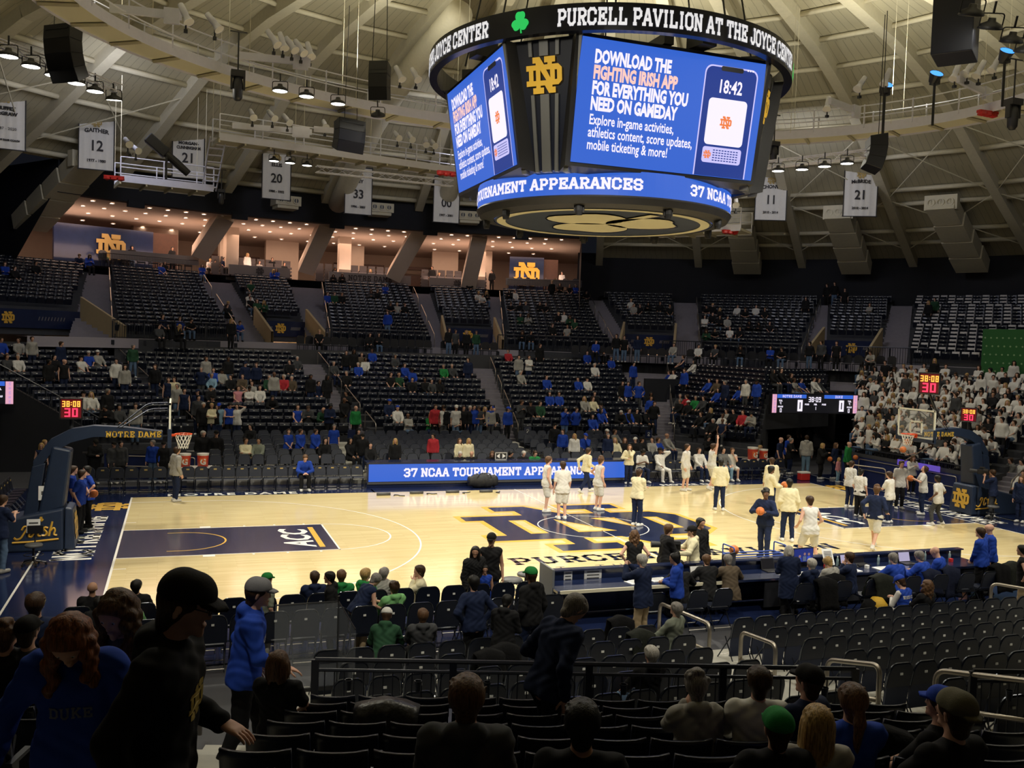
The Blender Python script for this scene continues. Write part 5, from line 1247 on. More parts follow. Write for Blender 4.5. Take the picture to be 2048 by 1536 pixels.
def chair_proto(kind, lab, group):
 Mx = MCH if kind == 'high' else MC; t = thing('folding_chair', lab, 'chair', (0, 0, 0), 0, group)
 link(bpy.data.objects.new('backrest', Mx['back']), t); link(bpy.data.objects.new('back_frame', Mx['edge2'] if kind in ('bench',) else Mx['edge']), t)
 link(bpy.data.objects.new('seat', Mx['fold'] if kind == 'folded' else Mx['seat']), t)
 for l in Mx['legs']: link(bpy.data.objects.new('leg', l), t)
 link(bpy.data.objects.new('stretcher', Mx['brace']), t)
 if kind in ('folded', 'high'): link(bpy.data.objects.new('number_plate', Mx['plate']), t)
 if kind == 'bench': link(bpy.data.objects.new('gold_emblem', Mx['logo']), t)
 return t
PROTO = {}; NCH = 0
def chair(kind, p, rz, lab, group):
 global NCH
 NCH += 1
 if (kind, group) not in PROTO: PROTO[(kind, group)] = o = chair_proto(kind, lab, group); o.location = p; o.rotation_euler = (0, 0, rz); return o
 return dup(PROTO[(kind, group)], p, rz, lab)
for j in range(0, 8):
 for side, x0, x1 in (('right', -2.75, 6.2), ('left', -10.55, -4.1)):
  n = int((x1 - x0) / .47) if side == 'right' else int((x1 - x0) / .52); k2 = 0
  for k in range(n):
   x = x0 + k * (.47 if side == 'right' else .52) + (.0 if side == 'right' else .25 * (j % 2)) + (.06 * j if side == 'right' else 0); y = NY0 - NPI * j - .2
   u, v = pix((x, y, .7 + NRS*j))
   if x * NN.x + y * NN.y < NS0 + 1.35 or not (-40 < u < 2090 and v < 1500): continue
   chair('folded', (x, y, NRS * j), PI, 'dark folding chair, %s floor row from court, %s from the aisle, %s block' % (ordn(j), ordn(k if side == 'right' else n - 1 - k), side), 'empty folding chairs of the near floor rows')
for r_, y in ((0, -9.55), (1, -10.6)):
 for k in range(17):
  x = -14.5 + .53 * k + .12 * r_
  chair('high', (x, y, 0), PI, 'high-backed padded courtside chair, %s row, %s from the left' % (['front', 'second'][r_], ordn(k)), 'padded courtside chairs left of the scorer table')
# team benches
for k in range(21):
 x = -15.9 + .487 * k
 if -5.95 < x: continue
 chair('bench', (x, 8.75, 0), 0, 'grey-navy bench chair with gold emblem, %s from the left of the left team bench' % ordn(k), 'left team bench chairs')
for k in range(17):
 x = 6.1 + .49 * k
 chair('bench', (x, 9.1, 0), 0, 'navy bench chair with gold emblem, %s from the left of the right team bench' % ordn(k), 'right team bench chairs')
for k in range(8):
 chair('bench', (-17.85, 3.0 + .56 * k, 0), R(90), 'navy baseline chair with gold emblem, %s from the near end of the left baseline row' % ordn(k), 'left baseline chairs')
# chairs along the back of the scorer table
for k, x in enumerate((-3.55, -2.55, -1.95, 0.1, 1.15, 2.0, 3.1, 3.9, 4.7, 5.4)):
 chair('bench' if False else 'open', (x, -10.55, 0), PI, 'black folding chair behind the scorer table, %s from the left' % ordn(k), 'chairs behind the scorer table')
FF = [(ony(418, 912, FCY)[0], ony(694, 909, FCY)[0]), (ony(768, 909, FCY)[0], ony(1068, 905, FCY)[0]), (ony(1104, 905, FCY)[0], ony(1350, 905, FCY)[0])]
left_n = max(0, 300 - NCH); fm = MB(); lst = []
for bi, (x0, x1) in enumerate(FF):
 for j in range(6):
  n = int((x1 - x0) / .49)
  for k in range(n): lst.append((j, bi, x0 + .25 + (x1 - x0 - .5) * k / (n - 1), k, n))
lst.sort(key=lambda q: (q[0], q[1], q[3]))
for c, (j, bi, x, k, n) in enumerate(lst):
 p = (x, FCY + .85 * j, FCZ + .106 * j)
 if c < left_n: chair('open', p, 0, 'navy folding chair, far floor seats, %s row up, %s from left, %s group' % (ordn(j), ordn(k), ['left', 'middle', 'right'][bi]), 'far floor folding chairs')
 else:
  for key in ('back', 'edge', 'seat', 'plate'): fm.add([(q[0] + p[0], q[1] + p[1], q[2] + p[2]) for q in cm[key].v], cm[key].f, 1 if key == 'plate' else 0)
  for l in cm['legs']: fm.add([(q[0] + p[0], q[1] + p[1], q[2] + p[2]) for q in l.v], l.f, 0)
stuff(fm.obj('folding_chairs', [M['seat2'], M['plate']]), 'upper rows of navy folding chairs in the far floor seats', 'chairs')
print('chairs', NCH)
# loose chairs on the cross aisle
k_ = 0
for az in list(np.arange(-11.5, 12, 1.02)) + list(np.arange(22, 34, 1.05)) + list(np.arange(36, 60, 1.2)):
 if 4 < az < 5: continue
 p = pol(az, 29.9, 4.92); u, v = pix(p); t = None
 if k_ == 0:
  pa = thing('loose_chair', 'black loose chair on the cross aisle platform', 'chair', p, -R(az), 'loose black chairs on the cross aisle platform'); m = MB(); m.box((0, 0, .45), (.46, .46, .06)); m.obj('seat', M['black'], pa)
  m = MB(); m.prism([(-.24, .5), (.24, .5), (.24, .9), (.12, 1.0), (-.12, 1.0), (-.24, .9)], 0, .04, T=Matrix.Translation((0, .24, 0)) @ Matrix.Rotation(R(90), 4, 'X')); m.obj('backrest', M['black'], pa)
  for sx in (-1, 1):
   for sy in (-1, 1): m = MB(); m.box((sx*.2, sy*.2, .22), (.03, .03, .44)); m.obj('leg', M['frame'], pa)
 else: dup(pa, p, -R(az))
 k_ += 1

# ---- basketball stanchions
def hoop(s, label):
 """s = -1 left, +1 right; local +X points to the court"""
 t = thing('basketball_hoop', label, 'basketball hoop', (s * 12.73, 0, 0), 0 if s < 0 else PI)   # origin under the rim centre
 B = MB(); base = [(-4.95, -.62, 0), (-2.95, -.62, 0), (-2.95, .62, 0), (-4.95, .62, 0), (-4.95, -.55, .72), (-2.98, -.55, 1.12), (-2.98, .55, 1.12), (-4.95, .55, .72)]
 B.hexa(base); base_o = B.obj('base_pad', M['pad'], t, bevel=.05)
 F_ = MB(); F_.hexa([(-2.94, -.6, .02), (-2.68, -.56, .02), (-2.68, .56, .02), (-2.94, .6, .02), (-2.94, -.5, 1.14), (-2.76, -.46, 1.10), (-2.76, .46, 1.10), (-2.94, .5, 1.14)]); fp = F_.obj('front_pad', M['pad'], t, bevel=.04)
 g = MB(); mono(g, lambda y, z: (-2.67 - (z) * .07, y, .58 + z), .72);
 g.v = [(-2.66 - (v[2] - .02) * .075, v[1], v[2]) for v in g.v]; g.obj('pad_monogram', M['gold'], fp)
 P = MB(); P.hexa([(-3.62, -.30, .9), (-2.98, -.36, 1.1), (-2.98, .36, 1.1), (-3.62, .30, .9), (-3.30, -.28, 2.75), (-2.82, -.3, 2.65), (-2.82, .3, 2.65), (-3.30, .28, 2.75)]); P.obj('post_pad', M['pad'], t, bevel=.06)
 Q = MB(); Q.hexa([(-4.0, -.22, .7), (-3.66, -.22, .7), (-3.66, .22, .7), (-4.0, .22, .7), (-3.78, -.22, 2.2), (-3.45, -.22, 2.3), (-3.45, .22, 2.3), (-3.78, .22, 2.2)]); Q.obj('rear_strut', M['pad'], t, bevel=.03)
 A = MB(); cs = [(-3.75, 2.15, .42), (-3.35, 2.72, .40), (-2.85, 3.02, .36), (-2.3, 3.14, .30), (-1.5, 3.12, .26), (-.55, 3.02, .22)]
 for (x0, z0, h0), (x1, z1, h1) in zip(cs[:-1], cs[1:]):
  A.hexa([(x0, -.2, z0 - h0*.5), (x1, -.2, z1 - h1*.5), (x1, .2, z1 - h1*.5), (x0, .2, z0 - h0*.5), (x0, -.2, z0 + h0*.5), (x1, -.2, z1 + h1*.5), (x1, .2, z1 + h1*.5), (x0, .2, z0 + h0*.5)])
 am = A.obj('arm_pad', M['pad'], t)
 L = MB();
 for sy in (-1, 1):
  P_, Fc = slab_geo('NOTRE DAME', .17); L.add([((-1.28 - x * (sy if s < 0 else sy)) if (sy > 0) else (-1.28 + x), sy * .21, 3.06 + y) for x, y in P_], Fc)
 L.obj('arm_lettering', mat('arm_gold', (.85, .55, .08), .4), am)
 for sy in (-1, 1):
  G = MB();
  for chs in [[(.0, .0), (.05, .1), (.14, .1), (.1, .0), (-.02, -.22), (-.12, -.26), (-.18, -.2)], [(.22, .06), (.16, -.18), (.22, -.2), (.28, -.1)], [(.22, .06), (.30, .10), (.33, .04), (.36, .02)], [(.42, .06), (.37, -.16), (.45, -.18)], [(.62, .04), (.54, .07), (.52, -.0), (.6, -.08), (.57, -.17), (.47, -.16)], [(.72, .22), (.64, -.18)], [(.66, -.06), (.76, .05), (.79, -.02), (.75, -.15), (.84, -.16)], [(-.22, -.34), (.2, -.33), (.88, -.27)]]:
   pts = [((-3.95 + p[0]) if sy < 0 else (-3.05 - p[0]), 0, .58 + p[1] * .95) for p in chs]
   pts = [(x, sy * (.635 - .07 * z / .8), z) for x, _y, z in pts]; G.tube(bend(pts, .06, 3), .028, 4)
  shamrock(G, (lambda x, y, sy=sy: ((-3.5 + x) if sy < 0 else (-3.5 - x), sy * (.585), .86 + y)), .12); G.obj('script_lettering', M['gold'], base_o)
 bx = -.38
 H = MB(); H.add([(bx, -.915, 2.9), (bx, .915, 2.9), (bx, .915, 3.97), (bx, -.915, 3.97), (bx + .03, -.915, 2.9), (bx + .03, .915, 2.9), (bx + .03, .915, 3.97), (bx + .03, -.915, 3.97)], [(0, 1, 2, 3), (4, 7, 6, 5), (0, 4, 5, 1), (1, 5, 6, 2), (2, 6, 7, 3), (3, 7, 4, 0)]); bb = H.obj('backboard', M['glass'], t)
 W_ = MB()
 for (y, z, dy, dz) in ((0, 2.925, 1.87, .06), (0, 3.955, 1.87, .06), (-.905, 3.435, .06, 1.09), (.905, 3.435, .06, 1.09), (0, 3.05 + .02, .61, .05), (0, 3.51, .61, .05), (-.28, 3.29, .05, .45), (.28, 3.29, .05, .45)): W_.box((bx + .02, y, z), (.045, dy, dz))
 W_.obj('board_border', mat('board_white', (.85, .85, .72), .4), bb)
 e = MB(); e.box((bx + .02, 0, 2.84), (.10, 1.93, .13)); e.box((bx + .02, -.94, 3.05), (.10, .06, .45)); e.box((bx + .02, .94, 3.05), (.10, .06, .45)); e.obj('edge_pad', M['pad'], t)
 r = MB(); r.tube([(.229 * math.cos(2*PI*k/28), .229 * math.sin(2*PI*k/28), 3.05) for k in range(28)], .014, 6, closed=True); r.box((-.27, 0, 3.02), (.16, .18, .05)); r.box((-.34, 0, 2.98), (.05, .22, .16)); r.add([(-.24, -.07, 3.03), (-.24, .07, 3.03), (-.33, .07, 2.9), (-.33, -.07, 2.9)], [(0, 1, 2, 3)]); r.obj('rim', M['rim'], t)
 n_ = MB(); rr = [(.225, 3.04), (.20, 2.93), (.165, 2.82), (.14, 2.72), (.125, 2.64)]
 for k in range(12):
  for d in (1, -1):
   n_.tube([(rr[i][0] * math.cos(2*PI*(k + d*.5*i)/12), rr[i][0] * math.sin(2*PI*(k + d*.5*i)/12), rr[i][1]) for i in range(5)], .007, 3, cap=False)
 n_.obj('net', M['net'], t)
 k_ = MB()
 for sy in (-.45, .45): k_.tube(bend([(-1.75, sy * .4, 3.2), (-.95, sy, 3.88), (bx - .05, sy, 3.9)], .15), .013, 6); k_.tube(bend([(-1.7, sy * .4, 3.18), (-.9, sy, 3.72), (bx - .05, sy, 3.74)], .15), .010, 6)
 k_.obj('brace_tube', M['frame'], t)
 # shot clock on its post
 c = MB(); cx = -2.85; c.box((cx, 0, 4.08 + .02), (.16, .62, .72) if s > 0 else (.62, .16, .6));
 return t
HL = hoop(-1, 'left basketball hoop on a navy padded stanchion lettered Irish'); HR = hoop(1, 'right basketball hoop with clear backboard facing the camera')
def clock(c, rz, w_, h_, label, pole):
 t = thing('shot_clock', label, 'shot clock', c, rz, 'shot clocks'); m = MB(); m.box((0, .08, 0), (w_, .14, h_)); m.obj('clock_case', M['dark'], t)
 m = MB(); m.box((0, 0, h_/2), (w_ + .03, .18, .03)); m.box((0, 0, -h_/2), (w_ + .03, .18, .03)); m.box((-w_/2, 0, 0), (.03, .18, h_)); m.box((w_/2, 0, 0), (.03, .18, h_)); m.obj('clock_frame', M['chrome'], t)
 m = MB(); m.quad((-w_*.46, -.005, -h_*.46), (w_*.46, -.005, -h_*.46), (w_*.46, -.005, h_*.46), (-w_*.46, -.005, h_*.46)); m.obj('clock_face', M['redface'], t)
 a = MB(); put(a, seg_geo('38:08', h_*.30, .18), lambda x, y: (x * .95, -.02, y + h_*.23)); a.obj('game_time', M['amber'], t)
 a = MB(); put(a, seg_geo('30', h_*.44, .16), lambda x, y: (x * 1.15, -.02, y - h_*.20)); a.obj('shot_time', M['redl'], t)
 p = MB(); p.tube([(q[0], q[1], q[2]) for q in pole], .05, 6); p.obj('mounting_pole', M['dark'], t); return t
clock((-15.6, 0, 3.74), 0, .54, .54, 'red shot clock on top of the left stanchion, above the padded arm', [(0, .1, -.27), (.0, .1, -.8)])
clock((13.55, -.07, 4.95), R(-58), .72, .78, 'large red shot clock above the right backboard', [(0, .1, -.4), (.15, .5, -1.0), (.25, .8, -1.3)])
clock((17.0, 1.36, 3.68), R(-50), .58, .54, 'small red shot clock behind the right stanchion, facing the court', [(0, .1, -.27), (.0, .1, -1.0)])
# ---- LED board and table on the far side
t = thing('led_board', 'long blue courtside LED board reading 37 NCAA TOURNAMENT APPEARANCES', 'LED board', (0, 8.85, 0)); XL, XR = -5.72, 5.62
m = MB(); m.box(((XL + XR)/2, .12, .5), (XR - XL + .12, .2, 1.0)); m.box(((XL + XR)/2, .3, .98), (XR - XL + .2, .75, .05)); m.obj('cabinet', M['navy'], t)
m = MB(); m.quad((XL, 0, .22), (XR, 0, .22), (XR, 0, .92), (XL, 0, .92)); m.obj('led_screen', M['scr'], t)
m = MB(); m.box(((XL + XR)/2, -.01, .16), (XR - XL + .1, .06, .08)); m.box(((XL + XR)/2, .0, .95), (XR - XL + .1, .05, .05)); m.obj('trim_strip', M['greyp'], t)
m = MB(); a_, b_ = ony(807, 948, 8.83)[0], ony(1190, 948, 8.83)[0]; put(m, fit_text(slab_geo('37 NCAA TOURNAMENT APPEARANCES', .36, th=1.5, gap=1.3), b_ - a_), lambda x, y: ((a_ + b_)/2 + x, -.02, y + .57)); m.obj('led_lettering', M['scrw'], t)
# ---- scorer's table on the near side
t = thing('scorer_table', 'long navy scorer table along the near sideline with raised front panel', 'table', (.4, -9.3, 0)); x0, x1 = -5.75, 5.95; L_ = x1 - x0; xc = (x0 + x1)/2
m = MB(); m.box((xc, .36, .50), (L_, .08, .96)); m.box((xc, .34, .985), (L_, .2, .03)); m.obj('front_panel', M['navy'], t); m = MB(); m.box((xc, -.12, .735), (L_, .86, .05)); m.obj('table_top', M['navy'], t)
m = MB(); m.box((xc - 3.7, -.56, .735), (4.2, .03, .07)); m.obj('edge_strip', M['tablew'], t); m = MB(); m.box((x0 + .01, .1, .6), (.05, .75, 1.1)); m.obj('end_pad', mat('grey_table_end', (.16, .17, .18), .6), t)
for k in range(7): m = MB(); m.box((x0 + .3 + k * (L_ - .6)/6, -.3, .36), (.05, .05, .72)); m.obj('leg', M['frame'], t)
m = MB(); m.box((xc + 2.5, -.50, .40), (L_ * .55, .02, .62)); m.obj('table_skirt', M['wallk'], t)
def onto(name, m, mt, p, rz, lab, cat, group=None, sm=False): o = m.obj(name, mt, loc=p, smooth=sm); o.rotation_euler = (0, 0, rz); return tag(o, lab, cat, group)
for k, (x, w_, lab) in enumerate(((-4.15, .42, 'leftmost'), (-3.0, .40, 'second'), (-1.35, .36, 'third'), (-4.75, .2, 'small one at the left end'))):
 m = MB(); m.box((0, 0, 0), (w_, .01, .26));
 for r_ in range(3): m.box((0, -.008, .07 - .07*r_), (w_*.7, .004, .022), mi=1)
 onto('table_notice', m, [M['paper'], M['greyp']], (x, -8.985, .84), 0, 'white printed notice on the scorer table panel, %s' % lab, 'notice', 'notices on the scorer table panel')
for k, (x, y, rz) in enumerate(((-3.35, -9.5, .2), (-2.75, -9.42, .1), (-2.3, -9.55, -.2), (.55, -9.6, .1), (.95, -9.62, -.15), (2.35, -9.62, .1), (3.3, -9.6, 0))):
 m = MB(); m.box((0, 0, 0), (.42, .30, .012));
 for r_ in range(4): m.box((0, -.09 + .06*r_, .007), (.3, .015, .003), mi=1)
 onto('paper_sheet', m, [M['paper'], M['greyp']], (x, y, .768), rz, 'white score sheet lying on the scorer table, %s from the left' % ordn(k), 'paper', 'papers on the scorer table')
def monitor(x, y, w_, h_, lab, face, rz=0, tilt=8, z=.76):
 t = thing('monitor', lab, 'monitor', (x, y, z), rz); m = MB(); m.box((0, .03, h_/2 + .12), (w_, .04, h_)); m.obj('screen_case', M['black'], t); m = MB(); m.quad((-w_*.47, .0, .14), (w_*.47, .0, .14), (w_*.47, .0, h_ + .1), (-w_*.47, .0, h_ + .1)); m.obj('screen', face, t)
 m = MB(); m.box((0, .08, .1), (.06, .04, .2)); m.box((0, .08, .01), (.26, .18, .02)); m.obj('stand', M['black'], t); return t
monitor(-1.0, -9.55, .52, .42, 'dark tilted monitor on the scorer table beside the woman in blue', M['scrn'], R(25))
t = monitor(1.35, -9.1, .62, .36, 'monitor showing a blue picture on the scorer table', mat('monitor_blue', (0, 0, 0), .4, emit=(.02, .035, .22), es=.8), R(5))
m = MB()
for (x, h_, c) in ((-.12, .12, 1), (.03, .17, 0), (.16, .16, 1)): m.flat([[(x - .05, .16), (x + .05, .16), (x + .05, .16 + h_*.7), (x - .05, .16 + h_*.7)], ], lambda a, b: (a, -.006, b), c); m.flat([ringpts(x, .16 + h_, .035, 0, 330, 8)], lambda a, b: (a, -.006, b), 2)
m.obj('screen_picture', [mat('pix_grey', (0, 0, 0), .5, emit=(.12, .15, .25), es=.8), mat('pix_blue', (0, 0, 0), .5, emit=(.05, .10, .6), es=.8), mat('pix_skin', (0, 0, 0), .5, emit=(.35, .2, .18), es=.8)], t)
def laptop(x, y, lab, lit, rz=0):
 t = thing('laptop', lab, 'laptop', (x, y, .762), rz, None); m = MB(); m.box((0, 0, .01), (.36, .25, .018)); m.obj('keyboard_base', M['dark'], t)
 m = MB(); T = Matrix.Translation((0, .125, .02)) @ Matrix.Rotation(R(-16), 4, 'X'); m.box((0, 0, 0), (.001, .001, .001)); m.v = []; m.f = []; m.m = []
 m.add([tuple(T @ Vector(q)) for q in ((-.18, .008, 0), (.18, .008, 0), (.18, .008, .25), (-.18, .008, .25), (-.18, .016, 0), (.18, .016, 0), (.18, .016, .25), (-.18, .016, .25))], [(0, 1, 2, 3), (4, 7, 6, 5), (0, 4, 5, 1), (1, 5, 6, 2), (2, 6, 7, 3), (3, 7, 4, 0)]); m.obj('lid', M['dark'], t)
 m = MB(); m.add([tuple(T @ Vector(q)) for q in ((-.165, .002, .015), (.165, .002, .015), (.165, .002, .235), (-.165, .002, .235))], [(0, 1, 2, 3)]); m.obj('screen', lit, t); return t
lil = mat('laptop_lilac', (0, 0, 0), .5, emit=(.55, .50, .72), es=.75)
laptop(2.62, -9.25, 'open laptop with lilac screen beside the white-haired woman', lil); laptop(4.35, -9.3, 'open laptop with lilac screen left of the staff in blue', lil); laptop(3.05, -9.15, 'open laptop with dark screen left of the man in grey', M['scrn']); laptop(.35, -9.25, 'open laptop with dark screen in front of the man in the black suit', M['scrn']); laptop(-1.75, -9.55, 'closed-looking white folder laptop near the man photographing', M['paper'])
for k, (x, y) in enumerate(((2.35, -9.1), (3.95, -9.1), (5.1, -9.05), (5.75, -9.2), (3.5, -9.2))):
 m = MB(); m.lathe([(0, 0), (.033, 0), (.033, .15), (.015, .19), (.015, .22), (0, .22)], 10); o = onto('water_bottle', m, M['water'], (x, y, .762), 0, 'clear water bottle on the scorer table, %s from the left' % ordn(k), 'bottle', 'bottles on the scorer table', True); c = MB(); c.lathe([(.016, .205), (.016, .23), (0, .23)], 8); c.obj('cap', M['white'], o)
for k, (x, y, c, lab) in enumerate(((1.75, -9.5, 'yellow', 'yellow sticky pad on the scorer table'), (1.9, -9.25, 'red', 'small red headset pouch on the scorer table'), (5.65, -9.35, 'red', 'pink-red object at the right end of the scorer table'), (2.9, -9.5, 'paper', 'white paper cup near the lilac laptop'))):
 m = MB(); m.box((0, 0, .04), (.09, .08, .08)); onto('table_item', m, M[c], (x, y, .762), .3, lab, 'stationery')
cab = MB()
for k in range(10):
 q = RNG.Random(k) if False else random.Random(k); x = 1.7 + .1 * k; cab.tube([(x, -9.55 + q.uniform(-.1, .2), .775), (x + q.uniform(-.2, .2), -9.3 + q.uniform(-.15, .15), .80 + q.uniform(0, .08)), (x + .25, -9.45, .775)], .012, 4)
tag(cab.obj('headset_cables', M['black']), 'tangle of black headset cables on the scorer table', 'cables')
t = thing('script_stand', 'white script sheet on a clear stand beside the white-haired woman', 'stand', (2.05, -9.2, .762)); m = MB(); m.add([(-.15, 0, .05), (.15, 0, .05), (.15, .16, .42), (-.15, .16, .42)], [(0, 1, 2, 3)]); m.obj('sheet', M['paper'], t); m = MB()
for r_ in range(9): m.add([(-.12, -.003 + .14*(r_/10), .085 + .33*(r_/10)), (.10, -.003 + .14*(r_/10), .085 + .33*(r_/10)), (.10, .003 + .14*(r_/10), .10 + .33*(r_/10)), (-.12, .003 + .14*(r_/10), .10 + .33*(r_/10))], [(0, 1, 2, 3)])
m.v = [(a, b - .006, c) for a, b, c in m.v]; m.obj('printed_lines', M['greyp'], t); m = MB(); m.tube([(0, .1, 0), (0, .08, .2)], .012, 5); m.obj('stand_foot', M['dark'], t)
# ---- ball rack, balls, cooler, coolers, bags, mats, stools
t = thing('ball_rack', 'blue tubular ball cart behind the scorer table', 'ball rack', (.68, -8.05, 0)); m = MB(); w_, d_ = 1.5, .5
for z in (.35, .88): m.tube(bend([(-w_/2, -d_/2, z), (w_/2, -d_/2, z), (w_/2, d_/2, z), (-w_/2, d_/2, z), (-w_/2, -d_/2, z)], .04), .018, 5)
m.tube([(-w_/2, 0, .88), (w_/2, 0, .88)], .018, 5)
for sx in (-1, 1): m.tube(bend([(sx*w_/2, -d_/2, .88), (sx*w_/2, -d_/2, 1.12), (sx*w_/2, d_/2, 1.12), (sx*w_/2, d_/2, .88)], .05), .018, 5)
m.obj('rack_frame', M['cartblue'], t)
for sx in (-1, 1):
 for sy in (-1, 1): l = MB(); l.tube([(sx*w_/2, sy*d_/2, .88), (sx*w_/2, sy*d_/2, .06)], .018, 5); l.lathe([(0, -.04), (.05, -.02), (.05, .02), (0, .04)], 8, (sx*w_/2, sy*d_/2, .05)); l.obj('leg', M['cartblue'], t)
m = MB(); m.box((-w_/2 + .02, 0, .62), (.02, d_, .5)); m.box((w_/2 - .02, 0, .62), (.02, d_, .5)); m.obj('side_panel', M['skirt'], t)
def ball(p, lab):
 global _ball
 t = None
 if '_ball' not in globals():
  m = MB(); n = 16; pr = [(.12 * math.sin(PI*k/n), -.12 * math.cos(PI*k/n)) for k in range(n + 1)]; m.lathe(pr, 24); o = m.obj('basketball', M['ball'], smooth=True, loc=p); tag(o, lab, 'ball', 'basketballs')
  s = MB()
  for T in (Matrix.Identity(3), Matrix.Rotation(R(90), 3, 'X'), Matrix.Rotation(R(90), 3, 'Y')): s.tube([tuple(T @ Vector((.1195*math.cos(2*PI*k/32), .1195*math.sin(2*PI*k/32), 0))) for k in range(32)], .003, 4, closed=True)
  s.obj('seam', M['black'], o); _ball = o; return o
 o = dup(_ball, p, RNG.uniform(0, 6), lab); o.rotation_euler = (RNG.uniform(0, 3), RNG.uniform(0, 3), RNG.uniform(0, 3)); return o
ball(tuple(onz(1468, 1100, 1.02)), 'orange basketball resting on top of the blue ball cart')
ball(tuple(onx(1815, 884, 13.0)), 'orange basketball in the air just under the right rim'); ball(tuple(onx(1806, 899, 12.6)), 'orange basketball in the air, lower of the two below the right rim')
def cooler(x, y, z, lab, s=1.0):
 t = thing('drink_cooler', lab, 'drink cooler', (x, y, z), 0, 'red drink coolers'); m = MB(); m.lathe([(0, 0), (.19*s, 0), (.21*s, .42*s), (.21*s, .44*s)], 18); m.obj('cooler_body', mat('cooler_red', (.62, .06, .03), .45), t, smooth=True); m = MB(); m.lathe([(.215*s, .43*s), (.225*s, .5*s), (0, .52*s)], 18); m.obj('lid', M['white'], t)
 g = MB(); put(g, text_geo('G', .3*s, bold=.012), lambda a, b: (a, -.215*s, .1*s + b)); g.obj('cooler_emblem', M['white'], t); m = MB(); m.lathe([(.212*s, .08), (.215*s, .2), (.218*s, .34*s)], 10, a0=R(-125), a1=R(-55)); m.obj('front_patch', M['orangec'], t); return t
def cart(x, y, lab, w_=1.3):
 t = thing('cooler_stand', lab, 'table', (x, y, 0)); m = MB(); m.box((0, 0, .80), (w_, .55, .04)); m.obj('table_top', M['white'], t)
 for sx in (-1, 1):
  for sy in (-1, 1): l = MB(); l.box((sx*w_*.46, sy*.22, .39), (.04, .04, .78)); l.obj('leg', M['frame'], t)
cart(-12.25, 9.55, 'white stand carrying the two red coolers behind the left bench'); cooler(-12.6, 9.55, .82, 'red drink cooler behind the left bench, next to the grey-hooded man'); cooler(-11.95, 9.55, .82, 'red drink cooler behind the left bench, right one of the pair')
q = ony(1505, 915, 9.9); cart(q[0] + .35, 9.9, 'white stand carrying the coolers behind the right bench', 1.5); cooler(q[0], 9.9, .82, 'tall red drink cooler behind the right bench, left of two', 1.15); cooler(q[0] + .6, 9.9, .82, 'red drink cooler behind the right bench, right of two', .95)
q = onz(1607, 960, 0); t = thing('ice_chest', 'small red ice chest with white lid at the end of the right bench', 'ice chest', tuple(q)); m = MB(); m.box((0, 0, .16), (.5, .32, .32)); m.obj('chest_body', M['red'], t, bevel=.03); m = MB(); m.box((0, 0, .36), (.52, .34, .08)); m.obj('lid', M['white'], t, bevel=.02)
q = onz(965, 975, 0); m = MB(); n = 20
for i in range(n):
 a = i / (n - 1); r = .30 * math.sin(PI * (.12 + .76 * a)) ** .5 * (1 + .08 * math.sin(i * 2.3))
 m.v += [(-.62 + 1.24 * a, r * math.cos(2*PI*j/12) * .8, max(0, .27 + r * math.sin(2*PI*j/12) * (1 + .1*math.sin(i + j)))) for j in range(12)]
m.f = [(i*12 + j, i*12 + (j+1) % 12, (i+1)*12 + (j+1) % 12, (i+1)*12 + j) for i in range(n - 1) for j in range(12)] + [tuple(range(11, -1, -1)), tuple((n-1)*12 + j for j in range(12))]; m.m = [0] * len(m.f)
o = m.obj('equipment_bag', M['leather'], smooth=True, loc=tuple(q)); tag(o, 'black equipment bag lying against the LED board', 'bag'); h = MB(); h.tube(bend([(-.3, -.22, .42), (-.2, -.25, .62), (.2, -.25, .62), (.3, -.22, .42)], .1), .02, 5); h.obj('handle', M['leather'], o)
for k, (u, v) in enumerate(((767, 991), (833, 988), (905, 986), (972, 985))):
 q = onz(u, v, 0); m = MB(); m.lathe([(0, -.26), (.055, -.26), (.055, .26), (0, .26)], 12, (0, 0, .06), T=Matrix.Rotation(R(90), 4, 'Y')); onto('foam_roller', m, M['greyp'], tuple(q), 0, 'grey foam roller on the floor by the LED board, %s from the left' % ordn(k), 'foam roller', 'foam rollers', True)
 q = onz(u + 26, v + 1, 0); m = MB(); m.tube(bend([(-.1, 0, .02), (-.05, .12, .03), (.1, .1, .02), (.1, -.05, .02), (.3, -.1, .02)], .08), .02, 5); onto('stretch_band', m, M['dark'], tuple(q), k * .5, 'dark stretch band beside a foam roller, %s from the left' % ordn(k), 'stretch band', 'stretch bands')
def stool(p, lab, back=True, s=1.0):
 t = thing('swivel_stool', lab, 'stool', p); m = MB(); m.lathe([(0, .46), (.2, .46), (.21, .50), (.19, .53), (0, .53)], 18); m.obj('seat', M['greyp'], t, smooth=True); m = MB(); m.tube([(0, 0, .46), (0, 0, .12)], .03, 8); m.tube([(.22*math.cos(2*PI*k/20), .22*math.sin(2*PI*k/20), .26) for k in range(20)], .012, 5, closed=True); m.obj('column', M['black'], t)
 for k in range(5): a = 2*PI*k/5; l = MB(); l.tube([(0, 0, .12), (.28*math.cos(a), .28*math.sin(a), .07)], .018, 5); l.lathe([(0, 0), (.03, .01), (.03, .05), (0, .06)], 8, (.28*math.cos(a), .28*math.sin(a), 0)); l.obj('leg', M['black'], t)
 if back: m = MB(); m.tube(bend([(0, .15, .48), (0, .26, .6), (0, .26, .9)], .1), .02, 5); m.box((0, .24, .84), (.36, .05, .2)); m.obj('backrest', M['black'], t)
 t.scale = (s, s, s); return t
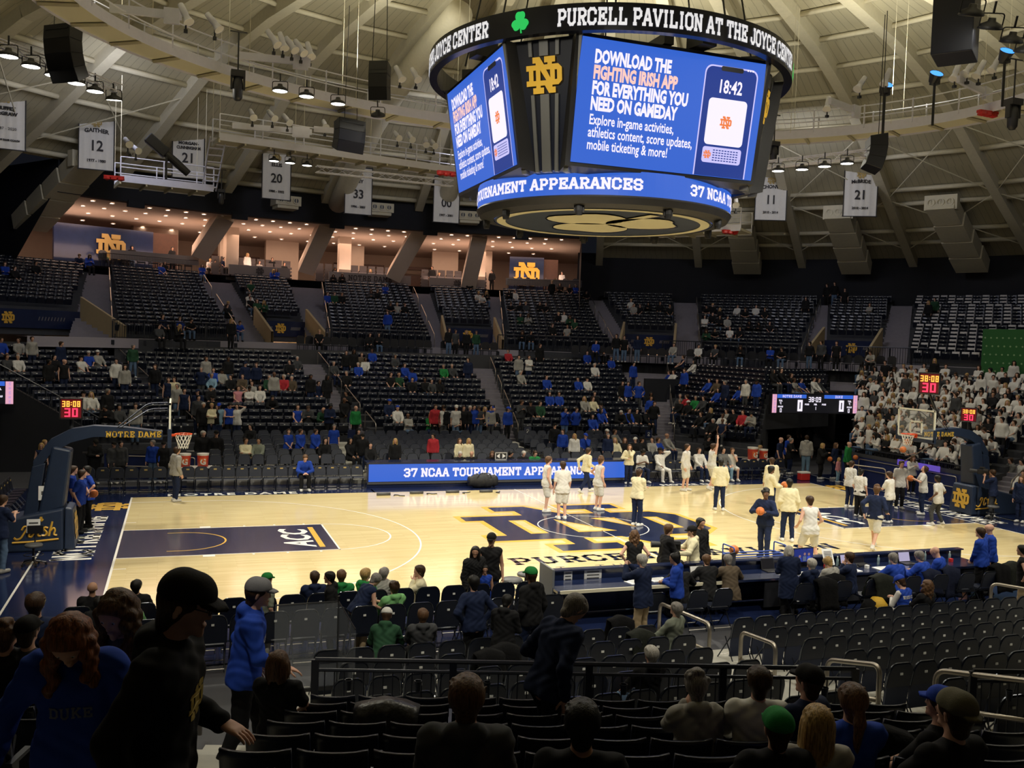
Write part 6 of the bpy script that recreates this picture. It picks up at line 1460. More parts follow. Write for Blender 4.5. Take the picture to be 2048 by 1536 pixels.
stool((-16.2, -2.1, 0), 'grey swivel stool with a black backrest in front of the Irish pad'); stool(tuple(onz(1023, 1210, 0)), 'grey swivel stool at the left end of the scorer table', False, 1.15); stool(tuple(onz(1985, 1040, 0)), 'black swivel stool beside the right stanchion', False); stool(tuple(onz(1050, 1190, 0)), 'black legged stool behind the left end of the scorer table', False)
m = MB(); m.box((0, 0, 0), (.32, .01, .36))
for r_ in range(3): m.box((0, -.008, .08 - .09*r_), (.22, .004, .04), mi=1)
q = ony(67, 1052, -.66); onto('paper_notice', m, [M['paper'], M['greyp']], tuple(q), 0, 'white paper with pink tape stuck on the Irish pad', 'notice')
q = ony(91, 986, -.25); m = MB(); m.box((0, 0, 0), (.34, .01, .38)); m.box((0, -.008, 0), (.2, .004, .1), mi=1); onto('paper_notice', m, [M['paper'], M['greyp']], tuple(q), 0, 'white paper sign on the rear post of the left stanchion', 'notice')
# barriers with pipe rails
def barrier(a, b, z, label, rail=True, m='skirt'):
 a, b = Vector(a), Vector(b); t = thing('barrier_wall', label, 'barrier', tuple((a + b)/2), math.atan2((b - a).y, (b - a).x)); L = (b - a).length; k = MB(); k.box((0, .06, z/2), (L, .1, z)); k.box((0, .06, z - .08), (L + .02, .14, .16), mi=1); k.obj('wall_panel', [M[m], M['riser']], t)
 if rail: r_ = MB(); r_.tube(bend([(-L*.35, -.05, 0), (-L*.35, -.05, z*.8), (L*.35, -.05, z*.8), (L*.35, -.05, 0)], .1), .025, 6); r_.tube([(-L*.35, -.05, z*.45), (L*.35, -.05, z*.45)], .025, 6); r_.obj('pipe_rail', M['rail'], t)
barrier((-15.6, 12.4, 0), (-11.6, 11.2, 0), 1.15, 'blue barrier wall with pale pipe rail behind the left bench'); barrier((17.35, 9.2, 0), (17.5, 1.0, 0), 1.3, 'blue barrier wall with pale pipe rails under the student section'); barrier((11.2, 11.6, 0), (13.6, 10.4, 0), 1.0, 'blue barrier wall with pipe rail behind the right bench')
q = onz(1690, 965, 0); handrail([tuple(onz(1700, 968, 0)), tuple(onz(1770, 978, 0))], 'bent white pipe rail on the floor before the student barrier', .03)
t = thing('stand_front_rail', 'black barred rail with white students behind it along the student section', 'railing', (17.5, 5, .95)); m = MB(); m.tube([(.0, 4.2, .55), (.1, -3.8, .55)], .03, 5); m.obj('top_rail', M['blackrail'], t); m = MB()
for k in range(70): m.box((.1*k/70, 4.2 - 8*k/69, .25), (.015, .015, .55))
m.obj('baluster_row', M['blackrail'], t)
handrail([tuple(onx(1808, 925, 17.2)), tuple(onx(1862, 893, 17.2))], 'slanting white handrail before the student section', .03, h=.05)
m = MB(); a_, b_ = onx(1795, 918, 17.2), onx(1880, 945, 17.2); m.quad((17.2, a_[1], b_[2]), (17.2, b_[1], b_[2]), (17.2, b_[1], a_[2]), (17.2, a_[1], a_[2])); o = m.obj('led_display_board', mat('led_violet', (0, 0, 0), .5, emit=(.12, .07, .45), es=.9)); tag(o, 'violet lit LED panel on the student barrier', 'LED panel')
# section number plates
for (u, v, y, s, lab) in ((453, 868, 15.0, '18', 'left'), (703, 868, 15.0, '1', 'middle'), (1055, 862, 15.0, '2', 'right'), (1297, 868, 15.0, '2', 'far right')):
 q = ony(u, v, 14.85); m = MB(); m.box((0, 0, 0), (.36, .03, .40)); o = m.obj('section_plate', M['navy'], loc=tuple(q)); tag(o, 'small dark section number plate on the stand front, %s one' % lab, 'sign'); g = MB(); put(g, slab_geo(s, .2), lambda x, y_: (x, -.025, y_)); g.obj('plate_number', M['white'], o)
# stand handrails of the far aisles
def aisle_rail(b, side, lab, off=.12, n=4, h=.85):
 rw = BLK[b]; N = len(rw)
 for k in range(n):
  i0, i1 = int(k * N / n), min(N - 1, int((k + .72) * N / n)); p, q = rw[i0], rw[i1]; d = (p[1] - p[0]).normalized() * (off if side else -off)
  a, c = p[side] + d, q[side] + d
  handrail([(a.x, a.y, p[2]), (c.x, c.y, q[2])], 'pale stair rail, %s from bottom, %s' % (ordn(k), lab), .024, group='stair rails of the far stand', h=h)
aisle_rail('behind the Duke bench', 0, 'aisle left of the stand behind the left bench'); aisle_rail('left of centre', 0, 'aisle above the left end of the LED board'); aisle_rail('right of centre', 0, 'aisle above the middle of the LED board'); aisle_rail('right corner', 0, 'aisle above the right team bench'); aisle_rail('far right student section', 0, 'aisle through the student section', n=3)
for b, lab in (('upper left', 'left edge of the upper block at left'), ('upper middle left', 'left edge, upper block under NOTRE DAME'), ('upper middle right', 'left edge, upper block under right suite'), ('upper right', 'left edge, upper block right of scoreboard')): aisle_rail(b, 0, lab, n=3)
for b, lab in (('upper left', 'right edge of the upper block at left'), ('upper middle left', 'right edge, upper block under NOTRE DAME'), ('upper middle right', 'right edge, upper block under right suite'), ('upper right', 'right edge, upper block right of scoreboard')): aisle_rail(b, 1, lab, n=3)
# suite balcony rails, chairs and tables
for (u0, u1, v, lab) in ((205, 396, 508, 'left'), (1016, 1163, 556, 'right')):
 a, b = oncyl(u0, v, 43.9), oncyl(u1, v + (12 if u0 < 300 else 6), 43.9); z = 9.95; t = thing('balcony_rail', 'black rail of the %s suite balcony' % lab, 'railing', (a[0], a[1], z)); d = Vector((b[0] - a[0], b[1] - a[1], 0)); m = MB(); m.tube([(0, 0, 1.0), (d.x, d.y, 1.0)], .03, 5); m.obj('top_rail', M['blackrail'], t); m = MB()
 for k in range(60): m.box((d.x*k/59, d.y*k/59, .5), (.015, .015, 1.0))
 m.obj('baluster_row', M['blackrail'], t)
 for k in range(8):
  p = Vector((a[0], a[1], 0)) + d * ((k + .5)/8); nv = Vector((p.x, p.y, 0)).normalized(); p = p + nv * .9; c = dup(pa, (p.x, p.y, 10.06), math.atan2(-p.x, p.y) + .4*k, 'black stool-height chair on the %s suite balcony' % lab, 'chairs on the %s suite balcony' % lab); c.scale = (1.15, 1.15, 1.15)
# green backdrop and its camera on the right cross aisle
A_, B_ = oncyl(1966, 658, 30.8), oncyl(2075, 662, 30.8); m = MB(); d = Vector(B_ - A_); m.quad((A_[0], A_[1], 5.0), (B_[0], B_[1], 5.0), (B_[0], B_[1], A_[2]), (A_[0], A_[1], A_[2]))
for k in range(9):
 for r_ in range(5):
  p = Vector(A_) + d * ((k + .5 + .3*(r_ % 2))/9); z = 5.3 + .45*r_; dd = d.normalized()*.06; off = Vector((-p.x, -p.y, 0)).normalized()*.03; m.quad(*[tuple(Vector((p.x, p.y, z)) + off + q) for q in (-dd, Vector((0, 0, -.06)), dd, Vector((0, 0, .06)))], 1)
tag(m.obj('green_backdrop', [M['greenc'], mat('pale_green_mark', (.25, .4, .2), .8)]), 'green patterned interview backdrop at the right end of the cross aisle', 'backdrop')
# near handrails (round steel loops)
def loop(a, b, label, h=.9, r=.035, ext=None):
 a, b = Vector(a), Vector(b); m = MB(); m.tube(bend([a, a + Vector((0, 0, h)), b + Vector((0, 0, h)), b], .16, 6), r, 8); m.tube([a + Vector((0, 0, h*.48)), b + Vector((0, 0, h*.48))], r*.9, 8); return tag(m.obj('loop_handrail', M['rail'], smooth=True), label, 'handrail', None)
def base(u, v, y): q = ony(u, v, y); return q
P1, P2 = onz(1320, 1207, .95), onz(1420, 1250, 1.12); loop((P1[0], P1[1], .02), (P2[0], P2[1], .2), 'pale loop handrail beside the man in the camouflage sweater', .94)
P1, P2 = onz(1483, 1262, 1.15), onz(1552, 1290, 1.27); loop((P1[0], P1[1], .22), (P2[0], P2[1], .36), 'pale loop handrail in the floor aisle, left of the middle one', .92)
P1, P2 = onz(1655, 1318, 1.45), onz(1760, 1333, 1.72); loop((P1[0], P1[1], .5), (P2[0], P2[1], .8), 'pale loop handrail in front of the ponytailed woman', .94)
P1, P2 = onz(1872, 1340, 1.75), onz(2075, 1356, 2.1); loop((P1[0], P1[1], .8), (P2[0], P2[1], 1.1), 'pale loop handrail at the right edge behind the olive cap', .95)
P1, P2 = onz(1983, 1166, .95), onz(2075, 1182, .95); loop((P1[0], P1[1], .02), (P2[0], P2[1], .02), 'pale loop handrail in front of the vest man at the right edge', .93)
P1, P2 = onz(473, 1318, 1.75), onz(515, 1318, 1.95); q1 = near(NS0 + .6, -6.1); P1 = ony(470, 1320, -13.7); loop(tuple(near(-18.6, -6.45, .75)), tuple(near(-20.0, -6.35, 1.15)), 'pale loop handrail between the man in the blue hoodie and the long-haired woman', .92)
loop(tuple(near(-25.2, -7.62, 2.62)), tuple(near(-25.0, -9.6, 2.62)), 'pale loop handrail in the bottom left corner', .93, .038)
P1, P2 = ony(378, 1278, -12.8), ony(440, 1282, -13.4)
loop(tuple(near(-17.2, -7.9, .3)), tuple(near(-18.4, -7.75, .7)), 'pale loop handrail behind the man in the black cap', .92)
# clear acrylic screen beside the aisle
t = thing('acrylic_screen', 'clear acrylic screen with dark edge beside the near left aisle', 'screen', (-10.9, -12.75, .1)); m = MB(); m.box((.0, 0, .85), (1.0, .02, 1.4)); m.box((.5, -.75, .85), (.02, 1.5, 1.4)); m.obj('clear_panel', M['acryl'], t); m = MB(); m.box((0, 0, .16), (1.0, .05, .06)); m.box((.5, -.75, .16), (.05, 1.5, .06)); m.box((.5, 0, .9), (.03, .03, 1.5)); m.tube([(-.5, 0, 1.56), (.5, 0, 1.56), (.5, -1.5, 1.56)], .012, 4); m.obj('panel_frame', M['black'], t)
# coats over chairs
def coat(p, rz, lab, m, w_=.6, h_=.75, quilt=False):
 t = MB(); nx, nz = 9, 14; V = []
 for i in range(nz + 1):
  a = i / nz; s = a * (2 * h_)
  for j in range(nx + 1):
   b = j / nx - .5; ww = w_ * (.75 + .35 * abs(a - .3)); fold = .035 * math.sin(b * 17 + a * 6) * (.4 + a) + (.035 * abs(math.sin(i * PI / 2)) if quilt else 0)
   if a < .42: y, z = .13 + fold + .10 * (1 - a / .42) , .92 - (0.42 - a) * h_ * 1.65
   elif a < .52: y, z = .13 - (a - .42) * 2.2 + fold*.5, .94 + .03*math.cos(b*3)
   else: y, z = -.09 - fold - (a - .52) * .1, .92 - (a - .52) * .9
   V.append((b * ww, y, z - .05 * abs(b) * 2))
 F = [(i*(nx+1) + j, i*(nx+1) + j + 1, (i+1)*(nx+1) + j + 1, (i+1)*(nx+1) + j) for i in range(nz) for j in range(nx)]; t.add(V, F); o = t.obj('draped_coat', m, smooth=True, loc=p); o.rotation_euler = (0, 0, rz); md = o.modifiers.new('solid', 'SOLIDIFY'); md.thickness = .03; return tag(o, lab, 'coat')
coat((1.12, -10.45, 0), PI, 'black coat over the chair of the man in the black suit', M['fabk'], .62, .9); coat((2.2, -10.75, 0), PI, 'olive quilted coat over a chair behind the white-haired woman', M['fabo'], .66, .7, True); coat((3.75, -10.55, 0), PI, 'navy quilted coat with round badge over a chair', M['fabn'], .62, .72, True); coat((4.45, -10.45, 0), PI, 'navy coat over the chair of the man in the navy pullover', M['fabn'], .6, .9)
coat((5.75, -10.7, .05), PI, 'black coat over the chair of the middle staff man in blue', M['fabk'], .55, .8); coat((6.3, -10.6, .05), PI, 'dark quilted coat over the chair of the right staff man in blue', M['fabo'], .72, .8, True); coat((.65, -10.75, 0), PI, 'black quilted coat on the chair behind the woman in blue', M['fabk'], .6, .85, True)
for (u, v, z, lab, m_) in ((978, 1302, 1.15, 'black coat draped over a chair in front of the black rail', 'fabk'), (1280, 1262, 1.05, 'olive coat draped beside the man in the camouflage sweater', 'fabo'), (1240, 1235, .95, 'grey coat draped over a chair near the photographing man', 'fabk'), (1010, 1290, 1.1, 'dark coat over a chair right of the standing boy', 'fabk')):
 q = onz(u, v, z); coat((q[0], q[1], q[2] - .95), PI, lab, M[m_], .55, .5)
q = nrow(2); p = near(q[0] - .18, -5.0, q[1] - .02); coat(tuple(p), RZN, 'black leather jacket over a seat in the near stand', mat('black_leather', (.02, .02, .022), .35, bump=.6, bscale=14), .75, .5)
q = nrow(4); p = near(q[0] - .16, -1.0, q[1] - .02); coat(tuple(p), RZN, 'dark jacket over a seat left of the grey-hooded spectator', M['fabk'], .8, .4)
t = thing('backpack', 'black and yellow backpack on the floor behind the scorer table', 'bag', (1.75, -11.0, 0)); m = MB(); m.lathe([(0, 0), (.2, .02), (.23, .25), (.15, .45), (0, .5)], 12); m.obj('bag_body', M['fabk'], t, smooth=True); m = MB(); m.lathe([(0, .25), (.2, .22), (.23, .38), (.12, .52), (0, .54)], 10, (.15, -.03, 0)); m.obj('yellow_flap', M['yellow'], t, smooth=True)
q = onz(160, 945, 0); t = thing('exercise_bike', 'black exercise bike in front of the left tunnel wall', 'exercise bike', (-16.0, 12.6, 0)); m = MB(); m.tube([(.5, 0, .05), (-.5, 0, .05)], .04, 6); m.tube([(.2, 0, .05), (.3, 0, 1.15), (.2, 0, 1.25)], .04, 6); m.tube([(-.1, 0, .3), (-.25, 0, .95)], .04, 6); m.obj('bike_frame', M['black'], t); m = MB(); m.lathe([(0, -.04), (.25, -.04), (.25, .04), (0, .04)], 16, (.25, 0, .35), T=Matrix.Rotation(R(90), 4, 'X')); m.obj('flywheel', M['dark'], t); m = MB(); m.box((-.27, 0, .99), (.26, .16, .07)); m.obj('saddle', M['dark'], t)
t = thing('possession_arrow', 'white possession arrow box on the far table behind the LED board', 'sign', tuple(ony(1002, 912, 9.15))); m = MB(); m.box((0, .05, 0), (.55, .08, .34)); m.obj('sign_box', M['dark'], t); m = MB()
for s in (-1, 1): m.flat([[(s*.06, -.1), (s*.06, .1), (s*.2, 0)]], lambda x, y: (x, -.01, y))
for (x0, y0, x1, y1) in ((-.26, .13, .26, .15), (-.26, -.15, .26, -.13), (-.26, -.15, -.24, .15), (.24, -.15, .26, .15)): m.quad((x0, -.01, y0), (x1, -.01, y0), (x1, -.01, y1), (x0, -.01, y1))
m.obj('arrow_marks', M['paper'], t)
# ================================================================== PEOPLE: one smooth surface per figure, grown from tapered limbs
def _smin(a, b, k):
 h = np.clip(.5 + .5 * (b - a) / k, 0, 1); return b + (a - b) * h - k * h * (1 - h)
class SDF:
 """signed-distance grid; limbs are tapered capsules blended into one surface, then meshed by surface nets"""
 def __init__(s, lo, hi, vx):
  s.vx = vx; s.lo = np.array(lo, np.float32) - 3 * vx; n = np.ceil((np.array(hi) + 3 * vx - s.lo) / vx).astype(int) + 1
  s.n = n; s.ax = [s.lo[i] + vx * np.arange(n[i], dtype=np.float32) for i in range(3)]; s.D = np.full(n, .5, np.float32)
 def _sl(s, lo, hi):
  sl = []
  for i in range(3):
   a = int(max(0, math.floor((lo[i] - s.lo[i]) / s.vx))); b = int(min(s.n[i], math.ceil((hi[i] - s.lo[i]) / s.vx) + 1)); sl.append(slice(a, max(a, b)))
  return tuple(sl)
 def _grid(s, sl): return np.meshgrid(s.ax[0][sl[0]], s.ax[1][sl[1]], s.ax[2][sl[2]], indexing='ij', sparse=True)
 def cap(s, a, b, ra, rb, k=.03, sc=(1, 1, 1), sub=False):
  a = np.array(a, np.float32); b = np.array(b, np.float32); m = max(ra, rb) * max(sc) + k + 2 * s.vx
  sl = s._sl(np.minimum(a, b) - m, np.maximum(a, b) + m); X, Y, Z = s._grid(sl)
  if any(q.size == 0 for q in (X, Y, Z)): return
  ba = b - a; L = float(ba @ ba) + 1e-9
  px, py, pz = X - a[0], Y - a[1], Z - a[2]
  t = np.clip((px * ba[0] + py * ba[1] + pz * ba[2]) / L, 0, 1)
  d = np.sqrt(((px - t*ba[0]) / sc[0])**2 + ((py - t*ba[1]) / sc[1])**2 + ((pz - t*ba[2]) / sc[2])**2) - (ra + (rb - ra) * t)
  if sub: s.D[sl] = np.maximum(s.D[sl], -d)
  else: s.D[sl] = _smin(s.D[sl], d.astype(np.float32), k)
 def cut(s, p, n):   # keep the side where (x-p).n < 0
  p = np.array(p); n = np.array(n, float); n /= np.linalg.norm(n); X, Y, Z = s._grid((slice(None),) * 3)
  s.D = np.maximum(s.D, ((X - p[0])*n[0] + (Y - p[1])*n[1] + (Z - p[2])*n[2]).astype(np.float32))
 def wrinkle(s, amp, f):
  X, Y, Z = s._grid((slice(None),) * 3); s.D = s.D + (amp * (np.sin(f*X*1.3 + 3*np.sin(f*.45*Z)) * np.sin(f*Z + 2.2*np.sin(f*.5*Y)))).astype(np.float32)
 def nets(s):
  D = s.D; I = D < 0; c = np.zeros(np.array(D.shape) - 1, np.int8)
  off = [(i, j, k) for i in (0, 1) for j in (0, 1) for k in (0, 1)]; nx, ny, nz = D.shape
  sh = lambda o: (slice(o[0], nx - 1 + o[0]), slice(o[1], ny - 1 + o[1]), slice(o[2], nz - 1 + o[2]))
  for o in off: c += I[sh(o)]
  act = np.argwhere((c > 0) & (c < 8))
  if len(act) == 0: return np.zeros((0, 3)), np.zeros((0, 4), int)
  val = np.stack([D[act[:, 0] + o[0], act[:, 1] + o[1], act[:, 2] + o[2]] for o in off], 1); oo = np.array(off, np.float32)
  P = np.zeros((len(act), 3), np.float32); N = np.zeros(len(act), np.float32)
  for i in range(8):
   for j in range(i + 1, 8):
    if np.abs(oo[i] - oo[j]).sum() != 1: continue
    a, b = val[:, i], val[:, j]; m = (a < 0) != (b < 0); t = np.where(m, a / np.where(m, a - b, 1), 0)[:, None]
    P += np.where(m[:, None], oo[i] + (oo[j] - oo[i]) * t, 0); N += m
  V = s.lo + (act + P / N[:, None]) * s.vx
  idx = -np.ones(c.shape, np.int64); idx[tuple(act.T)] = np.arange(len(act)); F = []
  for ax in range(3):
   u, v = (ax + 1) % 3, (ax + 2) % 3; s0 = [slice(None)] * 3; s1 = [slice(None)] * 3; s0[ax] = slice(0, -1); s1[ax] = slice(1, None)
   A, B = I[tuple(s0)], I[tuple(s1)]; e = np.argwhere(A != B)
   e = e[(e[:, u] > 0) & (e[:, v] > 0) & (e[:, u] < c.shape[u]) & (e[:, v] < c.shape[v])]
   fl = A[tuple(e.T)]; q = []
   for du, dv in ((1, 1), (0, 1), (0, 0), (1, 0)):
    g = e.copy(); g[:, u] -= du; g[:, v] -= dv; q.append(idx[tuple(g.T)])
   q = np.stack(q, 1); q[~fl] = q[~fl][:, ::-1]; F.append(q)
  F = np.concatenate(F); return V, F[(F >= 0).all(1)]
def np_mesh(name, V, F, mats, mi=None, sm=True):
 me = bpy.data.meshes.new(name); me.vertices.add(len(V)); me.vertices.foreach_set('co', np.asarray(V, np.float32).ravel())
 k = F.shape[1]; me.loops.add(F.size); me.loops.foreach_set('vertex_index', F.ravel().astype(np.int32)); me.polygons.add(len(F)); me.polygons.foreach_set('loop_start', np.arange(0, F.size, k, dtype=np.int32))
 for x in mats: me.materials.append(x)
 if mi is not None: me.polygons.foreach_set('material_index', mi.astype(np.int32))
 if sm: me.polygons.foreach_set('use_smooth', np.ones(len(F), bool))
 me.update(calc_edges=True); return me
def smooth(V, F, it=2, lam=.5):
 for _ in range(it):
  A = np.zeros_like(V); C = np.zeros(len(V), np.float32)
  for i in range(4):
   a, b = F[:, i], F[:, (i + 1) % 4]; np.add.at(A, a, V[b]); np.add.at(C, a, 1)
  V = V * (1 - lam) + lam * A / np.maximum(C, 1)[:, None]
 return V
v3 = lambda *a: np.array(a, float)
def unit(a): return a / (np.linalg.norm(a) + 1e-9)
def ik(a, c, l1, l2, hint):
 d = c - a; L = np.linalg.norm(d); L2 = min(L, (l1 + l2) * .995); u = d / (L + 1e-9); c = a + u * L2
 x = (l1*l1 - l2*l2 + L2*L2) / (2 * L2); h = math.sqrt(max(0, l1*l1 - x*x)); n = unit(hint - u * (hint @ u)); return a + u * x + n * h, c
def rotv(v, ax, deg):
 a = R(deg); k = unit(np.array(ax, float)); return v * math.cos(a) + np.cross(k, v) * math.sin(a) + k * (k @ v) * (1 - math.cos(a))
# skeleton (1.75 m tall, looks along +Y, right hand at +X)
def skel(pel=(0, 0, .93), lean=4, side=0, twist=0, yaw=0, pitch=0, hl=None, hr=None, fl=(-.10, 0, .08), fr=(.10, 0, .08), kl=(-.05, 1, .1), kr=(.05, 1, .1), el=(-.5, -1, -.3), er=(.5, -1, -.3), tl=(-.12, 1, 0), tr=(.12, 1, 0)):
 J = {}; P = v3(*pel); up = rotv(rotv(v3(0, 0, 1), (1, 0, 0), -lean), (0, 1, 0), side); rt = rotv(v3(1, 0, 0), (0, 0, 1), twist); rt = unit(rt - up * (rt @ up)); fw = np.cross(up, rt)
 J.update(P=P, up=up, rt=rt, fw=fw, hipL=P - v3(.09, 0, 0), hipR=P + v3(.09, 0, 0), W=P + up*.18, C=P + up*.38 + fw*.01, N=P + up*.55)
 J['shL'] = P + up*.485 - rt*.175; J['shR'] = P + up*.485 + rt*.175
 hf = rotv(fw, up, yaw); hrt = np.cross(hf, up); hf = rotv(hf, hrt, -pitch); hu = unit(np.cross(hrt, hf)); J.update(hf=hf, hu=hu, hr=hrt, H=J['N'] + up*.05 + hu*.115 + hf*.02)
 for s, hnd, eh in (('L', hl, el), ('R', hr, er)):
  sx = -1 if s == 'L' else 1; sh = J['sh' + s]
  tgt = sh + v3(sx*.07, .07, -.53) if hnd is None else v3(*hnd)
  J['el' + s], J['wr' + s] = ik(sh, tgt, .29, .26, v3(*eh))
 for s, ft, kh, tt in (('L', fl, kl, tl), ('R', fr, kr, tr)):
  J['kn' + s], J['an' + s] = ik(J['hip' + s], v3(*ft), .435, .42, v3(*kh)); J['toe' + s] = J['an' + s] + unit(v3(*tt)) * .15 + v3(0, 0, -.035)
 return J
def hand_sdf(vx=.006, curl=.5):
 S = SDF((-.06, -.02, -.08), (.09, .21, .04), vx)
 S.cap((0, -.02, 0), (0, .03, 0), .026, .027, .01, (1.1, 1, .8)); S.cap((-.022, .045, 0), (.022, .045, 0), .022, .021, .02, (1, 1.6, .62)); S.cap((-.024, .075, 0), (.024, .08, 0), .016, .016, .02, (1, 1.3, .7))
 for x, L, dx in ((-.031, .058, -.010), (-.010, .075, -.003), (.011, .080, .003), (.031, .072, .010)):
  p = v3(x, .088, 0); a = 18 * curl
  for i, f in enumerate((.42, .33, .27)):
   d = v3(dx / .07 * .25, math.cos(R(a)), -math.sin(R(a))); q = p + unit(d) * L * f; r = (.0088, .0080, .0072, .0066); S.cap(p, q, r[i], r[i+1], .004); p = q; a += (42, 38, 0)[i] * curl
 p = v3(.030, .018, -.004);
 for (dx, dy, dz, r0, r1) in ((.025, .026, -.014, .0125, .0105), (.014, .026, -.012, .0102, .0092), (.004, .022, -.008, .0090, .0078)): q = p + v3(dx, dy, dz); S.cap(p, q, r0, r1, .006); p = q
 V, F = S.nets(); return smooth(V, F, 1, .4), F
HANDS = {}
def place_hand(J, s, curl, vx):
 hv = .0055 if vx < .0125 else .008 if vx < .02 else .0105 if vx < .03 else .014
 if (curl, hv) not in HANDS: HANDS[(curl, hv)] = hand_sdf(hv, curl)
 V, F = HANDS[(curl, hv)]; V = V.copy()
 if s == 'L': V[:, 0] *= -1; F = F[:, ::-1]
 y = unit(J['wr' + s] - J['el' + s]); z = unit(np.cross(J['rt'] * (1 if s == 'R' else 1), y)); z = unit(J['fw']*0 + (J['rt'] if s == 'R' else -J['rt']) - y * (y @ (J['rt'] if s == 'R' else -J['rt']))) if abs(y[2]) > .6 else unit(v3(0, 0, 1) - y * y[2])
 x = np.cross(y, z); return J['wr' + s] + V[:, :1]*x + V[:, 1:2]*y + V[:, 2:3]*z, F
def add_head(S, J, face=True, k=.02):
 H, f, u, r = J['H'], J['hf'], J['hu'], J['hr']
 S.cap(J['N'] - J['up']*.04, H - u*.06 - f*.015, .058, .052, .04)
 S.cap(H - f*.030 + u*.035, H + f*.025 + u*.035, .084, .078, .03); S.cap(H + f*.035 - u*.012, H + f*.045 - u*.062, .062, .042, .03)
 if face:
  S.cap(H + f*.094 + u*.020, H + f*.106 - u*.016, .008, .0125, .012); S.cap(H + f*.095 - u*.052 - r*.014, H + f*.095 - u*.052 + r*.014, .009, .009, .008); S.cap(H + f*.082 - u*.085, H + f*.085 - u*.09, .02, .018, .02)
  S.cap(H + f*.086 + u*.045 - r*.034, H + f*.086 + u*.045 + r*.034, .012, .012, .012)
  for s in (-1, 1):
   S.cap(H + f*.100 + u*.022 + r*.031*s, H + f*.103 + u*.022 + r*.033*s, .013, .012, .001, sub=True)
   S.cap(H - f*.005 + u*.015 + r*.080*s, H - f*.012 - u*.025 + r*.078*s, .017, .012, .006, (.6, 1, 1) if abs(f[1]) > .7 else (1, .6, 1))
def add_body(S, J, g=0.0, arms=1, legs=1, torso=1, w=1.0):
 """g inflates; arms / legs: 1 whole, fraction = sleeve or short"""
 P, up, rt, fw = J['P'], J['up'], J['rt'], J['fw']
 if torso:
  for s in (-1, 1):
   S.cap(P + rt*.055*s*w - up*.02, P + rt*.05*s*w + up*.18, .112*w + g, .10*w + g, .05); S.cap(P + rt*.05*s*w + up*.18, P + rt*.065*s + up*.40, .10*w + g, .108 + g, .05)
  S.cap(J['shL'] + rt*.02, J['shR'] - rt*.02, .062 + g, .062 + g, .05); S.cap(P + up*.44, P + up*.53, .085 + g, .058 + g*.7, .04)
 for s in 'LR':
  if arms:
   sh, e, wr = J['sh' + s], J['el' + s], J['wr' + s]; S.cap(sh, sh + (e - sh) * min(1, arms * 2), .056 + g, .056 + (.042 - .056) * min(1, arms*2) + g, .04)
   if arms > .5: S.cap(e, e + (wr - e) * min(1, arms*2 - 1), .042 + g, .042 + (.029 - .042) * min(1, arms*2 - 1) + g*.8, .02)
  if legs:
   h, k_, a = J['hip' + s], J['kn' + s], J['an' + s]; S.cap(h, h + (k_ - h) * min(1, legs*2), .088 + g, .088 + (.060 - .088) * min(1, legs*2) + g, .04)
   if legs > .5: t = min(1, legs*2 - 1); S.cap(k_, k_ + (a - k_) * t, .060 + g, .060 + (.042 - .060) * t + g*.9, .02)
 if legs:
  S.cap(J['hipL'], J['hipR'], .105 + g, .105 + g, .05)
def add_feet(S, J, g=0):
 for s in 'LR':
  a, t = J['an' + s], J['toe' + s]; b = a - (t - a) * .35 * v3(1, 1, 0) + v3(0, 0, -.035); S.cap(b, t, .042 + g, .038 + g, .02, (1, 1, .95)); S.cap(a, a + v3(0, 0, -.03), .045 + g, .045 + g, .02)
  if g: S.cap(a + v3(0, 0, .03), a, .05, .05, .02)
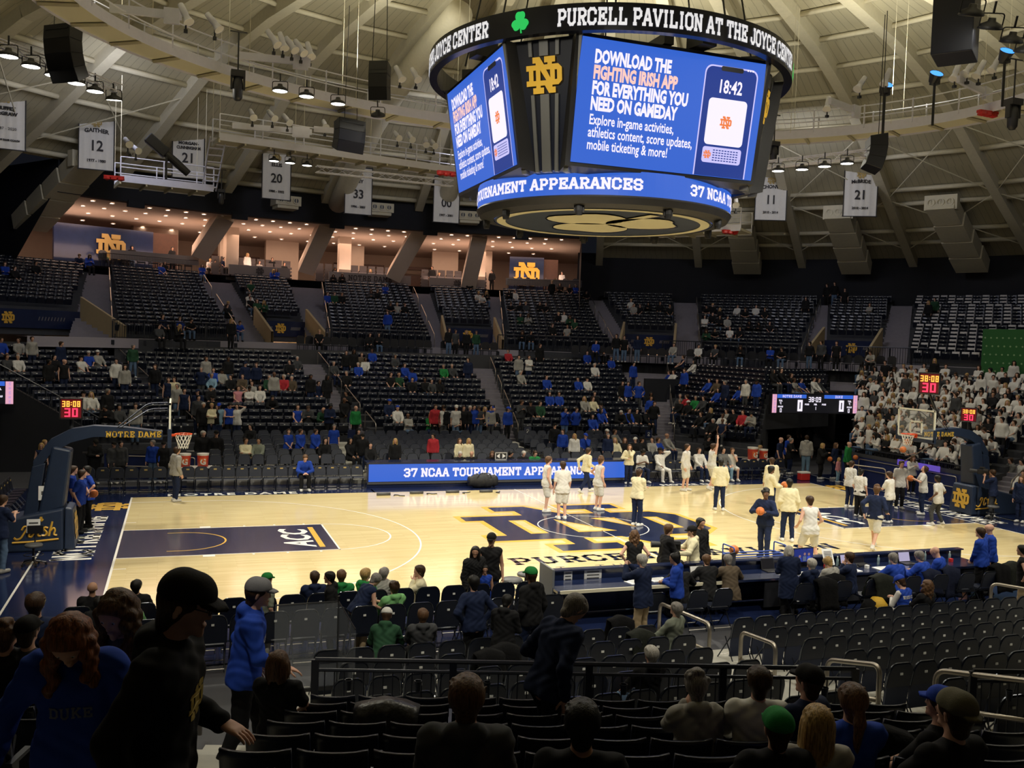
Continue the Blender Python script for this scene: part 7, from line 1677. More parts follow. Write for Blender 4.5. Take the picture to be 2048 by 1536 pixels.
def add_hair(S, J, kind, g=.013):
 hv_ = S.vx; H, f, u, r = J['H'], J['hf'], J['hu'], J['hr']
 S.cap(H - f*.032 + u*.037, H + f*.020 + u*.040, .084 + g, .078 + g, .03); S.cap(H - f*.035 + u*.0, H - f*.045 - u*.075, .070 + g*.8, .056, .03)
 S.cut(H + f*.062 + u*.030, f*.88 - u*.55)
 for i in range(22 if hv_ < .013 else 0):
  q = random.Random(i * 5 + len(kind)); a, b = q.uniform(0, 6.28), q.uniform(.2, 1.5); d = r*math.cos(a)*math.cos(b) + f*math.sin(a)*math.cos(b)*1.05 + u*math.sin(b); c = H - f*.012 + u*.036; t = unit(np.cross(d, r) + r*q.uniform(-.4, .4)); S.cap(c + d*.088 - t*.03, c + d*.090 + t*.03, .012, .008, .010)
 if hv_ < .013: S.cut(H + f*.068 + u*.030, f*.88 - u*.55)
 if kind == 'curly':
  for i in range(26):
   q = random.Random(i); a, b = q.uniform(0, 6.28), q.uniform(.1, 1.5); d = r*math.cos(a)*math.cos(b) + f*math.sin(a)*math.cos(b) + u*math.sin(b); S.cap(H + d*.095 - f*.02 + u*.05, H + d*.098 - f*.02 + u*.05, .026, .026, .02)
  S.cut(H + f*.075 + u*.030, f*.9 - u*.45)
 if kind in ('long', 'wavy', 'pony', 'bun', 'bob'):
  L = {'long': .34, 'wavy': .33, 'bob': .17, 'pony': 0, 'bun': 0}[kind]
  if L:
   n = 13
   for i in range(n):
    q = random.Random(i * 3 + len(kind)); a = R(-118 + 236 * i / (n - 1)); d = r*math.sin(a) - f*math.cos(a); p = H + d*.082 + u*.02 - f*.012; w_ = .030 if kind != 'wavy' else .034; m_ = 7; side = abs(a) > R(70); l_ = L * (q.uniform(.75, 1.05) if not side else q.uniform(.6, .95))
    for j in range(m_):
     t0, t1 = j / m_, (j + 1) / m_; wv = lambda t: d*(.030*t*(1 - .5*t) + (.018*math.sin(t*13 + i*1.7) if kind == 'wavy' else 0)) + np.cross(d, u)*(.022*math.sin(t*11 + i*2.3) if kind == 'wavy' else .006*math.sin(i*2 + t*3)) - J['up']*l_*t
     S.cap(p + wv(t0), p + wv(t1), w_*(1 - .35*t0), w_*(1 - .35*t1), .012)
   if kind == 'wavy':
    for i in range(16): q = random.Random(i); a, b = q.uniform(0, 6.28), q.uniform(.1, 1.3); d = r*math.cos(a)*math.cos(b) - f*abs(math.sin(a))*math.cos(b) + u*math.sin(b); S.cap(H + d*.092 + u*.03 - f*.01, H + d*.100 + u*.02 - f*.01, .024, .018, .015)
  if kind == 'pony': S.cap(H - f*.11 + u*.04, H - f*.15 - J['up']*.08, .035, .04, .02); S.cap(H - f*.15 - J['up']*.08, H - f*.13 - J['up']*.30, .04, .02, .02)
  if kind == 'bun': S.cap(H - f*.075 + u*.11, H - f*.085 + u*.12, .042, .04, .02)
def add_cap(S, J, back=False):
 H, f, u, r = J['H'], J['hf'], J['hu'], J['hr']
 S.cap(H - f*.028 + u*.055, H + f*.018 + u*.055, .100, .096, .03); S.cut(H + u*.042, -u + f*.06)
def brim(J, back=False):
 H, f, u, r = J['H'], J['hf'] * (-1 if back else 1), J['hu'], J['hr']; S = SDF(H - .25, H + .25, .011)
 for s in (-.6, -.3, 0, .3, .6): S.cap(H + f*.06 + r*.075*s*1.2 + u*.050, H + f*(.165 - .05*abs(s)) + r*.07*s*1.2 + u*.036, .016, .012, .02)
 S.cut(H + f*.03, -f); return S
SKIN = {'w': (.62, .36, .26), 't': (.46, .25, .16), 'd': (.15, .075, .045), 'b': (.07, .035, .022)}
CLR = dict(k=(.011, .011, .012), n=(.012, .020, .055), b=(.016, .055, .36), w=(.66, .645, .60), g=(.33, .32, .29), d=(.055, .057, .06), G=(.02, .20, .05), D=(.022, .07, .035), r=(.42, .03, .04), y=(.72, .66, .44), o=(.10, .075, .05), p=(.60, .25, .28), l=(.22, .36, .47), e=(.20, .22, .17), j=(.10, .16, .26), h=(.36, .27, .16), m=(.18, .5, .32), P=(.42, .30, .48), s=(.62, .61, .55), L=(.18, .42, .16), a=(.16, .16, .155))
HAIRC = dict(k=(.008, .007, .006), b=(.045, .022, .010), l=(.11, .055, .025), y=(.42, .27, .10), g=(.22, .20, .18), w=(.50, .47, .42), r=(.20, .065, .02), n=(.012, .020, .05), B=(.02, .06, .42), G=(.02, .22, .05), W=(.65, .63, .58), e=(.14, .13, .085), a=(.17, .17, .18))
def cloth(c): return mat('cloth_' + c, CLR[c], .85, spec=.2, noise=.12, nscale=14)
def skinm(c): return mat('skin_' + c, SKIN[c], .5, spec=.35)
def hairm(c):
 if 'hair_' + c in MATS: return MATS['hair_' + c]
 m = mat('hair_' + c, HAIRC[c], .5, spec=.3); nt = m.node_tree; b = nt.nodes['Principled BSDF']; tc = nt.nodes.new('ShaderNodeTexCoord'); mp = nt.nodes.new('ShaderNodeMapping'); mp.inputs['Scale'].default_value = (110, 110, 9); nz = nt.nodes.new('ShaderNodeTexNoise'); nz.inputs['Scale'].default_value = 1.0; nz.inputs['Detail'].default_value = 3
 cr = nt.nodes.new('ShaderNodeValToRGB'); cr.color_ramp.elements[0].position = .3; cr.color_ramp.elements[0].color = (*[x*.35 for x in HAIRC[c]], 1); cr.color_ramp.elements[1].position = .7; cr.color_ramp.elements[1].color = (*[min(1, x*1.5) for x in HAIRC[c]], 1)
 bp = nt.nodes.new('ShaderNodeBump'); bp.inputs['Strength'].default_value = .6; bp.inputs['Distance'].default_value = .006
 for a, o in ((tc.outputs['Object'], mp.inputs['Vector']), (mp.outputs['Vector'], nz.inputs['Vector']), (nz.outputs['Fac'], cr.inputs['Fac']), (cr.outputs['Color'], b.inputs['Base Color']), (nz.outputs['Fac'], bp.inputs['Height']), (bp.outputs['Normal'], b.inputs['Normal'])): nt.links.new(a, o)
 return m
def capm(c): return mat('cap_' + c, HAIRC[c], .8, spec=.2, noise=.1, nscale=30, bump=.1, bscale=120)
MCACHE = {}
def fig_meshes(key, J, vx, top, bot, hair, full=True, curls=(.35, .35), shoes=True, fold=.006):
 """meshes (body, top, bottom, shoes, hair, brim) of one posed figure; every piece is shared by all figures that need the same one"""
 pts = np.array([v for k, v in J.items() if k not in ('up', 'rt', 'fw', 'hf', 'hu', 'hr')]); lo, hi = pts.min(0) - .22, pts.max(0) + .22; out = {}; pk = (key[0], key[1], key[2], vx)
 def piece(nm, extra, fn):
  k = (nm, extra) + pk
  if k not in MCACHE:
   V, F = fn(); MCACHE[k] = np_mesh(nm, V, F, [M['paper']]) if len(F) else None
  if MCACHE[k]: out[nm] = MCACHE[k]
 def fin(S): V, F = S.nets(); return (smooth(V, F, 1, .4) if len(F) else V), F
 def body():
  S = SDF(lo, hi, vx); add_head(S, J); add_body(S, J, -.004); add_feet(S, J, -.008); V, F = fin(S); Vs, Fs, n = [V], [F], len(V)
  for s, c in zip('LR', curls): hv, hf_ = place_hand(J, s, c, vx); Vs.append(hv); Fs.append(hf_ + n); n += len(hv)
  return np.concatenate(Vs), np.concatenate(Fs)
 def topf():
  g = {'jersey': .012, 'tee': .016, 'polo': .016, 'sweat': .022, 'hoodie': .026, 'suit': .026, 'vest': .022, 'puffer': .05, 'coat': .03}[top]; up, rt, fw, N_, P = J['up'], J['rt'], J['fw'], J['N'], J['P']
  arms = {'jersey': 0, 'vest': 0, 'tee': .40, 'polo': .36}.get(top, .97); S = SDF(lo, hi, vx); add_body(S, J, g, 0, 0, 1); ln = {'coat': .36, 'suit': .15, 'puffer': .14, 'jersey': .10, 'tee': .10, 'polo': .10}.get(top, .05)
  for q in (-1, 1): S.cap(P + rt*.085*q + up*.02, P + rt*.092*q - up*ln, .116 + g, .122 + g*.8, .05)
  S.cut(P - up*(ln + .03), -up)
  if arms: add_body(S, J, g, arms, 0, 0)
  if fold: S.wrinkle(fold * (1.6 if top == 'puffer' else 1), 34 if top != 'puffer' else 48)
  if top == 'hoodie':
   S.cap(N_ - fw*.075 + up*.02 - rt*.06, N_ - fw*.075 + up*.02 + rt*.06, .055, .055, .03); S.cap(N_ - fw*.09, N_ - fw*.115 - up*.07, .06, .035, .03)
   for q in (-1, 1): S.cap(N_ + fw*.01 + rt*.085*q, N_ - fw*.05 + rt*.09*q, .025, .03, .02)
  elif top in ('sweat', 'polo', 'suit', 'coat', 'puffer'):
   for a in range(8): q = 2*PI*a/8; S.cap(N_ + rt*.066*math.cos(q) + fw*(.062*math.sin(q) - .008), N_ + up*.022 + rt*.060*math.cos(q) + fw*(.055*math.sin(q) - .008), .014 if top != 'puffer' else .03, .010 if top != 'puffer' else .028, .012)
  return fin(S)
 def botf():
  S = SDF(lo, hi, vx); add_body(S, J, {'shorts': .034, 'wide': .03}.get(bot, .016), 0, .43 if bot == 'shorts' else .985, 0)
  if fold: S.wrinkle(fold, 30)
  return fin(S)
 def shoef(): S = SDF(lo, hi, vx); add_feet(S, J, .010); return fin(S)
 piece('body', curls, body)
 if full: piece('top', top, topf); piece('bottom', bot, botf); piece('shoes', 0, shoef)
 H = J['H']; hv = min(vx, .022)
 def hairf():
  S = SDF(H - .45, H + .3, hv)
  if hair in ('cap', 'capb', 'beanie'): add_cap(S, J)
  else: add_hair(S, J, hair)
  return fin(S)
 def underf(): S = SDF(H - .2, H + .2, hv); add_hair(S, J, 'short', .006); S.cut(H + J['hu']*.045, J['hu']); return fin(S)
 if hair != 'bald':
  piece('hair', hair, hairf)
  if hair in ('cap', 'capb'): piece('brim', hair, lambda: brim(J, hair == 'capb').nets()); piece('under', 0, underf)
 return out
POSES = {
 'stand': dict(), 'stand2': dict(fl=(-.13, .04, .08), fr=(.12, -.05, .08), hl=(-.24, .10, .92), hr=(.25, .06, .90), lean=2),
 'hips': dict(hl=(-.20, .02, 1.0), hr=(.20, .02, 1.0), el=(-1, -.5, 0), er=(1, -.5, 0)),
 'cross': dict(hl=(.10, .22, 1.20), hr=(-.10, .23, 1.17), el=(-1, .1, -.8), er=(1, .1, -.8)), 'clasp': dict(hl=(-.03, .22, .95), hr=(.03, .23, .95), el=(-1, -.3, -.5), er=(1, -.3, -.5)),
 'phone': dict(hl=(-.05, .36, 1.30), hr=(.06, .36, 1.30), el=(-.6, -.2, -1), er=(.6, -.2, -1), pitch=8), 'text': dict(hl=(-.04, .28, 1.15), hr=(.04, .28, 1.15), el=(-.7, -.2, -1), er=(.7, -.2, -1), pitch=28),
 'photo': dict(hl=(-.06, .40, 1.48), hr=(.07, .40, 1.48), el=(-.6, .2, -1), er=(.6, .2, -1)),
 'holdball': dict(hl=(-.30, .14, 1.05), hr=(.24, .06, .92), el=(-1, -.6, -.2)), 'chestball': dict(hl=(-.11, .26, 1.22), hr=(.11, .26, 1.22), el=(-1, -.2, -.8), er=(1, -.2, -.8), fl=(-.12, .10, .08), fr=(.10, -.08, .08)),
 'offer': dict(hl=(-.08, .40, 1.15), hr=(.10, .40, 1.12), el=(-.6, -.4, -1), er=(.6, -.4, -1)),
 'walk': dict(fl=(-.09, .30, .09), fr=(.09, -.30, .12), hl=(-.24, -.16, .98), hr=(.24, .22, 1.02), tr=(.1, 1, -.6), lean=6, pel=(0, 0, .90)), 'walk2': dict(fl=(-.09, .18, .08), fr=(.10, -.20, .10), hl=(-.22, .22, 1.05), hr=(.25, .0, .90), pel=(0, 0, .915), lean=7),
 'wide': dict(fl=(-.26, .05, .08), fr=(.26, -.05, .08), hl=(-.30, .10, .94), hr=(.30, .10, .94), pel=(0, 0, .88)),
 'ready': dict(fl=(-.22, .06, .08), fr=(.20, -.08, .08), hl=(-.30, .22, .95), hr=(.30, .20, .95), pel=(0, -.10, .80), lean=24, kl=(-.2, 1, 0), kr=(.2, 1, 0)),
 'shoot': dict(hl=(-.12, .22, 1.70), hr=(.10, .16, 1.98), el=(-1, .2, -.4), er=(.6, .6, 0), fl=(-.11, .05, .10), fr=(.11, -.16, .14), tr=(.1, 1, -.7), pitch=-12),
 'headhands': dict(hl=(-.13, .02, 1.66), hr=(.13, .02, 1.66), el=(-1, .2, .2), er=(1, .2, .2)), 'wave': dict(hl=(-.24, .05, .92), hr=(.28, .22, 1.55), er=(1, -.2, -.6)),
 'lookup': dict(hl=(-.10, .34, 1.28), hr=(.12, .30, 1.22), pitch=-38, el=(-1, -.2, -.8), er=(1, -.2, -.8), fl=(-.18, .04, .08), fr=(.18, -.02, .08)),
 'face': dict(hl=(.0, .14, 1.50), hr=(.08, .20, 1.15), el=(-.6, .3, -1), er=(1, -.1, -.8)),
 'bend': dict(lean=34, pel=(0, -.08, .90), hl=(-.05, .52, .98), hr=(.20, .40, .90), pitch=10),
 'camera': dict(hl=(-.22, .42, 1.15), hr=(.18, .42, 1.22), el=(-1, -.2, -1), er=(1, -.2, -1)), 'shouldercam': dict(hl=(-.10, .30, 1.50), hr=(.24, .22, 1.52), el=(-.6, .3, -1), er=(1, .2, -1)),
}
SITB = dict(pel=(0, .02, .53), fl=(-.13, .46, .08), fr=(.13, .46, .08), kl=(-.05, .6, 1), kr=(.05, .6, 1))
for k, d in dict(sit=dict(lean=-6, hl=(-.12, .36, .66), hr=(.12, .36, .66), el=(-1, -.5, -.3), er=(1, -.5, -.3)), sitlean=dict(lean=26, hl=(-.04, .50, .66), hr=(.04, .50, .66), el=(-1, -.3, -.2), er=(1, -.3, -.2)), sitcross=dict(lean=-4, hl=(.10, .22, .80), hr=(-.10, .23, .78), el=(-1, .1, -.8), er=(1, .1, -.8)), sitphone=dict(lean=8, hl=(-.04, .34, .84), hr=(.05, .34, .84), el=(-.8, -.3, -.8), er=(.8, -.3, -.8), pitch=26), sitface=dict(lean=2, hl=(-.03, .18, 1.06), hr=(.14, .34, .68), el=(-.6, .3, -1)),
                 sitback=dict(lean=-14, hl=(-.30, .12, .70), hr=(.30, .14, .68), fl=(-.18, .62, .08), fr=(.16, .60, .08)), sittype=dict(lean=14, hl=(-.16, .42, .84), hr=(.16, .42, .84), el=(-1, -.4, -.4), er=(1, -.4, -.4), pitch=6), sitarm=dict(lean=0, hl=(-.22, .12, 1.30), hr=(.14, .36, .66), el=(-1, .2, .3)), sithead=dict(lean=-10, hl=(-.14, -.02, 1.20), hr=(.16, .34, .68), el=(-1, .1, .5), fl=(-.22, .52, .08))).items(): POSES[k] = {**SITB, **d}
GESTURES = {'holdball': (1.1, .35), 'cross': (1.1, 1.1), 'phone': (1.6, 1.6), 'text': (1.6, 1.6), 'photo': (1.6, 1.6), 'chestball': (.35, .35), 'sitphone': (1.6, 1.6), 'clasp': (1.1, 1.1)}
NPERS = 0; XRAY = []
def person(p, head, pose, top, tc, bc, hair, hc, sk, label, bot='pants', sc=1.0, vx=.017, shoe='w', yaw=0, group=None, pov=None, name='person', extra=None):
 """p: floor (or seat-row floor) point, head: heading in degrees clockwise from +Y"""
 global NPERS; NPERS += 1
 kw = dict(POSES[pose]);
 if yaw: kw['yaw'] = yaw
 if pov: kw.update(pov)
 J = skel(**kw); key = (pose, yaw, str(pov), top, bot, hair, vx)
 ms = fig_meshes(key, J, vx, top, bot, hair, True, GESTURES.get(pose, (.35, .35)), fold=.006 if vx < .02 else .004)
 o = bpy.data.objects.new(name, ms['body']); link(o); o.location = p; o.rotation_euler = (0, 0, -R(head)); o.scale = (sc,) * 3; tag(o, label, 'person', group)
 def slot(ob, m): ob.material_slots[0].link = 'OBJECT'; ob.material_slots[0].material = m
 slot(o, skinm(sk)); NM = {'jersey': 'jersey', 'tee': 'shirt', 'polo': 'polo_shirt', 'sweat': 'sweater', 'hoodie': 'hooded_sweatshirt', 'suit': 'jacket', 'vest': 'vest', 'puffer': 'puffer_jacket', 'coat': 'coat'}
 parts = [('top', NM[top], cloth(tc)), ('bottom', 'shorts' if bot == 'shorts' else 'trousers', cloth(bc)), ('shoes', 'shoes', cloth(shoe))]
 if 'hair' in ms: parts.append(('hair', {'cap': 'cap', 'capb': 'cap', 'beanie': 'beanie'}.get(hair, 'hair'), capm(hc) if hair in ('cap', 'capb', 'beanie') else hairm(hc)))
 res = {}
 for k, nm, m in parts:
  if k in ms: c = bpy.data.objects.new(nm, ms[k]); link(c, o); slot(c, m); res[k] = c
 if 'brim' in ms: c = bpy.data.objects.new('brim', ms['brim']); link(c, res['hair']); slot(c, capm(hc)); c = bpy.data.objects.new('hair', ms['under']); link(c, o); slot(c, hairm('b'))
 o['_n'] = 1; del o['_n']
 return o, J, res
def eyes(o, J):
 """pair of eyes (white and iris) set in the sockets"""
 H, f, u, r = J['H'], J['hf'], J['hu'], J['hr']; m = MB()
 for s in (-1, 1):
  c = H + f*.088 + u*.022 + r*.031*s; pr_ = [(.0105 * math.sin(PI*k/8), -.0105 * math.cos(PI*k/8)) for k in range(9)]; m.lathe(pr_, 10, tuple(c)); c2 = c + f*.0055; m.lathe([(.0065 * math.sin(PI*k/6), -.0065 * math.cos(PI*k/6)) for k in range(7)], 8, tuple(c2), mi=1)
 m.obj('eyes', [mat('eye_white', (.7, .68, .64), .2), mat('eye_iris', (.03, .02, .015), .2)], o, smooth=True)
def decal(o, mesh_ob, J, geo, z, m, side='front', dx=0, off=.004, arch=0, name='print'):
 """lettering laid on the cloth: each point is dropped on to the surface along the chest normal"""
 me = mesh_ob.data; bv = BVHTree.FromPolygons([v.co for v in me.vertices], [tuple(p.vertices) for p in me.polygons])
 fw = J['fw'] if side == 'front' else -J['fw']; rt = J['rt'] if side == 'back' else -J['rt']; P0 = J['P'] + J['up'] * z; out = []
 for x, y in geo[0]:
  q = P0 + rt * (x + dx) * 1 + J['up'] * (y + arch * (.04 - x*x) * 4); h = bv.ray_cast(Vector(q + fw * .6), Vector(-fw)); out.append(tuple((h[0] + Vector(fw) * off) if h[0] is not None else Vector(q + fw*.15)))
 mb = MB(); mb.add(out, geo[1]); c = mb.obj(name, m, mesh_ob); return c
def fine(geo, n=2):
 """subdivides lettering so that it can follow the cloth"""
 P, F = list(geo[0]), list(geo[1])
 for _ in range(n):
  F2 = []; mid = {}
  def md(a, b):
   k = (min(a, b), max(a, b))
   if k not in mid: mid[k] = len(P); P.append(((P[a][0] + P[b][0])/2, (P[a][1] + P[b][1])/2))
   return mid[k]
  for f in F:
   if len(f) == 4: f1 = [f[:3], (f[0], f[2], f[3])]
   elif len(f) == 3: f1 = [f]
   else: f1 = [(f[0], f[i], f[i+1]) for i in range(1, len(f) - 1)]
   for a, b, c in f1: ab, bc_, ca = md(a, b), md(b, c), md(c, a); F2 += [(a, ab, ca), (ab, b, bc_), (ca, bc_, c), (ab, bc_, ca)]
  F = F2
 return P, F
# ================================================================== WHO IS WHERE
TOPN = dict(h='hoodie', t='tee', p='polo', c='coat', u='suit', v='vest', w='sweat', j='jersey', q='puffer')
TOPW = dict(h='hoodie', t='T-shirt', p='polo shirt', c='coat', u='jacket', v='vest', w='sweater', j='jersey', q='puffer jacket')
CW = dict(k='black', n='navy', b='royal blue', w='white', g='grey', d='dark grey', G='bright green', D='dark green', r='red', y='cream', o='brown', p='pink', l='light blue', e='olive', P='lilac', a='mid grey', L='leafy green', j='denim blue')
HAIRS = dict(s=('short', 'b', 'brown hair'), k=('short', 'k', 'black hair'), g=('short', 'g', 'grey hair'), W=('short', 'w', 'white hair'), b=('bald', 'b', 'bald head'), l=('long', 'l', 'long brown hair'), y=('long', 'y', 'long blonde hair'), x=('long', 'k', 'long black hair'), C=('cap', 'k', 'black cap'), N=('cap', 'n', 'navy cap'), B=('cap', 'B', 'blue cap'), c=('cap', 'W', 'pale cap'), e=('beanie', 'B', 'blue beanie'), u=('bun', 'b', 'brown hair bun'), r=('curly', 'k', 'curly hair'), Y=('short', 'y', 'fair hair'))
PCODE = dict(s='sit', l='sitlean', c='sitcross', p='sitphone', a='sitarm', f='sitface', S='stand', T='stand2', C='cross', A='clasp', P='phone', X='text', H='headhands', O='photo', I='hips', W='walk2', R='sittype', F='face')
SITS = set('slcpafR')
BSHORT = {'behind the Duke bench': 'stand behind left bench', 'left of centre': 'stand left of centre', 'right of centre': 'stand right of centre', 'right corner': 'right corner stand', 'right corner upper': 'upper right corner stand', 'left corner': 'left corner stand', 'student section': 'student section', 'far right student section': 'far right student section'}
def head_of(u, v, x, y): pass
def snap(u, v, seated, blocks):
 """row and place in the stand whose sitter's (or stander's) head top falls on the pixel"""
 best = None; d = ray(u, v); hv = unit(v3(d[0], d[1], 0)); nv = v3(hv[1], -hv[0])
 for nm in blocks:
  for i, (a, b, z) in enumerate(BLK[nm]):
   A, B = v3(a.x, a.y) - CAM_LOC[:2], v3(b.x, b.y) - CAM_LOC[:2]; da, db = A @ nv, B @ nv
   if abs(da - db) < 1e-6: continue
   t = da / (da - db)
   if not -.03 <= t <= 1.03: continue
   P = a.lerp(b, t); e = abs(pix((P.x, P.y, z + (1.33 if seated else 1.76)))[1] - v)
   if best is None or e < best[0]: best = (e, P, z, i, nm, a, b)
 return best
PLIST = []; USED = {}
def uniq(lab, x):
 USED.setdefault(lab, []).append(x); n = len(USED[lab])
 return lab if n == 1 else lab + (', next one along' if n == 2 else ', another %s along' % ordn(n - 1))
BC = 'nkjdkn'
def stand_people(txt, blocks, vx=.024):
 for c, tok in enumerate(txt.split()):
  u, v, code = tok.split(','); u, v = float(u), float(v); po, tc, tp, ha = code[0], code[1], code[2], code[3]; seated = po in SITS
  r = snap(u, v, seated, blocks)
  if r is None: continue
  e, P, z, i, nm, a, b = r; ex = (b - a).normalized(); rz = math.atan2(ex.y, ex.x); hd = math.degrees(math.atan2(math.sin(rz), -math.cos(rz))); q = random.Random(c * 7 + int(u))
  hr = HAIRS[ha]; lab = '%s person, %s %s, %s, %s row, %s' % ('seated' if seated else 'standing', CW[tc], TOPW[tp], hr[2], ordn(i), BSHORT[nm])
  fwd = Vector((math.sin(R(hd)), math.cos(R(hd)), 0)); P = P + fwd * (.16 if not seated else -.02)
  o, J, rs = person((P.x, P.y, z), hd + q.choice((-14, 0, 10)), PCODE[po], TOPN[tp], tc, q.choice(BC), hr[0], hr[1], q.choice('wwwwtwd' if ha != 'y' else 'w'), uniq(lab, u), sc=q.uniform(.96, 1.03), vx=vx, yaw=q.choice((-30, 0, 0, 25)), shoe=q.choice('wkk'))
  PLIST.append((u, v))
LOW1 = '15,708,sdws 37,709,swwW 94,712,Skuk 109,716,skhk 125,713,Skvb 163,708,swtC 178,705,sbtc 197,707,sghc 230,717,Twhk 247,729,Sghx 263,690,TDwg 3,674,sbhs 38,674,sghs 61,672,Tgws 118,682,Snws 167,790,swhC 184,791,swhy 213,783,Skhg 212,801,swwb 213,815,pkhk 239,818,sdhr 271,811,Sgws'
LOW2 = '310,778,Skhs 337,767,Snjs 355,773,Sgwg 369,774,Snjk 348,809,Syus 412,711,Sghs 403,727,Inwg 456,710,Skhk 490,721,SnwN 513,720,Snws 427,740,sbhs 444,743,sghC 423,752,slwg 462,755,skhs 485,755,sous 504,759,sgws 396,773,SnwN 422,770,skhC 397,793,Sdhk 424,788,SkuC 476,771,apvs 499,769,cwhC 520,777,swwu 547,748,Sghb 538,748,sDwg 568,748,srwW 584,749,souW 544,790,lkhk 580,719,skhk 595,714,sdhW 620,752,Skhk 637,768,sngk 653,744,Skcx 668,734,sdug 692,701,Skhk 706,702,Skux 731,714,swwk 717,728,sbwW 694,740,skwg 745,700,sbhs 724,706,soww 423,817,CywY 438,813,SlpB 458,811,Xbjk 474,799,Hwtk 596,812,sbjs 616,808,pdhs 645,812,lDwb 658,805,Xnwk 687,793,Akwb 710,800,SGwb 692,788,Pkhk 405,860,SkqW 433,856,Skhk'
LOW3 = '791,713,sdws 810,730,sbhs 782,747,skts 799,744,sDtb 825,741,sbhC 888,731,sGwg 905,733,sdhg 935,714,Snhs 825,760,skhk 851,761,skuk 864,760,sdws 880,761,skhx 779,804,snhB 796,810,swhe 817,824,cgwb 862,840,cGwy 885,837,SkwC 910,834,Swtc 924,843,Skhs 937,836,SkwW 944,843,Sbhk 883,848,Swjs 913,853,pbtb 867,870,Srhs 955,853,Xdvs 978,843,SgwB 977,856,Sbjk 1012,848,SbwB 1031,850,Xbhd 989,815,skwb 971,817,skqy'
LOW4 = '1017,702,srws 1036,709,Sghk 1056,711,Cwws 1042,746,sghW 1094,752,sbws 1100,782,sbhx 1119,782,sbhs 1040,801,Pdhs 1063,801,skhC 1081,801,sDhs 1078,690,Skcs 1157,755,sbhs 1175,758,swhC 1175,706,sbhs 1193,706,snhs 1208,708,skhs 1223,714,sbhs 1190,730,swwW 1264,725,Sbhk 1282,716,sbqs 1302,722,Tbhs 1308,735,Wkhs 1242,763,Skhs 1253,761,Sbhk 1244,776,swwx 1275,765,Ibts 1299,768,Skux 1170,795,sgwy 1190,790,skhs 1187,801,syws 1204,810,sbtC 1186,828,sbhx 1203,824,sbwx 1239,821,lkqW 1260,824,skws 1258,815,sbhs 1275,820,skhk 1297,815,skqk 1127,835,Obhs 1148,843,Ibhs'
LOW5 = '1337,744,sbhs 1346,739,swws 1375,735,Sbhs 1365,714,snjs 1387,722,swwx 1417,758,sbhs 1433,758,sows 1436,774,sbhx 1457,765,Snqg 1498,759,Swhg 1520,762,SbhC 1479,775,sbhx 1359,788,sdhg 1372,790,srws 1359,803,skwg 1376,798,skhc 1390,793,sGwg 1406,793,sdhs 1401,821,skws 1420,820,skwy 1452,815,sghs 1466,818,skhk 1444,826,swhs 1425,843,skqW 1444,848,snjb 1485,822,srhs 1504,821,pghk'
LOW6 = '1530,731,swts 1470,738,snhs 1500,734,skws 1548,736,skhx 1565,742,skhs 1590,767,sgts 1604,764,sbts 1629,775,swhs 1640,760,sdhs 1585,752,skhs 1480,728,sbhs 1457,727,skwx'
for tx, bl in ((LOW1, ('left corner', 'behind the Duke bench')), (LOW2.replace('sngk', 'snhk').replace('soww', 'soWs').replace('soWs', 'sows'), ('behind the Duke bench', 'left of centre')), (LOW3.replace('Xbhd', 'Xbhk'), ('left of centre',)), (LOW4, ('right of centre',)), (LOW5, ('right corner', 'right corner upper')), (LOW6, ('right corner upper',))): stand_people(tx, bl)
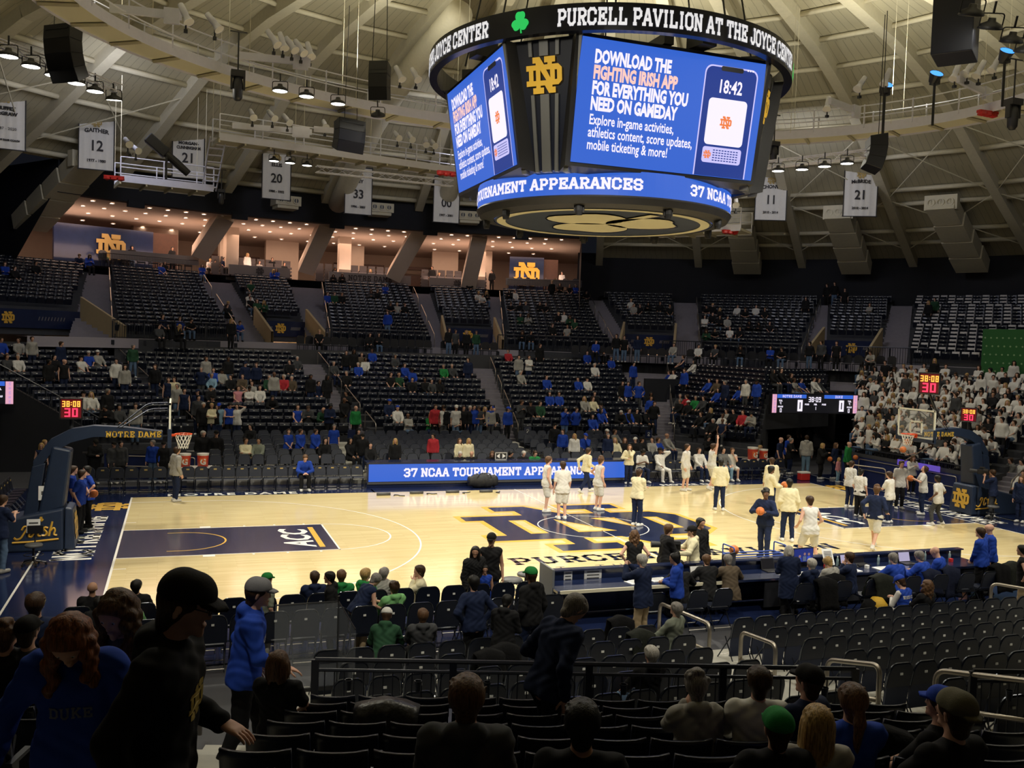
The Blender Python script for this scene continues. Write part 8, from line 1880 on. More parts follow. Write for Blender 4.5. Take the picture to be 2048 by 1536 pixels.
# far floor seats: standing and seated between the folding chairs
def floor_far(txt):
 for c, tok in enumerate(txt.split()):
  u, v, code, rowy, what = tok.split(',', 4); u, v = float(u), float(v); po, tc, tp, ha = code; seated = po in SITS; q = random.Random(c + 300); hr = HAIRS[ha]
  j = int(rowy); y = FCY + .85 * j - (.0 if seated else .32); z = FCZ + .106 * j
  if j < 0: y, z = {-1: 9.7, -2: 10.9, -3: 12.0}[j], 0.0
  x = ony(u, v, y)[0]; h_ = ony(u, v, y)[2] - z; sc = min(1.1, max(.9, h_ / (1.33 if seated else 1.76))) if not seated else 1.0
  person((x, y, z), 180 + q.choice((-25, 0, 20)), PCODE[po], TOPN[tp], tc, q.choice(BC), hr[0], hr[1], q.choice('wwwt'), what.replace('_', ' '), sc=sc, vx=.022, yaw=q.choice((-25, 0, 25)))
floor_far('''501,866,skwk,4,person_in_black_leaning_back_in_the_far_folding_chairs 491,892,cyws,1,woman_in_cream_sweater_seated_in_the_far_folding_chairs 517,888,sehk,1,man_in_olive_hoodie_seated_beside_the_woman_in_cream
576,863,Abts,2,bearded_man_in_blue_T-shirt_standing_in_the_far_folding_chairs 600,860,Abws,2,man_in_blue_lettered_sweater_between_two_others_in_blue 630,861,Abhs,2,man_in_blue_lettered_hoodie_standing_right_of_the_trio 668,849,Sbpg,3,man_in_blue_polo_standing_at_the_end_of_the_far_folding_chairs 650,885,skwx,1,long-haired_person_in_black_seated_behind_the_men_in_blue 701,895,skhx,1,person_in_black_seated_near_the_far_stairs 716,862,Skcr,2,curly-haired_person_in_black_coat_by_the_far_stairs 726,870,WkqC,1,person_in_black_jacket_striding_in_pale_green_trousers 741,899,skwk,0,person_in_black_bending_beside_the_LED_board
867,870,Srhk,1,man_in_red_hoodie_standing_behind_the_LED_board 791,878,Skcy,0,woman_in_long_black_coat_left_of_the_LED_board 918,878,Sywl,0,woman_in_cream_sweater_standing_behind_the_LED_board 937,877,Sywy,0,blonde_woman_in_cream_behind_the_LED_board 914,902,RkuW,-1,person_in_black_at_the_far_table,_first_from_the_left 941,900,Rkub,-1,person_in_black_at_the_far_table,_second_from_the_left 985,908,Rkul,-1,brown-haired_person_at_the_far_table_beside_the_arrow_sign 1014,905,Rkuk,-1,person_in_black_at_the_far_table_right_of_the_arrow_sign 1044,906,RkuW,-1,white-haired_person_at_the_far_table 1067,900,RGws,-1,person_in_bright_green_at_the_far_table
1110,847,SkwC,3,man_in_black_lettered_sweater_and_cap_by_the_far_aisle 1126,861,Sbws,2,man_in_blue_sweater_standing_by_the_far_aisle 1149,872,Swhy,1,blonde_woman_in_white_graphic_hoodie_behind_the_LED_board 1171,870,fbhB,2,person_in_blue_with_blue_cap_seated_behind_the_LED_board 1216,859,skwc,3,person_in_black_with_pale_cap_behind_the_right_bench 1231,865,saws,3,person_in_grey_behind_the_right_bench_beside_the_pale_cap 1216,878,Snug,1,man_in_navy_suit_standing_at_the_right_end_of_the_LED_board 1231,878,syhy,1,blonde_person_in_cream_seated_behind_the_man_in_the_navy_suit 1250,880,skwl,1,person_in_black_seated_behind_the_right_bench 1271,883,skwc,1,person_in_black_with_white_cap_behind_the_bench 1285,877,skhC,1,man_in_black_with_black_cap_behind_the_right_bench 1305,877,sgws,1,man_in_grey_lettered_sweater_behind_the_right_bench 1318,880,sbts,1,person_in_blue_T-shirt_behind_the_right_bench 1335,870,sgwb,2,man_in_grey_sweater_seated_highest_behind_the_right_bench
82,888,Snjy,-2,blonde_person_in_navy_jersey_number_2_by_the_left_tunnel 88,884,SkcY,-3,person_in_dark_coat_behind_the_blonde_by_the_left_tunnel 189,878,XkcC,-2,person_in_black_jacket_and_khaki_trousers_behind_the_left_bench 227,884,SdcC,-2,person_seen_from_behind_in_long_dark_coat_behind_the_left_bench 242,882,Sduk,-2,bald_man_in_grey_jacket_and_jeans_behind_the_left_bench 307,880,Sbwg,-2,man_in_blue_sweater_and_jeans_behind_the_left_bench 326,884,SkcC,-2,person_in_black_half_hidden_by_the_left_backboard 405,860,SkqW,-3,grey-haired_man_in_dark_puffer_jacket_by_the_red_coolers 433,856,SkhC,-3,tall_man_in_black_standing_by_the_red_coolers
1416,872,Pkhr,-3,photographer_in_black_behind_the_right_bench 1515,868,Skug,-3,grey-haired_man_in_dark_suit_behind_the_right_coolers 1522,884,saty,-2,blonde_person_behind_the_right_coolers''')
# the court (feet pixels)
def court(u, vf, head, pose, top, tc, bc, hair, hc, sk, lab, bot='pants', sc=1.06, yaw=0, z=0, shoe='w', vx=.017, pov=None):
 p = onz(u, vf, z); return person(tuple(p), head, pose, top, tc, bc, hair, hc, sk, lab, bot, sc, vx, shoe, yaw, pov=pov)
court(350, 1003, 60, 'stand2', 'hoodie', 'g', 'n', 'short', 'b', 'w', 'man in grey hoodie and navy trousers under the left rim', sc=1.08)
C1 = court(177, 1054, 250, 'holdball', 'polo', 'b', 'k', 'short', 'k', 'w', 'staff man in blue polo holding a ball, nearer the left baseline', shoe='k', sc=1.04); C2 = court(158, 1066, 110, 'holdball', 'polo', 'b', 'k', 'short', 'b', 'w', 'staff man in blue polo with a ball and hand to face, beside the stanchion', shoe='k', sc=1.04, yaw=20); court(-2, 1146, 40, 'phone', 'tee', 'n', 'j', 'short', 'b', 'w', 'person in navy T-shirt and jeans cut by the left edge near the baseline', shoe='g'); court(140, 1058, 90, 'stand', 'polo', 'b', 'k', 'short', 'b', 'w', 'staff man in blue polo mostly hidden by the left stanchion', shoe='k')
C3 = court(1091, 1024, 95, 'stand2', 'jersey', 'w', 's', 'short', 'l', 'w', 'player in white jersey, left one of the pair at centre court', 'shorts', 1.12); court(1123, 1039, 5, 'stand', 'tee', 'w', 's', 'short', 'b', 'w', 'player in white with black back harness at centre court', 'shorts', 1.12); C5 = court(1195, 1021, 80, 'holdball', 'jersey', 'w', 's', 'curly', 'l', 'w', 'player in white holding a ball right of the harnessed one', 'shorts', 1.1); court(1170, 985, 80, 'walk', 'sweat', 'y', 'n', 'short', 'b', 'w', 'staff man in cream top walking past the LED board', sc=1.04); court(1272, 1052, 60, 'cross', 'sweat', 'y', 'n', 'short', 'b', 'w', 'coach in cream pullover with crossed arms at centre court', sc=1.08)
court(1256, 968, 200, 'face', 'sweat', 'y', 'n', 'long', 'l', 'w', 'staff woman in cream with hand to face right of the LED board', sc=.98); court(1369, 982, 140, 'stand2', 'sweat', 'w', 's', 'short', 'b', 'w', 'player in white shooting shirt standing before the right bench', 'shorts', 1.12); court(1421, 980, 90, 'shoot', 'jersey', 'w', 's', 'short', 'b', 'w', 'player shooting with one arm raised before the right bench', 'shorts', 1.12); court(1438, 1021, 20, 'stand2', 'sweat', 'y', 'n', 'short', 'k', 'w', 'staff man in cream seen from behind, left of the scorers group', sc=1.08)
C9 = court(1534, 1042, 100, 'offer', 'sweat', 'y', 'n', 'short', 'k', 'd', 'coach in cream holding out a ball, facing right', sc=1.1, shoe='n'); court(1541, 1015, 10, 'stand', 'sweat', 'y', 'n', 'short', 'b', 't', 'staff man in cream behind the coach with the ball', sc=1.08); court(1574, 1083, 25, 'stand2', 'sweat', 'y', 'n', 'short', 'k', 'd', 'coach in cream seen from behind beside the player in white tank', sc=1.12); C6 = court(1527, 1116, 235, 'chestball', 'sweat', 'n', 'n', 'curly', 'k', 'd', 'player in navy sweats holding an orange ball at his chest', sc=1.13, shoe='k', yaw=30); court(1616, 1130, 10, 'ready', 'jersey', 'w', 's', 'short', 'b', 'w', 'player in white tank and shorts seen from behind by the table', 'shorts', 1.12, pov=dict(lean=8, pel=(0, -.04, .90), hl=(-.26, .14, .98), hr=(.26, .16, .98))); court(1746, 1098, 60, 'walk', 'sweat', 'n', 's', 'curly', 'l', 'w', 'player in navy top and white shorts walking toward the right lane', 'shorts', 1.12)
court(1697, 1015, 80, 'stand', 'polo', 'w', 'n', 'short', 'b', 'w', 'staff man in white polo at the far side of the right lane', sc=1.03); court(1717, 1034, 70, 'stand2', 'polo', 'w', 'k', 'bun', 'k', 'w', 'staff woman in white polo and wide black trousers in the right lane', 'wide', 1.0); court(1777, 1046, 340, 'offer', 'polo', 'w', 'n', 'short', 'b', 'w', 'staff man in white polo turned away, right of the curly player', sc=1.04); court(1797, 1018, 200, 'stand', 'polo', 'w', 'k', 'short', 'b', 'w', 'staff man in white polo facing the camera beneath the right rim', sc=1.07); C7 = court(1844, 1029, 300, 'lookup', 'polo', 'w', 'n', 'short', 'b', 'w', 'staff man in white polo looking up with a ball at the right rim', sc=1.05); court(1874, 1050, 340, 'wide', 'polo', 'w', 'd', 'short', 'k', 'd', 'staff man in white polo seen from behind, legs apart, by the stanchion', sc=1.03)
court(1821, 988, 200, 'phone', 'sweat', 'w', 'k', 'long', 'l', 'w', 'woman in white top and black trousers behind the right lane', sc=.95); court(1862, 985, 190, 'offer', 'hoodie', 'w', 'l', 'short', 'b', 'w', 'student in white hoodie with arms forward by the right stanchion', sc=1.0); court(1880, 985, 190, 'stand', 'sweat', 'w', 'l', 'short', 'b', 'w', 'student in white sweater behind the right lane, next to the stanchion', sc=1.0); court(1903, 990, 200, 'clasp', 'hoodie', 'w', 'j', 'short', 'b', 'w', 'student in navy jersey over white hoodie left of the stanchion', sc=1.04); court(1785, 968, 190, 'stand', 'suit', 'd', 'k', 'short', 'g', 'w', 'older man in dark jacket by the student barrier'); court(1858, 968, 270, 'offer', 'hoodie', 'n', 'n', 'long', 'k', 'd', 'person in navy top leaning on the student barrier', sc=.97)
CAM2 = court(1984, 1036, 330, 'shouldercam', 'tee', 'n', 'd', 'short', 'b', 't', 'camera operator in navy T-shirt at the right baseline', sc=1.03); court(2040, 1045, 250, 'stand', 'suit', 'n', 'n', 'long', 'l', 'w', 'person in navy uniform cut by the right edge near the baseline', sc=.98)
for k, (u, v, co, bc) in enumerate(((2019, 1000, 'a', 'j'), (2042, 1004, 'w', 'k'), (1990, 985, 'w', 'k'), (2008, 990, 'k', 'h'), (1965, 982, 'w', 'j'), (2032, 990, 'w', 'j'))): court(u, v, 280, ('cross', 'stand', 'stand2', 'clasp', 'phone', 'stand')[k], 'hoodie' if k < 2 else 'tee', co, bc, 'short', 'bk'[k % 2], 'wwt'[k % 3], 'student in %s behind the camera operator, %s of six at the right edge' % (CW[co], ordn(k)), sc=1.02)
# right tunnel mouth
for (u, v, po, tp, co, bc, ha, hc, lab, sc) in ((1556, 950, 'stand', 'polo', 'n', 'h', 'bald', 'b', 'bald man in navy polo beside the right coolers', 1.04), (1577, 948, 'cross', 'suit', 'k', 'n', 'short', 'g', 'grey-haired man in dark jacket next to the bald man in navy', 1.0), (1572, 942, 'stand', 'tee', 'b', 'k', 'short', 'b', 'person in blue T-shirt behind the two older men', 1.03), (1610, 950, 'stand', 'hoodie', 'g', 'l', 'short', 'b', 'man in grey hoodie and pale jeans seen from behind at the tunnel', 1.1), (1639, 958, 'phone', 'puffer', 'k', 'k', 'long', 'y', 'blonde woman in black puffer coat at the tunnel', .97), (1667, 958, 'stand2', 'suit', 'n', 'n', 'long', 'l', 'smiling woman in navy jacket beside the man in green', .98), (1692, 962, 'stand', 'hoodie', 'G', 'k', 'bald', 'b', 'bald man in bright green jacket by the tunnel', 1.05), (1674, 965, 'stand', 'sweat', 'p', 'l', 'long', 'y', 'small child in pink with pale jeans next to the man in green', .66), (1594, 900, 'stand', 'tee', 'a', 'k', 'short', 'b', 'person in grey deep inside the right tunnel', 1.0), (1618, 902, 'walk2', 'coat', 'k', 'k', 'short', 'k', 'person in dark clothes deep inside the right tunnel', 1.0)):
 court(u, v, 150 if 'behind at' not in lab else 40, po, tp, co, bc, ha, hc, 'w', lab, sc=sc, vx=.02)
for (dx, dy, q, lab) in ((-.28, .05, C1, 'orange basketball under the arm of the staff man nearer the left baseline'), (-.27, .12, C2, 'orange basketball under the arm of the staff man beside the left stanchion'), (-.29, .1, C5, 'orange basketball held by the white player right of the harnessed one'), (0, .36, C6, 'orange basketball held by the player in navy sweats'), (.0, .44, C9, 'orange basketball held out by the coach in cream'), (0, .42, C7, 'orange basketball held up by the staff man looking up')):
 o, J, _ = q; w = (J['wrL'] + J['wrR']) / 2 if dx == 0 else J['wrL'] + v3(.04, .14, .02); w = w + (v3(0, .13, .03) if dx == 0 else v3(0, 0, 0)); ww = Matrix.LocRotScale(o.location, o.rotation_euler, o.scale) @ Vector(w); ball(tuple(ww), lab)
ball(tuple(onz(1660, 918, 1.0)), 'orange basketball in the hands of the woman beside the man in green'); ball(tuple(onz(1711, 915, 1.15)), 'orange basketball beside the man in bright green')
# benches
for (u, v, po, tp, co, bc, ha, hc, sk, lab, y) in ((608, 923, 'sitlean', 'sweat', 'b', 'k', 'short', 'l', 'w', 'coach in blue sweater leaning forward alone on the left bench', 8.7), (1282, 905, 'sitphone', 'tee', 'w', 'n', 'curly', 'k', 'd', 'player in white T-shirt and dark trousers seated first on the right bench', 9.05), (1322, 908, 'sithead', 'sweat', 'w', 'w', 'cap', 'k', 'd', 'player in all white with arm behind head on the right bench', 9.05), (1399, 902, 'sit', 'sweat', 'w', 'n', 'short', 'b', 'w', 'player in white sweater and navy trousers on the right bench', 9.05), (1464, 898, 'sitface', 'jersey', 'w', 's', 'short', 'l', 'w', 'player in white kit with hand to mouth on the right bench', 9.05), (1447, 915, 'sit', 'sweat', 'a', 'l', 'short', 'k', 'w', 'person in pale trousers half hidden on the right bench', 9.05)):
 x = ony(u, v, y)[0]; person((x, y, 0), 180 + (12 if 'hand to' in lab else 0), po, TOPN.get(tp, tp), co, bc, ha, hc, sk, lab, 'shorts' if tp == 'jersey' else 'pants', 1.08, .017)
# near side: standing figures placed by the top of the head
def htop(pose, yaw, pov, head):
 """offset of the head top of a posed figure from its origin, turned to its heading"""
 kw = dict(POSES[pose]); kw.update(dict(yaw=yaw) if yaw else {}); kw.update(pov or {}); J = skel(**kw); t = J['H'] + v3(0, 0, .125); a = -R(head); return v3(t[0]*math.cos(a) - t[1]*math.sin(a), t[0]*math.sin(a) + t[1]*math.cos(a), t[2])
def near_p(u, v, h, head, pose, top, tc, bc, hair, hc, sk, lab, z=0, sc=None, bot='pants', vx=.013, yaw=0, shoe='k', base=1.76, pov=None):
 o = htop(pose, yaw, pov, head); sc = sc or h / base; p = onz(u, v, z + o[2] * sc); return person((p[0] - o[0]*sc, p[1] - o[1]*sc, z), head, pose, top, tc, bc, hair, hc, sk, lab, bot, sc, vx, shoe, yaw, pov=pov)
near_p(983, 1068, 1.86, 190, 'stand', 'vest', 'k', 'n', 'cap', 'k', 't', 'smiling man in black quilted vest and cap posing at courtside', yaw=-20); near_p(951, 1093, 1.70, 160, 'stand', 'puffer', 'k', 'k', 'long', 'k', 't', 'dark-haired woman in black jacket posing at courtside', yaw=-40); near_p(970, 1130, 1.32, 190, 'stand', 'jersey', 'b', 'n', 'short', 'k', 't', 'small boy in blue jersey between the posing parents')
near_p(1269, 1060, 1.68, 10, 'hips', 'vest', 'k', 'l', 'wavy', 'l', 'w', 'woman in black top with wavy hair standing on the near sideline'); near_p(1338, 1048, 1.80, 95, 'offer', 'sweat', 'k', 'n', 'short', 'l', 'w', 'man in black sweater facing right beside the camera operator'); CAM1 = near_p(1384, 1053, 1.75, 290, 'camera', 'hoodie', 'y', 'P', 'cap', 'k', 'w', 'camera operator in pale hoodie and headset at the scorer table'); near_p(1402, 1036, 1.86, 170, 'stand2', 'hoodie', 'k', 'n', 'short', 'k', 't', 'man in black zip jacket behind the camera operator')
near_p(1350, 1106, 1.72, 300, 'text', 'hoodie', 'b', 'k', 'bun', 'k', 't', 'woman in blue jacket with dark hair bun at the scorer table', pov=dict(pitch=4)); near_p(1284, 1108, 1.80, 335, 'photo', 'suit', 'n', 'h', 'short', 'w', 'w', 'white-haired man in navy blazer and khakis taking a photo'); near_p(1578, 1092, 1.66, 20, 'text', 'coat', 'n', 'k', 'bob', 'w', 'w', 'white-haired woman in navy coat standing at the scorer table')
for (u, v, h, hd, po, tp, co, ha, hc, sk, lab) in ((1413, 1109, 1.33, 10, 'sittype', 'suit', 'k', 'short', 'l', 'w', 'man in black suit with headset at the scorer table'), (1456, 1109, 1.33, 5, 'sittype', 'suit', 'o', 'short', 'g', 'd', 'man in brown suit with headset at the scorer table'), (1359, 1120, 1.30, 10, 'sittype', 'suit', 'k', 'short', 'k', 'w', 'seated man mostly hidden behind the woman in blue'), (1656, 1114, 1.30, 350, 'sitphone', 'sweat', 'g', 'short', 'y', 'w', 'man in grey sweater with cropped hair at the scorer table'), (1699, 1104, 1.35, 330, 'sitface', 'sweat', 'n', 'short', 'b', 'w', 'man in navy pullover turning left at the scorer table'), (1787, 1106, 1.35, 0, 'sittype', 'sweat', 'b', 'short', 'g', 'w', 'staff man in blue sweater at a lilac laptop'), (1839, 1102, 1.35, 345, 'sittype', 'sweat', 'b', 'short', 'g', 'w', 'staff man in blue sweater with headphones, middle of three'), (1871, 1094, 1.38, 330, 'sitphone', 'sweat', 'b', 'bald', 'b', 'w', 'bald staff man in blue sweater with headset at the table end')):
 near_p(u, v, h, hd, po, tp, co, 'k', ha, hc, sk, lab, base=1.33)
near_p(1961, 1055, 1.80, 335, 'clasp', 'sweat', 'b', 'k', 'short', 'b', 'w', 'standing man in blue sweater and black trousers seen from behind'); near_p(1979, 1048, 1.78, 300, 'stand', 'sweat', 'b', 'k', 'bald', 'b', 'w', 'bald bespectacled man in blue behind the other standing man in blue'); near_p(2045, 1090, 1.78, 320, 'hips', 'vest', 'k', 'h', 'short', 'k', 'w', 'man in black vest and grey sleeves at the right edge')
def hairx(o, J): pass
def cans(q, lab):
 o, J, rs = q; m = MB(); H, u, r, f = J['H'], J['hu'], J['hr'], J['hf']; m.tube([tuple(H + r*.095*math.cos(a) + u*(.02 + .105*math.sin(a))) for a in np.linspace(0, PI, 12)], .009, 5)
 for s in (-1, 1): c = H + r*.098*s - u*.005; m.tube([tuple(c - r*.018*s), tuple(c + r*.02*s)], .034, 8)
 m.tube([tuple(H - r*.1), tuple(H - r*.07 + f*.1 - u*.06)], .005, 4); h = m.obj('headset', M['dark'], o)
# near floor seats
def nf(u, v, seated, j, hd, po, tp, co, bc, ha, hc, sk, lab, sc=1.0, yaw=0, vx=.012, pov=None):
 y = NY0 - NPI * j - (.12 if seated else .0) if j >= 0 else {-1: -9.5, -2: -10.55}[j]; z = NRS * max(0, j); x = ony(u, v, y)[0]
 if not seated: sc = (ony(u, v, y)[2] - z) / 1.76
 return person((x, y, z), hd, po, tp, co, bc, ha, hc, sk, lab, 'pants', sc, vx, 'k', yaw, pov=pov)
NFL = [(186, 1153, 1, -1, 5, 'sit', 'coat', 'k', 'k', 'bald', 'b', 't', 'bald man with dark scarf in the front courtside row at left'), (200, 1166, 1, -2, 0, 'sit', 'puffer', 'k', 'k', 'short', 'k', 'd', 'person in shiny black puffer with cropped hair, courtside at left'), (262, 1161, 1, -2, 20, 'sit', 'polo', 'L', 'k', 'bald', 'b', 'w', 'bald man in green leafy shirt courtside at left'), (275, 1158, 1, -1, 20, 'sit', 'coat', 'k', 'k', 'short', 'k', 'w', 'dark-haired person hidden behind the man in the leafy shirt'),
 (629, 1141, 1, -1, 0, 'sit', 'hoodie', 'n', 'k', 'short', 'b', 'w', 'person in navy and green hooded jacket courtside'), (683, 1151, 1, -1, 10, 'sit', 'hoodie', 'G', 'k', 'short', 'l', 'w', 'small fair person in green half hidden by the bearded man'), (735, 1134, 1, -1, 60, 'sit', 'hoodie', 'G', 'k', 'short', 'Y' if 0 else 'y', 'w', 'person in green hoodie next to the man in the dark vest'), (771, 1122, 1, -1, 40, 'sit', 'puffer', 'g', 'k', 'short', 'g', 'w', 'grey-haired person in grey quilted jacket courtside'), (787, 1134, 1, -2, 340, 'sit', 'hoodie', 'L', 'k', 'bun', 'b', 'w', 'woman in pale green hoodie with hair bun courtside'), (846, 1113, 1, -1, 280, 'sitface', 'sweat', 'y', 'n', 'short', 'b', 'w', 'man in cream sweater turned left, courtside'),
 (531, 1149, 0, -2, 60, 'stand2', 'tee', 'e', 'g', 'cap', 'G', 'w', 'person in green cap and grey shirt walking by the courtside seats'), (666, 1144, 0, -2, 280, 'stand', 'hoodie', 'k', 'k', 'short', 'k', 't', 'bearded man in black hoodie standing by the acrylic screen'), (722, 1135, 0, -2, 70, 'bend', 'vest', 'n', 'h', 'short', 'g', 'w', 'older man in navy vest and white sleeves bending forward'), (769, 1198, 1, 0, 20, 'sitlean', 'hoodie', 'D', 'k', 'cap', 'W', 'w', 'person in dark green hoodie and cream cap seated'), (846, 1193, 1, 0, 5, 'sit', 'hoodie', 'd', 'k', 'short', 'l', 'w', 'fair-haired man in dark grey hoodie seated behind the courtside chairs'),
 (951, 1154, 0, 0, 350, 'hips', 'sweat', 'n', 'k', 'short', 'k', 'w', 'man in navy sweater seen from behind with hands at his hips'), (1010, 1191, 0, 1, 40, 'text', 'hoodie', 'k', 'k', 'short', 'k', 't', 'boy in dark clothes with a backpack beside the man in navy'), (1066, 1138, 0, 0, 335, 'stand2', 'hoodie', 'k', 'n', 'cap', 'G', 'd', 'man in green cap and dark hoodie with hands in pockets'), (1349, 1211, 1, 1, 330, 'sit', 'sweat', 'e', 'k', 'short', 'g', 'w', 'grey-haired man in camouflage sweater on the aisle seat'), (1299, 1297, 1, 4, 350, 'sit', 'hoodie', 'k', 'j', 'short', 'w', 'w', 'white-haired man in black just beyond the black rail'),
 (1619, 1150, 1, -2, 345, 'sit', 'hoodie', 'n', 'k', 'short', 'w', 'w', 'grey-haired man in navy hooded jacket behind the table chairs')]
for q in NFL: nf(*q)
q = near_p(1801, 1152, 1.33, 345, 'sitphone', 'jersey', 'b', 'g', 'cap', 'B', 'w', 'fan in blue jersey number 4 and blue cap in the floor seats', base=1.33, vx=.010); J = q[1]
S_ = SDF(np.array([v for k, v in J.items() if k not in ('up', 'rt', 'fw', 'hf', 'hu', 'hr')]).min(0) - .2, np.array([v for k, v in J.items() if k not in ('up', 'rt', 'fw', 'hf', 'hu', 'hr')]).max(0) + .2, .012); add_body(S_, J, .008, .97, 0, 0); V_, F_ = S_.nets(); link(bpy.data.objects.new('shirt', np_mesh('undershirt', V_, F_, [cloth('w')])), q[0])
decal(q[0], q[2]['top'], J, fine(slab_geo('REDICK', .065)), .40, M['white'], 'back', name='name_print'); decal(q[0], q[2]['top'], J, fine(slab_geo('4', .16)), .24, M['white'], 'back', name='number_print')
near_p(1855, 1160, 1.30, 350, 'sit', 'sweat', 'k', 'k', 'wavy', 'l', 'w', 'woman with long curly brown hair beside the fan in the jersey', base=1.33, vx=.010)
# the foreground
def fg(u, v, s_row, h, head, pose, top, tc, bc, hair, hc, sk, lab, z=None, vx=.0085, seated=True, yaw=0, pov=None, sc=1.0, bot='pants'):
 """placed in near-stand row s_row with the head top on the pixel"""
 s, zr = nrow(s_row); zr = z if z is not None else zr; d = ray(u, v); nn = v3(NN.x, NN.y, 0); o = htop(pose, yaw, pov, head); s2 = s - .16 + (0 if seated else .1) + (o @ nn if seated else 0); k = (s2 - CAM_LOC @ nn) / (d @ nn); P = CAM_LOC + d * k
 sc = (P[2] - zr) / o[2]
 if seated: sc = min(1.10, max(.92, sc)); zr = P[2] - o[2] * sc
 return person((P[0] - o[0]*sc, P[1] - o[1]*sc, zr), head, pose, top, tc, bc, hair, hc, sk, lab, bot, sc, vx, 'k', yaw, pov=pov)
NB = math.degrees(NA)
F1 = fg(372, 1152, 7.9, 0, 108, 'walk2', 'hoodie', 'k', 'k', 'cap', 'k', 'w', 'dark silhouetted man in black cap and glasses walking in the foreground', seated=False, pov=dict(pitch=8))
F2 = fg(140, 1230, 7.3, 0, 180 + NB - 10, 'stand', 'sweat', 'b', 'k', 'wavy', 'r', 'w', 'red-haired girl in blue lettered sweatshirt coming up the stairs looking down', seated=False, pov=dict(pitch=38, lean=12, hl=(-.30, .20, .92), hr=(.36, .16, .96)))
F3 = fg(236, 1184, 6.3, 0, 180 + NB + 12, 'stand2', 'sweat', 'a', 'j', 'wavy', 'l', 'w', 'girl with long brown hair in grey lettered sweatshirt behind the red-haired girl', seated=False, pov=dict(pitch=24))
F4 = fg(517, 1160, -1.0, 0, 96, 'walk2', 'hoodie', 'b', 'k', 'cap', 'a', 'w', 'man in blue lettered hoodie and grey cap walking to the right', z=.55, seated=False, pov=dict(hr=(.20, .36, 1.02), hl=(-.2, .1, .95)))
fg(557, 1302, 1.6, 0, NB + 8, 'sit', 'tee', 'k', 'd', 'bob', 'l', 'w', 'woman with shoulder-length light brown hair in black, seated by the aisle', vx=.009)
fg(1150, 1190, 1.4, 0, 75, 'walk2', 'sweat', 'n', 'k', 'short', 'g', 'w', 'grey-haired man in navy pullover walking along the near row, head down', seated=False, pov=dict(pitch=32, lean=16))
F7 = fg(935, 1350, 6.55, 0, NB + 2, 'sit', 'hoodie', 'd', 'k', 'short', 'l', 'w', 'fair-haired man in dark hoodie with large outlined letters on his back', vx=.007)
fg(1166, 1400, 7.0, 0, NB + 6, 'sit', 'tee', 'k', 'k', 'short', 'k', 't', 'black-haired man in black seated in the foreground centre', vx=.007)
fg(1392, 1346, 3.7, 0, NB - 8, 'sitface', 'hoodie', 'g', 'n', 'curly', 'g', 'w', 'grey curly-haired person in grey hoodie with hand to face', vx=.009); fg(1519, 1333, 3.7, 0, NB + 4, 'sit', 'sweat', 's', 'k', 'short', 'b', 'w', 'dark-haired person in off-white top in the near stand', vx=.009); fg(1618, 1334, 3.7, 0, NB - 35, 'sit', 'sweat', 'n', 'k', 'cap', 'k', 'w', 'older man in black cap and navy top in the near stand', vx=.009)
fg(1556, 1422, 6.2, 0, NB - 4, 'sit', 'coat', 'k', 'k', 'cap', 'G', 'w', 'person in dark green cap and black coat in the foreground', vx=.008); fg(1636, 1411, 6.0, 0, NB, 'sit', 'sweat', 'g', 'k', 'long', 'y', 'w', 'person with long straight blonde hair beside the green cap', vx=.008)
F14 = fg(1706, 1368, 5.2, 0, NB, 'sit', 'sweat', 'b', 'k', 'pony', 'l', 'w', 'woman with ponytail in royal blue jacket with white band', vx=.008); fg(1912, 1386, 6.4, 0, NB - 22, 'sit', 'tee', 'k', 'k', 'capb', 'e', 'w', 'bearded man in olive cap worn backwards and black T-shirt at right', vx=.007); fg(1884, 1378, 5.0, 0, NB - 40, 'sit', 'tee', 'k', 'k', 'cap', 'B', 'w', 'person in blue cap hidden behind the olive cap', vx=.010)
fg(72, 1185, -.6, 0, NB - 6, 'sit', 'suit', 'n', 'k', 'short', 'b', 'w', 'man in dark suit and white collar seated at the left edge', vx=.010, z=.25); fg(14, 1244, 1.6, 0, NB + 15, 'sit', 'jersey', 'k', 'k', 'curly', 'l', 'w', 'boy with tousled fair hair in dark jersey at the left edge', vx=.010); fg(57, 1236, 1.6, 0, NB + 10, 'sit', 'tee', 'd', 'k', 'cap', 'k', 'w', 'man in black cap and dark T-shirt seated at left', vx=.009)
for q in (F1, F2, F3, F4, C6, C7): eyes(q[0], q[1])
lt = mat('letter_outline_grey', (.16, .17, .24), .8)
decal(F7[0], F7[2]['top'], F7[1], fine(slab_geo('DUKE', .13, th=1.3, serif=False, xs=1.05), 2), .26, lt, 'back', arch=.2, name='back_print'); decal(F7[0], F7[2]['top'], F7[1], fine(slab_geo('DUKE', .13, th=.8, serif=False, xs=1.05), 2), .26, cloth('d'), 'back', off=.0055, arch=.2, name='back_print')
for q, s, z in ((F2, 'DUKE', .30), (F3, 'DUKE', .30), (F4, 'DUKE', .34)): decal(q[0], q[2]['top'], q[1], fine(slab_geo(s, .06 if q is not F3 else .10), 1), z, {0: M['white'], 1: lt}[0 if q is F4 else 1], 'front', name='chest_print')
g = MB(); mono(g, lambda x, y: (x, y, 0), .15); decal(F1[0], F1[2]['top'], F1[1], fine(([(v[0], v[1]) for v in g.v], g.f), 1), .34, mat('gold_print', (.38, .27, .04), .7), 'front', name='gold_emblem')
H, f, u_, r_ = (F1[1][k] for k in ('H', 'hf', 'hu', 'hr')); m = MB()
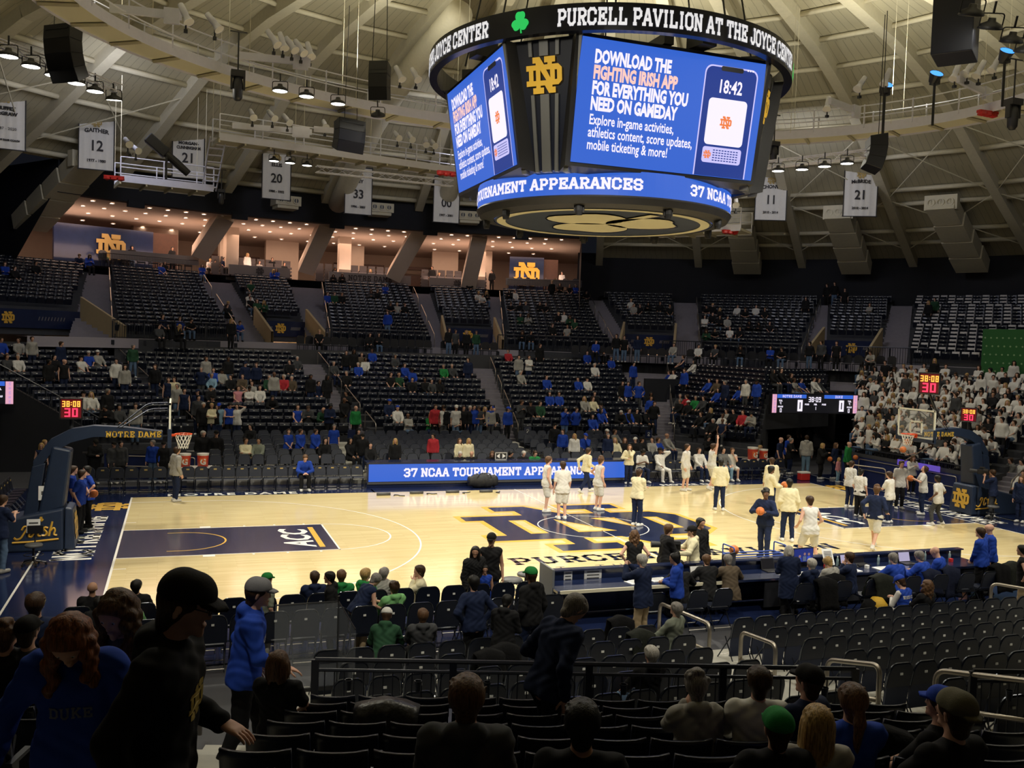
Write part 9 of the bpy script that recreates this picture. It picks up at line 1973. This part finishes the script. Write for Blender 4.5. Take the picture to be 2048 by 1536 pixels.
for s in (-1, 1): c = H + f*.112 + u_*.022 + r_*.034*s; m.tube([tuple(c + r_*.024*math.cos(a) + u_*.018*math.sin(a)) for a in np.linspace(0, 2*PI, 13)[:-1]], .0028, 4, closed=True); m.tube([tuple(c + r_*.024*s), tuple(H + r_*.088*s - f*.01 + u_*.03)], .0028, 4)
m.obj('glasses', M['dark'], F1[0])
o, J, rs = F14; S_ = SDF(J['P'] - .4, J['P'] + .5, .012); add_body(S_, J, .030, 0, 0, 1); S_.cut(J['P'] + J['up']*.25, J['up']); S_.cut(J['P'] + J['up']*.03, -J['up']); V_, F_ = S_.nets(); link(bpy.data.objects.new('white_band', np_mesh('white_band', V_, F_, [cloth('s')])), o)
# the harness, cameras and phone
for q, lab in ((CAM1, 'black broadcast camera on a tripod at the scorer table'), (CAM2, 'black shoulder camera of the operator at the right baseline')):
 o, J, rs = q; wl = Matrix.LocRotScale(o.location, o.rotation_euler, o.scale); p = wl @ Vector((J['wrL'] + J['wrR'])/2 + v3(0, .12, .08)); t = thing('video_camera', lab, 'camera', tuple(p), o.rotation_euler.z); m = MB(); m.box((0, 0, .05), (.16, .42, .2)); m.box((0, .05, .2), (.08, .2, .08)); m.obj('camera_body', M['black'], t, bevel=.02); m = MB(); m.tube([(0, .2, .05), (0, .48, .05)], [.065, .08], 12); m.obj('lens', M['dark'], t); m = MB(); m.box((-.12, -.1, .14), (.1, .16, .08)); m.obj('viewfinder', M['dark'], t)
 if q is CAM1:
  m = MB()
  for a in (90, 210, 330): m.tube([(0, 0, -.06), (.38*math.cos(R(a)), .38*math.sin(R(a)), -p.z)], .02, 5)
  m.obj('tripod', M['dark'], t)
print('persons', NPERS)
# ---- everyone further away: the white student crowd, upper stands, suites
CM = ['w', 'w', 'g', 'k', 'n', 'b', 'D', 'd']; cm_mats = [cloth(c) for c in CM] + [skinm('w'), skinm('t'), hairm('b'), hairm('k'), hairm('y'), cloth('k'), cloth('j')]
CP = []
for po, tp, ha, yw in (('sit', 'tee', 'short', 0), ('sit', 'hoodie', 'short', 25), ('sitlean', 'tee', 'short', 0), ('sitcross', 'hoodie', 'long', 0), ('stand', 'tee', 'short', 0), ('stand2', 'hoodie', 'short', -25), ('sitphone', 'sweat', 'long', 0), ('stand', 'sweat', 'long', 0)):
 kw = dict(POSES[po]); kw['yaw'] = yw; ms = fig_meshes((po, yw, 'crowd'), skel(**kw), .042, tp, 'pants', ha, True, (.35, .35), True, .003); CP.append((po.startswith('sit'), {k: (np.array([v.co for v in m.vertices]), np.array([p.vertices for p in m.polygons])) for k, m in ms.items() if k in ('body', 'top', 'bottom', 'hair', 'shoes')}))
HB = CP[0]
CV, CF, CI = [], [], []; cn = 0; NCRD = 0
def crowd(p, hd, seated, col, sd):
 global cn, NCRD
 q = random.Random(sd); NCRD += 1; opts = [c for c in CP if c[0] == seated]; _, parts = q.choice(opts); a = -R(hd + q.uniform(-18, 18)); ca, sa = math.cos(a), math.sin(a); Rm = np.array([[ca, -sa, 0], [sa, ca, 0], [0, 0, 1]]); sc = q.uniform(.95, 1.04); sk = 8 + (q.random() < .2); hr = 10 + q.choice((0, 0, 1, 1, 2))
 for k, (V, F) in parts.items():
  if k == 'body': F = F[:len(F)]
  CV.append((V * sc) @ Rm.T + np.array(p)); CF.append(F + cn); cn += len(V); CI.append(np.full(len(F), {'body': sk, 'top': CM.index(col), 'bottom': q.choice((13, 13, 14)), 'hair': hr, 'shoes': 13 if q.random() < .6 else 0}[k]))
def rowfill(nm, i0, i1, dens, cols, sd, stand=.1, umax=2100, vmin=0):
 rw = BLK[nm]
 for i in range(i0, min(i1, len(rw))):
  for k, (p, z, rz) in enumerate(row_seats(rw[i], .58)):
   q = random.Random(sd + i * 91 + k); u, v = pix((p.x, p.y, z + 1.2))
   if q.random() > dens or not (-20 < u < umax) or v < vmin or (nm == 'student section' and u < 1692): continue
   hd = math.degrees(math.atan2(math.sin(rz), -math.cos(rz))); st = q.random() < stand; crowd((p.x, p.y, z), hd, not st, q.choice(cols), sd + i * 91 + k)
rowfill('student section', 0, 14, .80, 'wwwwwwwgwwdk', 1000, .06); rowfill('far right student section', 0, 14, .80, 'wwwwwwgwwk', 3000, .25)
for (u, v, s, c) in [tuple(t.split(',')) for t in '323,527,1,b 330,522,1,k 405,516,1,b 326,640,1,n 360,636,1,b 378,640,1,k 498,632,1,w 515,632,1,w 477,655,1,b 500,655,1,k 513,655,1,D 527,655,1,D 545,532,1,b 553,535,1,b 455,610,1,k 450,590,1,d 502,565,1,D 667,548,1,k 684,548,1,k 655,588,1,b 669,588,1,D 684,589,1,k 742,580,1,d 755,580,1,k 771,567,1,b 780,606,1,k 795,607,1,g 810,608,1,k 776,622,0,b 640,572,0,w 637,582,0,d 940,560,1,k 955,583,1,w 962,585,1,w 972,580,1,k 1104,560,0,k 1120,568,1,k 1140,565,1,k 1152,562,1,b 1172,578,1,k 1020,578,1,k 1030,582,1,w 1022,602,1,k 1040,603,1,k 1052,603,1,d 1080,603,1,k 1092,603,1,k 1041,630,1,D 1056,630,1,g 1117,626,1,k 1128,626,1,w 1140,628,1,D 1150,636,1,D 1105,650,1,k 1135,650,1,g 1045,667,1,k 1062,668,1,k 1262,598,1,w 1268,606,1,g 1280,608,1,k 1298,602,1,k 1320,603,1,k 1340,608,1,k 1415,606,1,k 1425,610,1,k 1440,612,1,k 1475,612,1,w 1490,616,1,k 1512,612,1,w 1530,616,1,k 1410,630,1,w 1425,628,1,k 1440,632,1,k 1455,632,1,g 1500,640,1,k 1520,640,1,k 1540,640,1,k 1414,656,1,D 1430,656,1,k 1460,655,1,w 1480,655,1,k 1612,594,0,k 1740,605,1,g 1858,602,0,k 1870,596,0,D 1690,578,0,k 1655,560,0,k 1670,560,0,k 155,505,1,n 177,500,1,b 185,508,1,k 10,528,1,b 30,530,1,k 72,525,1,k'.split()]:
 u, v = float(u), float(v); r = snap(u, v, s == '1', UPS)
 if r: e, P, z, i, nm, a, b = r; ex = (b - a).normalized(); rz = math.atan2(ex.y, ex.x); crowd((P.x, P.y, z), math.degrees(math.atan2(math.sin(rz), -math.cos(rz))), s == '1', c, int(u * 3 + v))
for (u, v, c) in [tuple(t.split(',')) for t in '220,464,D 236,468,g 250,470,k 265,472,k 308,466,w 345,468,k 418,486,w 430,483,k 450,487,n 470,488,k 495,488,w 520,492,g 545,492,k 570,497,k 670,498,k 682,497,w 700,499,k 742,498,k 752,499,k 848,515,k 865,512,k 880,515,d 940,512,k 985,525,k 1028,530,w 1045,527,b 1125,527,w 1150,528,k'.split()]:
 P = oncyl(float(u), float(v), 45.2 + (int(u) % 3)); az = math.degrees(math.atan2(P[0], P[1])); crowd((P[0], P[1], 10.05), az + 180, (int(u) % 2) == 0, c, int(u))
for (az, z, c, s) in [(-9.6, 4.92, 'k', 1), (-3.5, 4.92, 'k', 1), (-2.4, 4.92, 'k', 1), (6.2, 4.92, 'k', 0), (7.0, 4.92, 'd', 0), (8.4, 4.92, 'k', 0), (9.6, 4.92, 'D', 0), (27, 4.92, 'k', 0), (28, 4.92, 'k', 0), (29.6, 4.92, 'n', 0), (24.5, 4.92, 'b', 1), (34, 4.92, 'g', 1), (37, 4.92, 'w', 1), (39, 4.92, 'd', 1), (42, 4.92, 'k', 1), (45.5, 4.92, 'b', 1), (47, 4.92, 'k', 1), (50, 4.92, 'k', 0), (51.3, 4.92, 'd', 0), (53, 4.92, 'k', 0), (57, 4.92, 'g', 1), (-20, 4.92, 'k', 0), (-28, 4.92, 'd', 1), (-26, 4.92, 'k', 1)]:
 crowd(pol(az, 29.6, z), az + 180, bool(s), c, int(az * 10) + 500)
cme = np_mesh('crowd', np.concatenate(CV), np.concatenate(CF), cm_mats, np.concatenate(CI)); stuff(link(bpy.data.objects.new('crowd', cme)), 'distant crowd: white-shirted students at right, scattered spectators in the upper stands and suites', 'crowd')
print('crowd', NCRD)
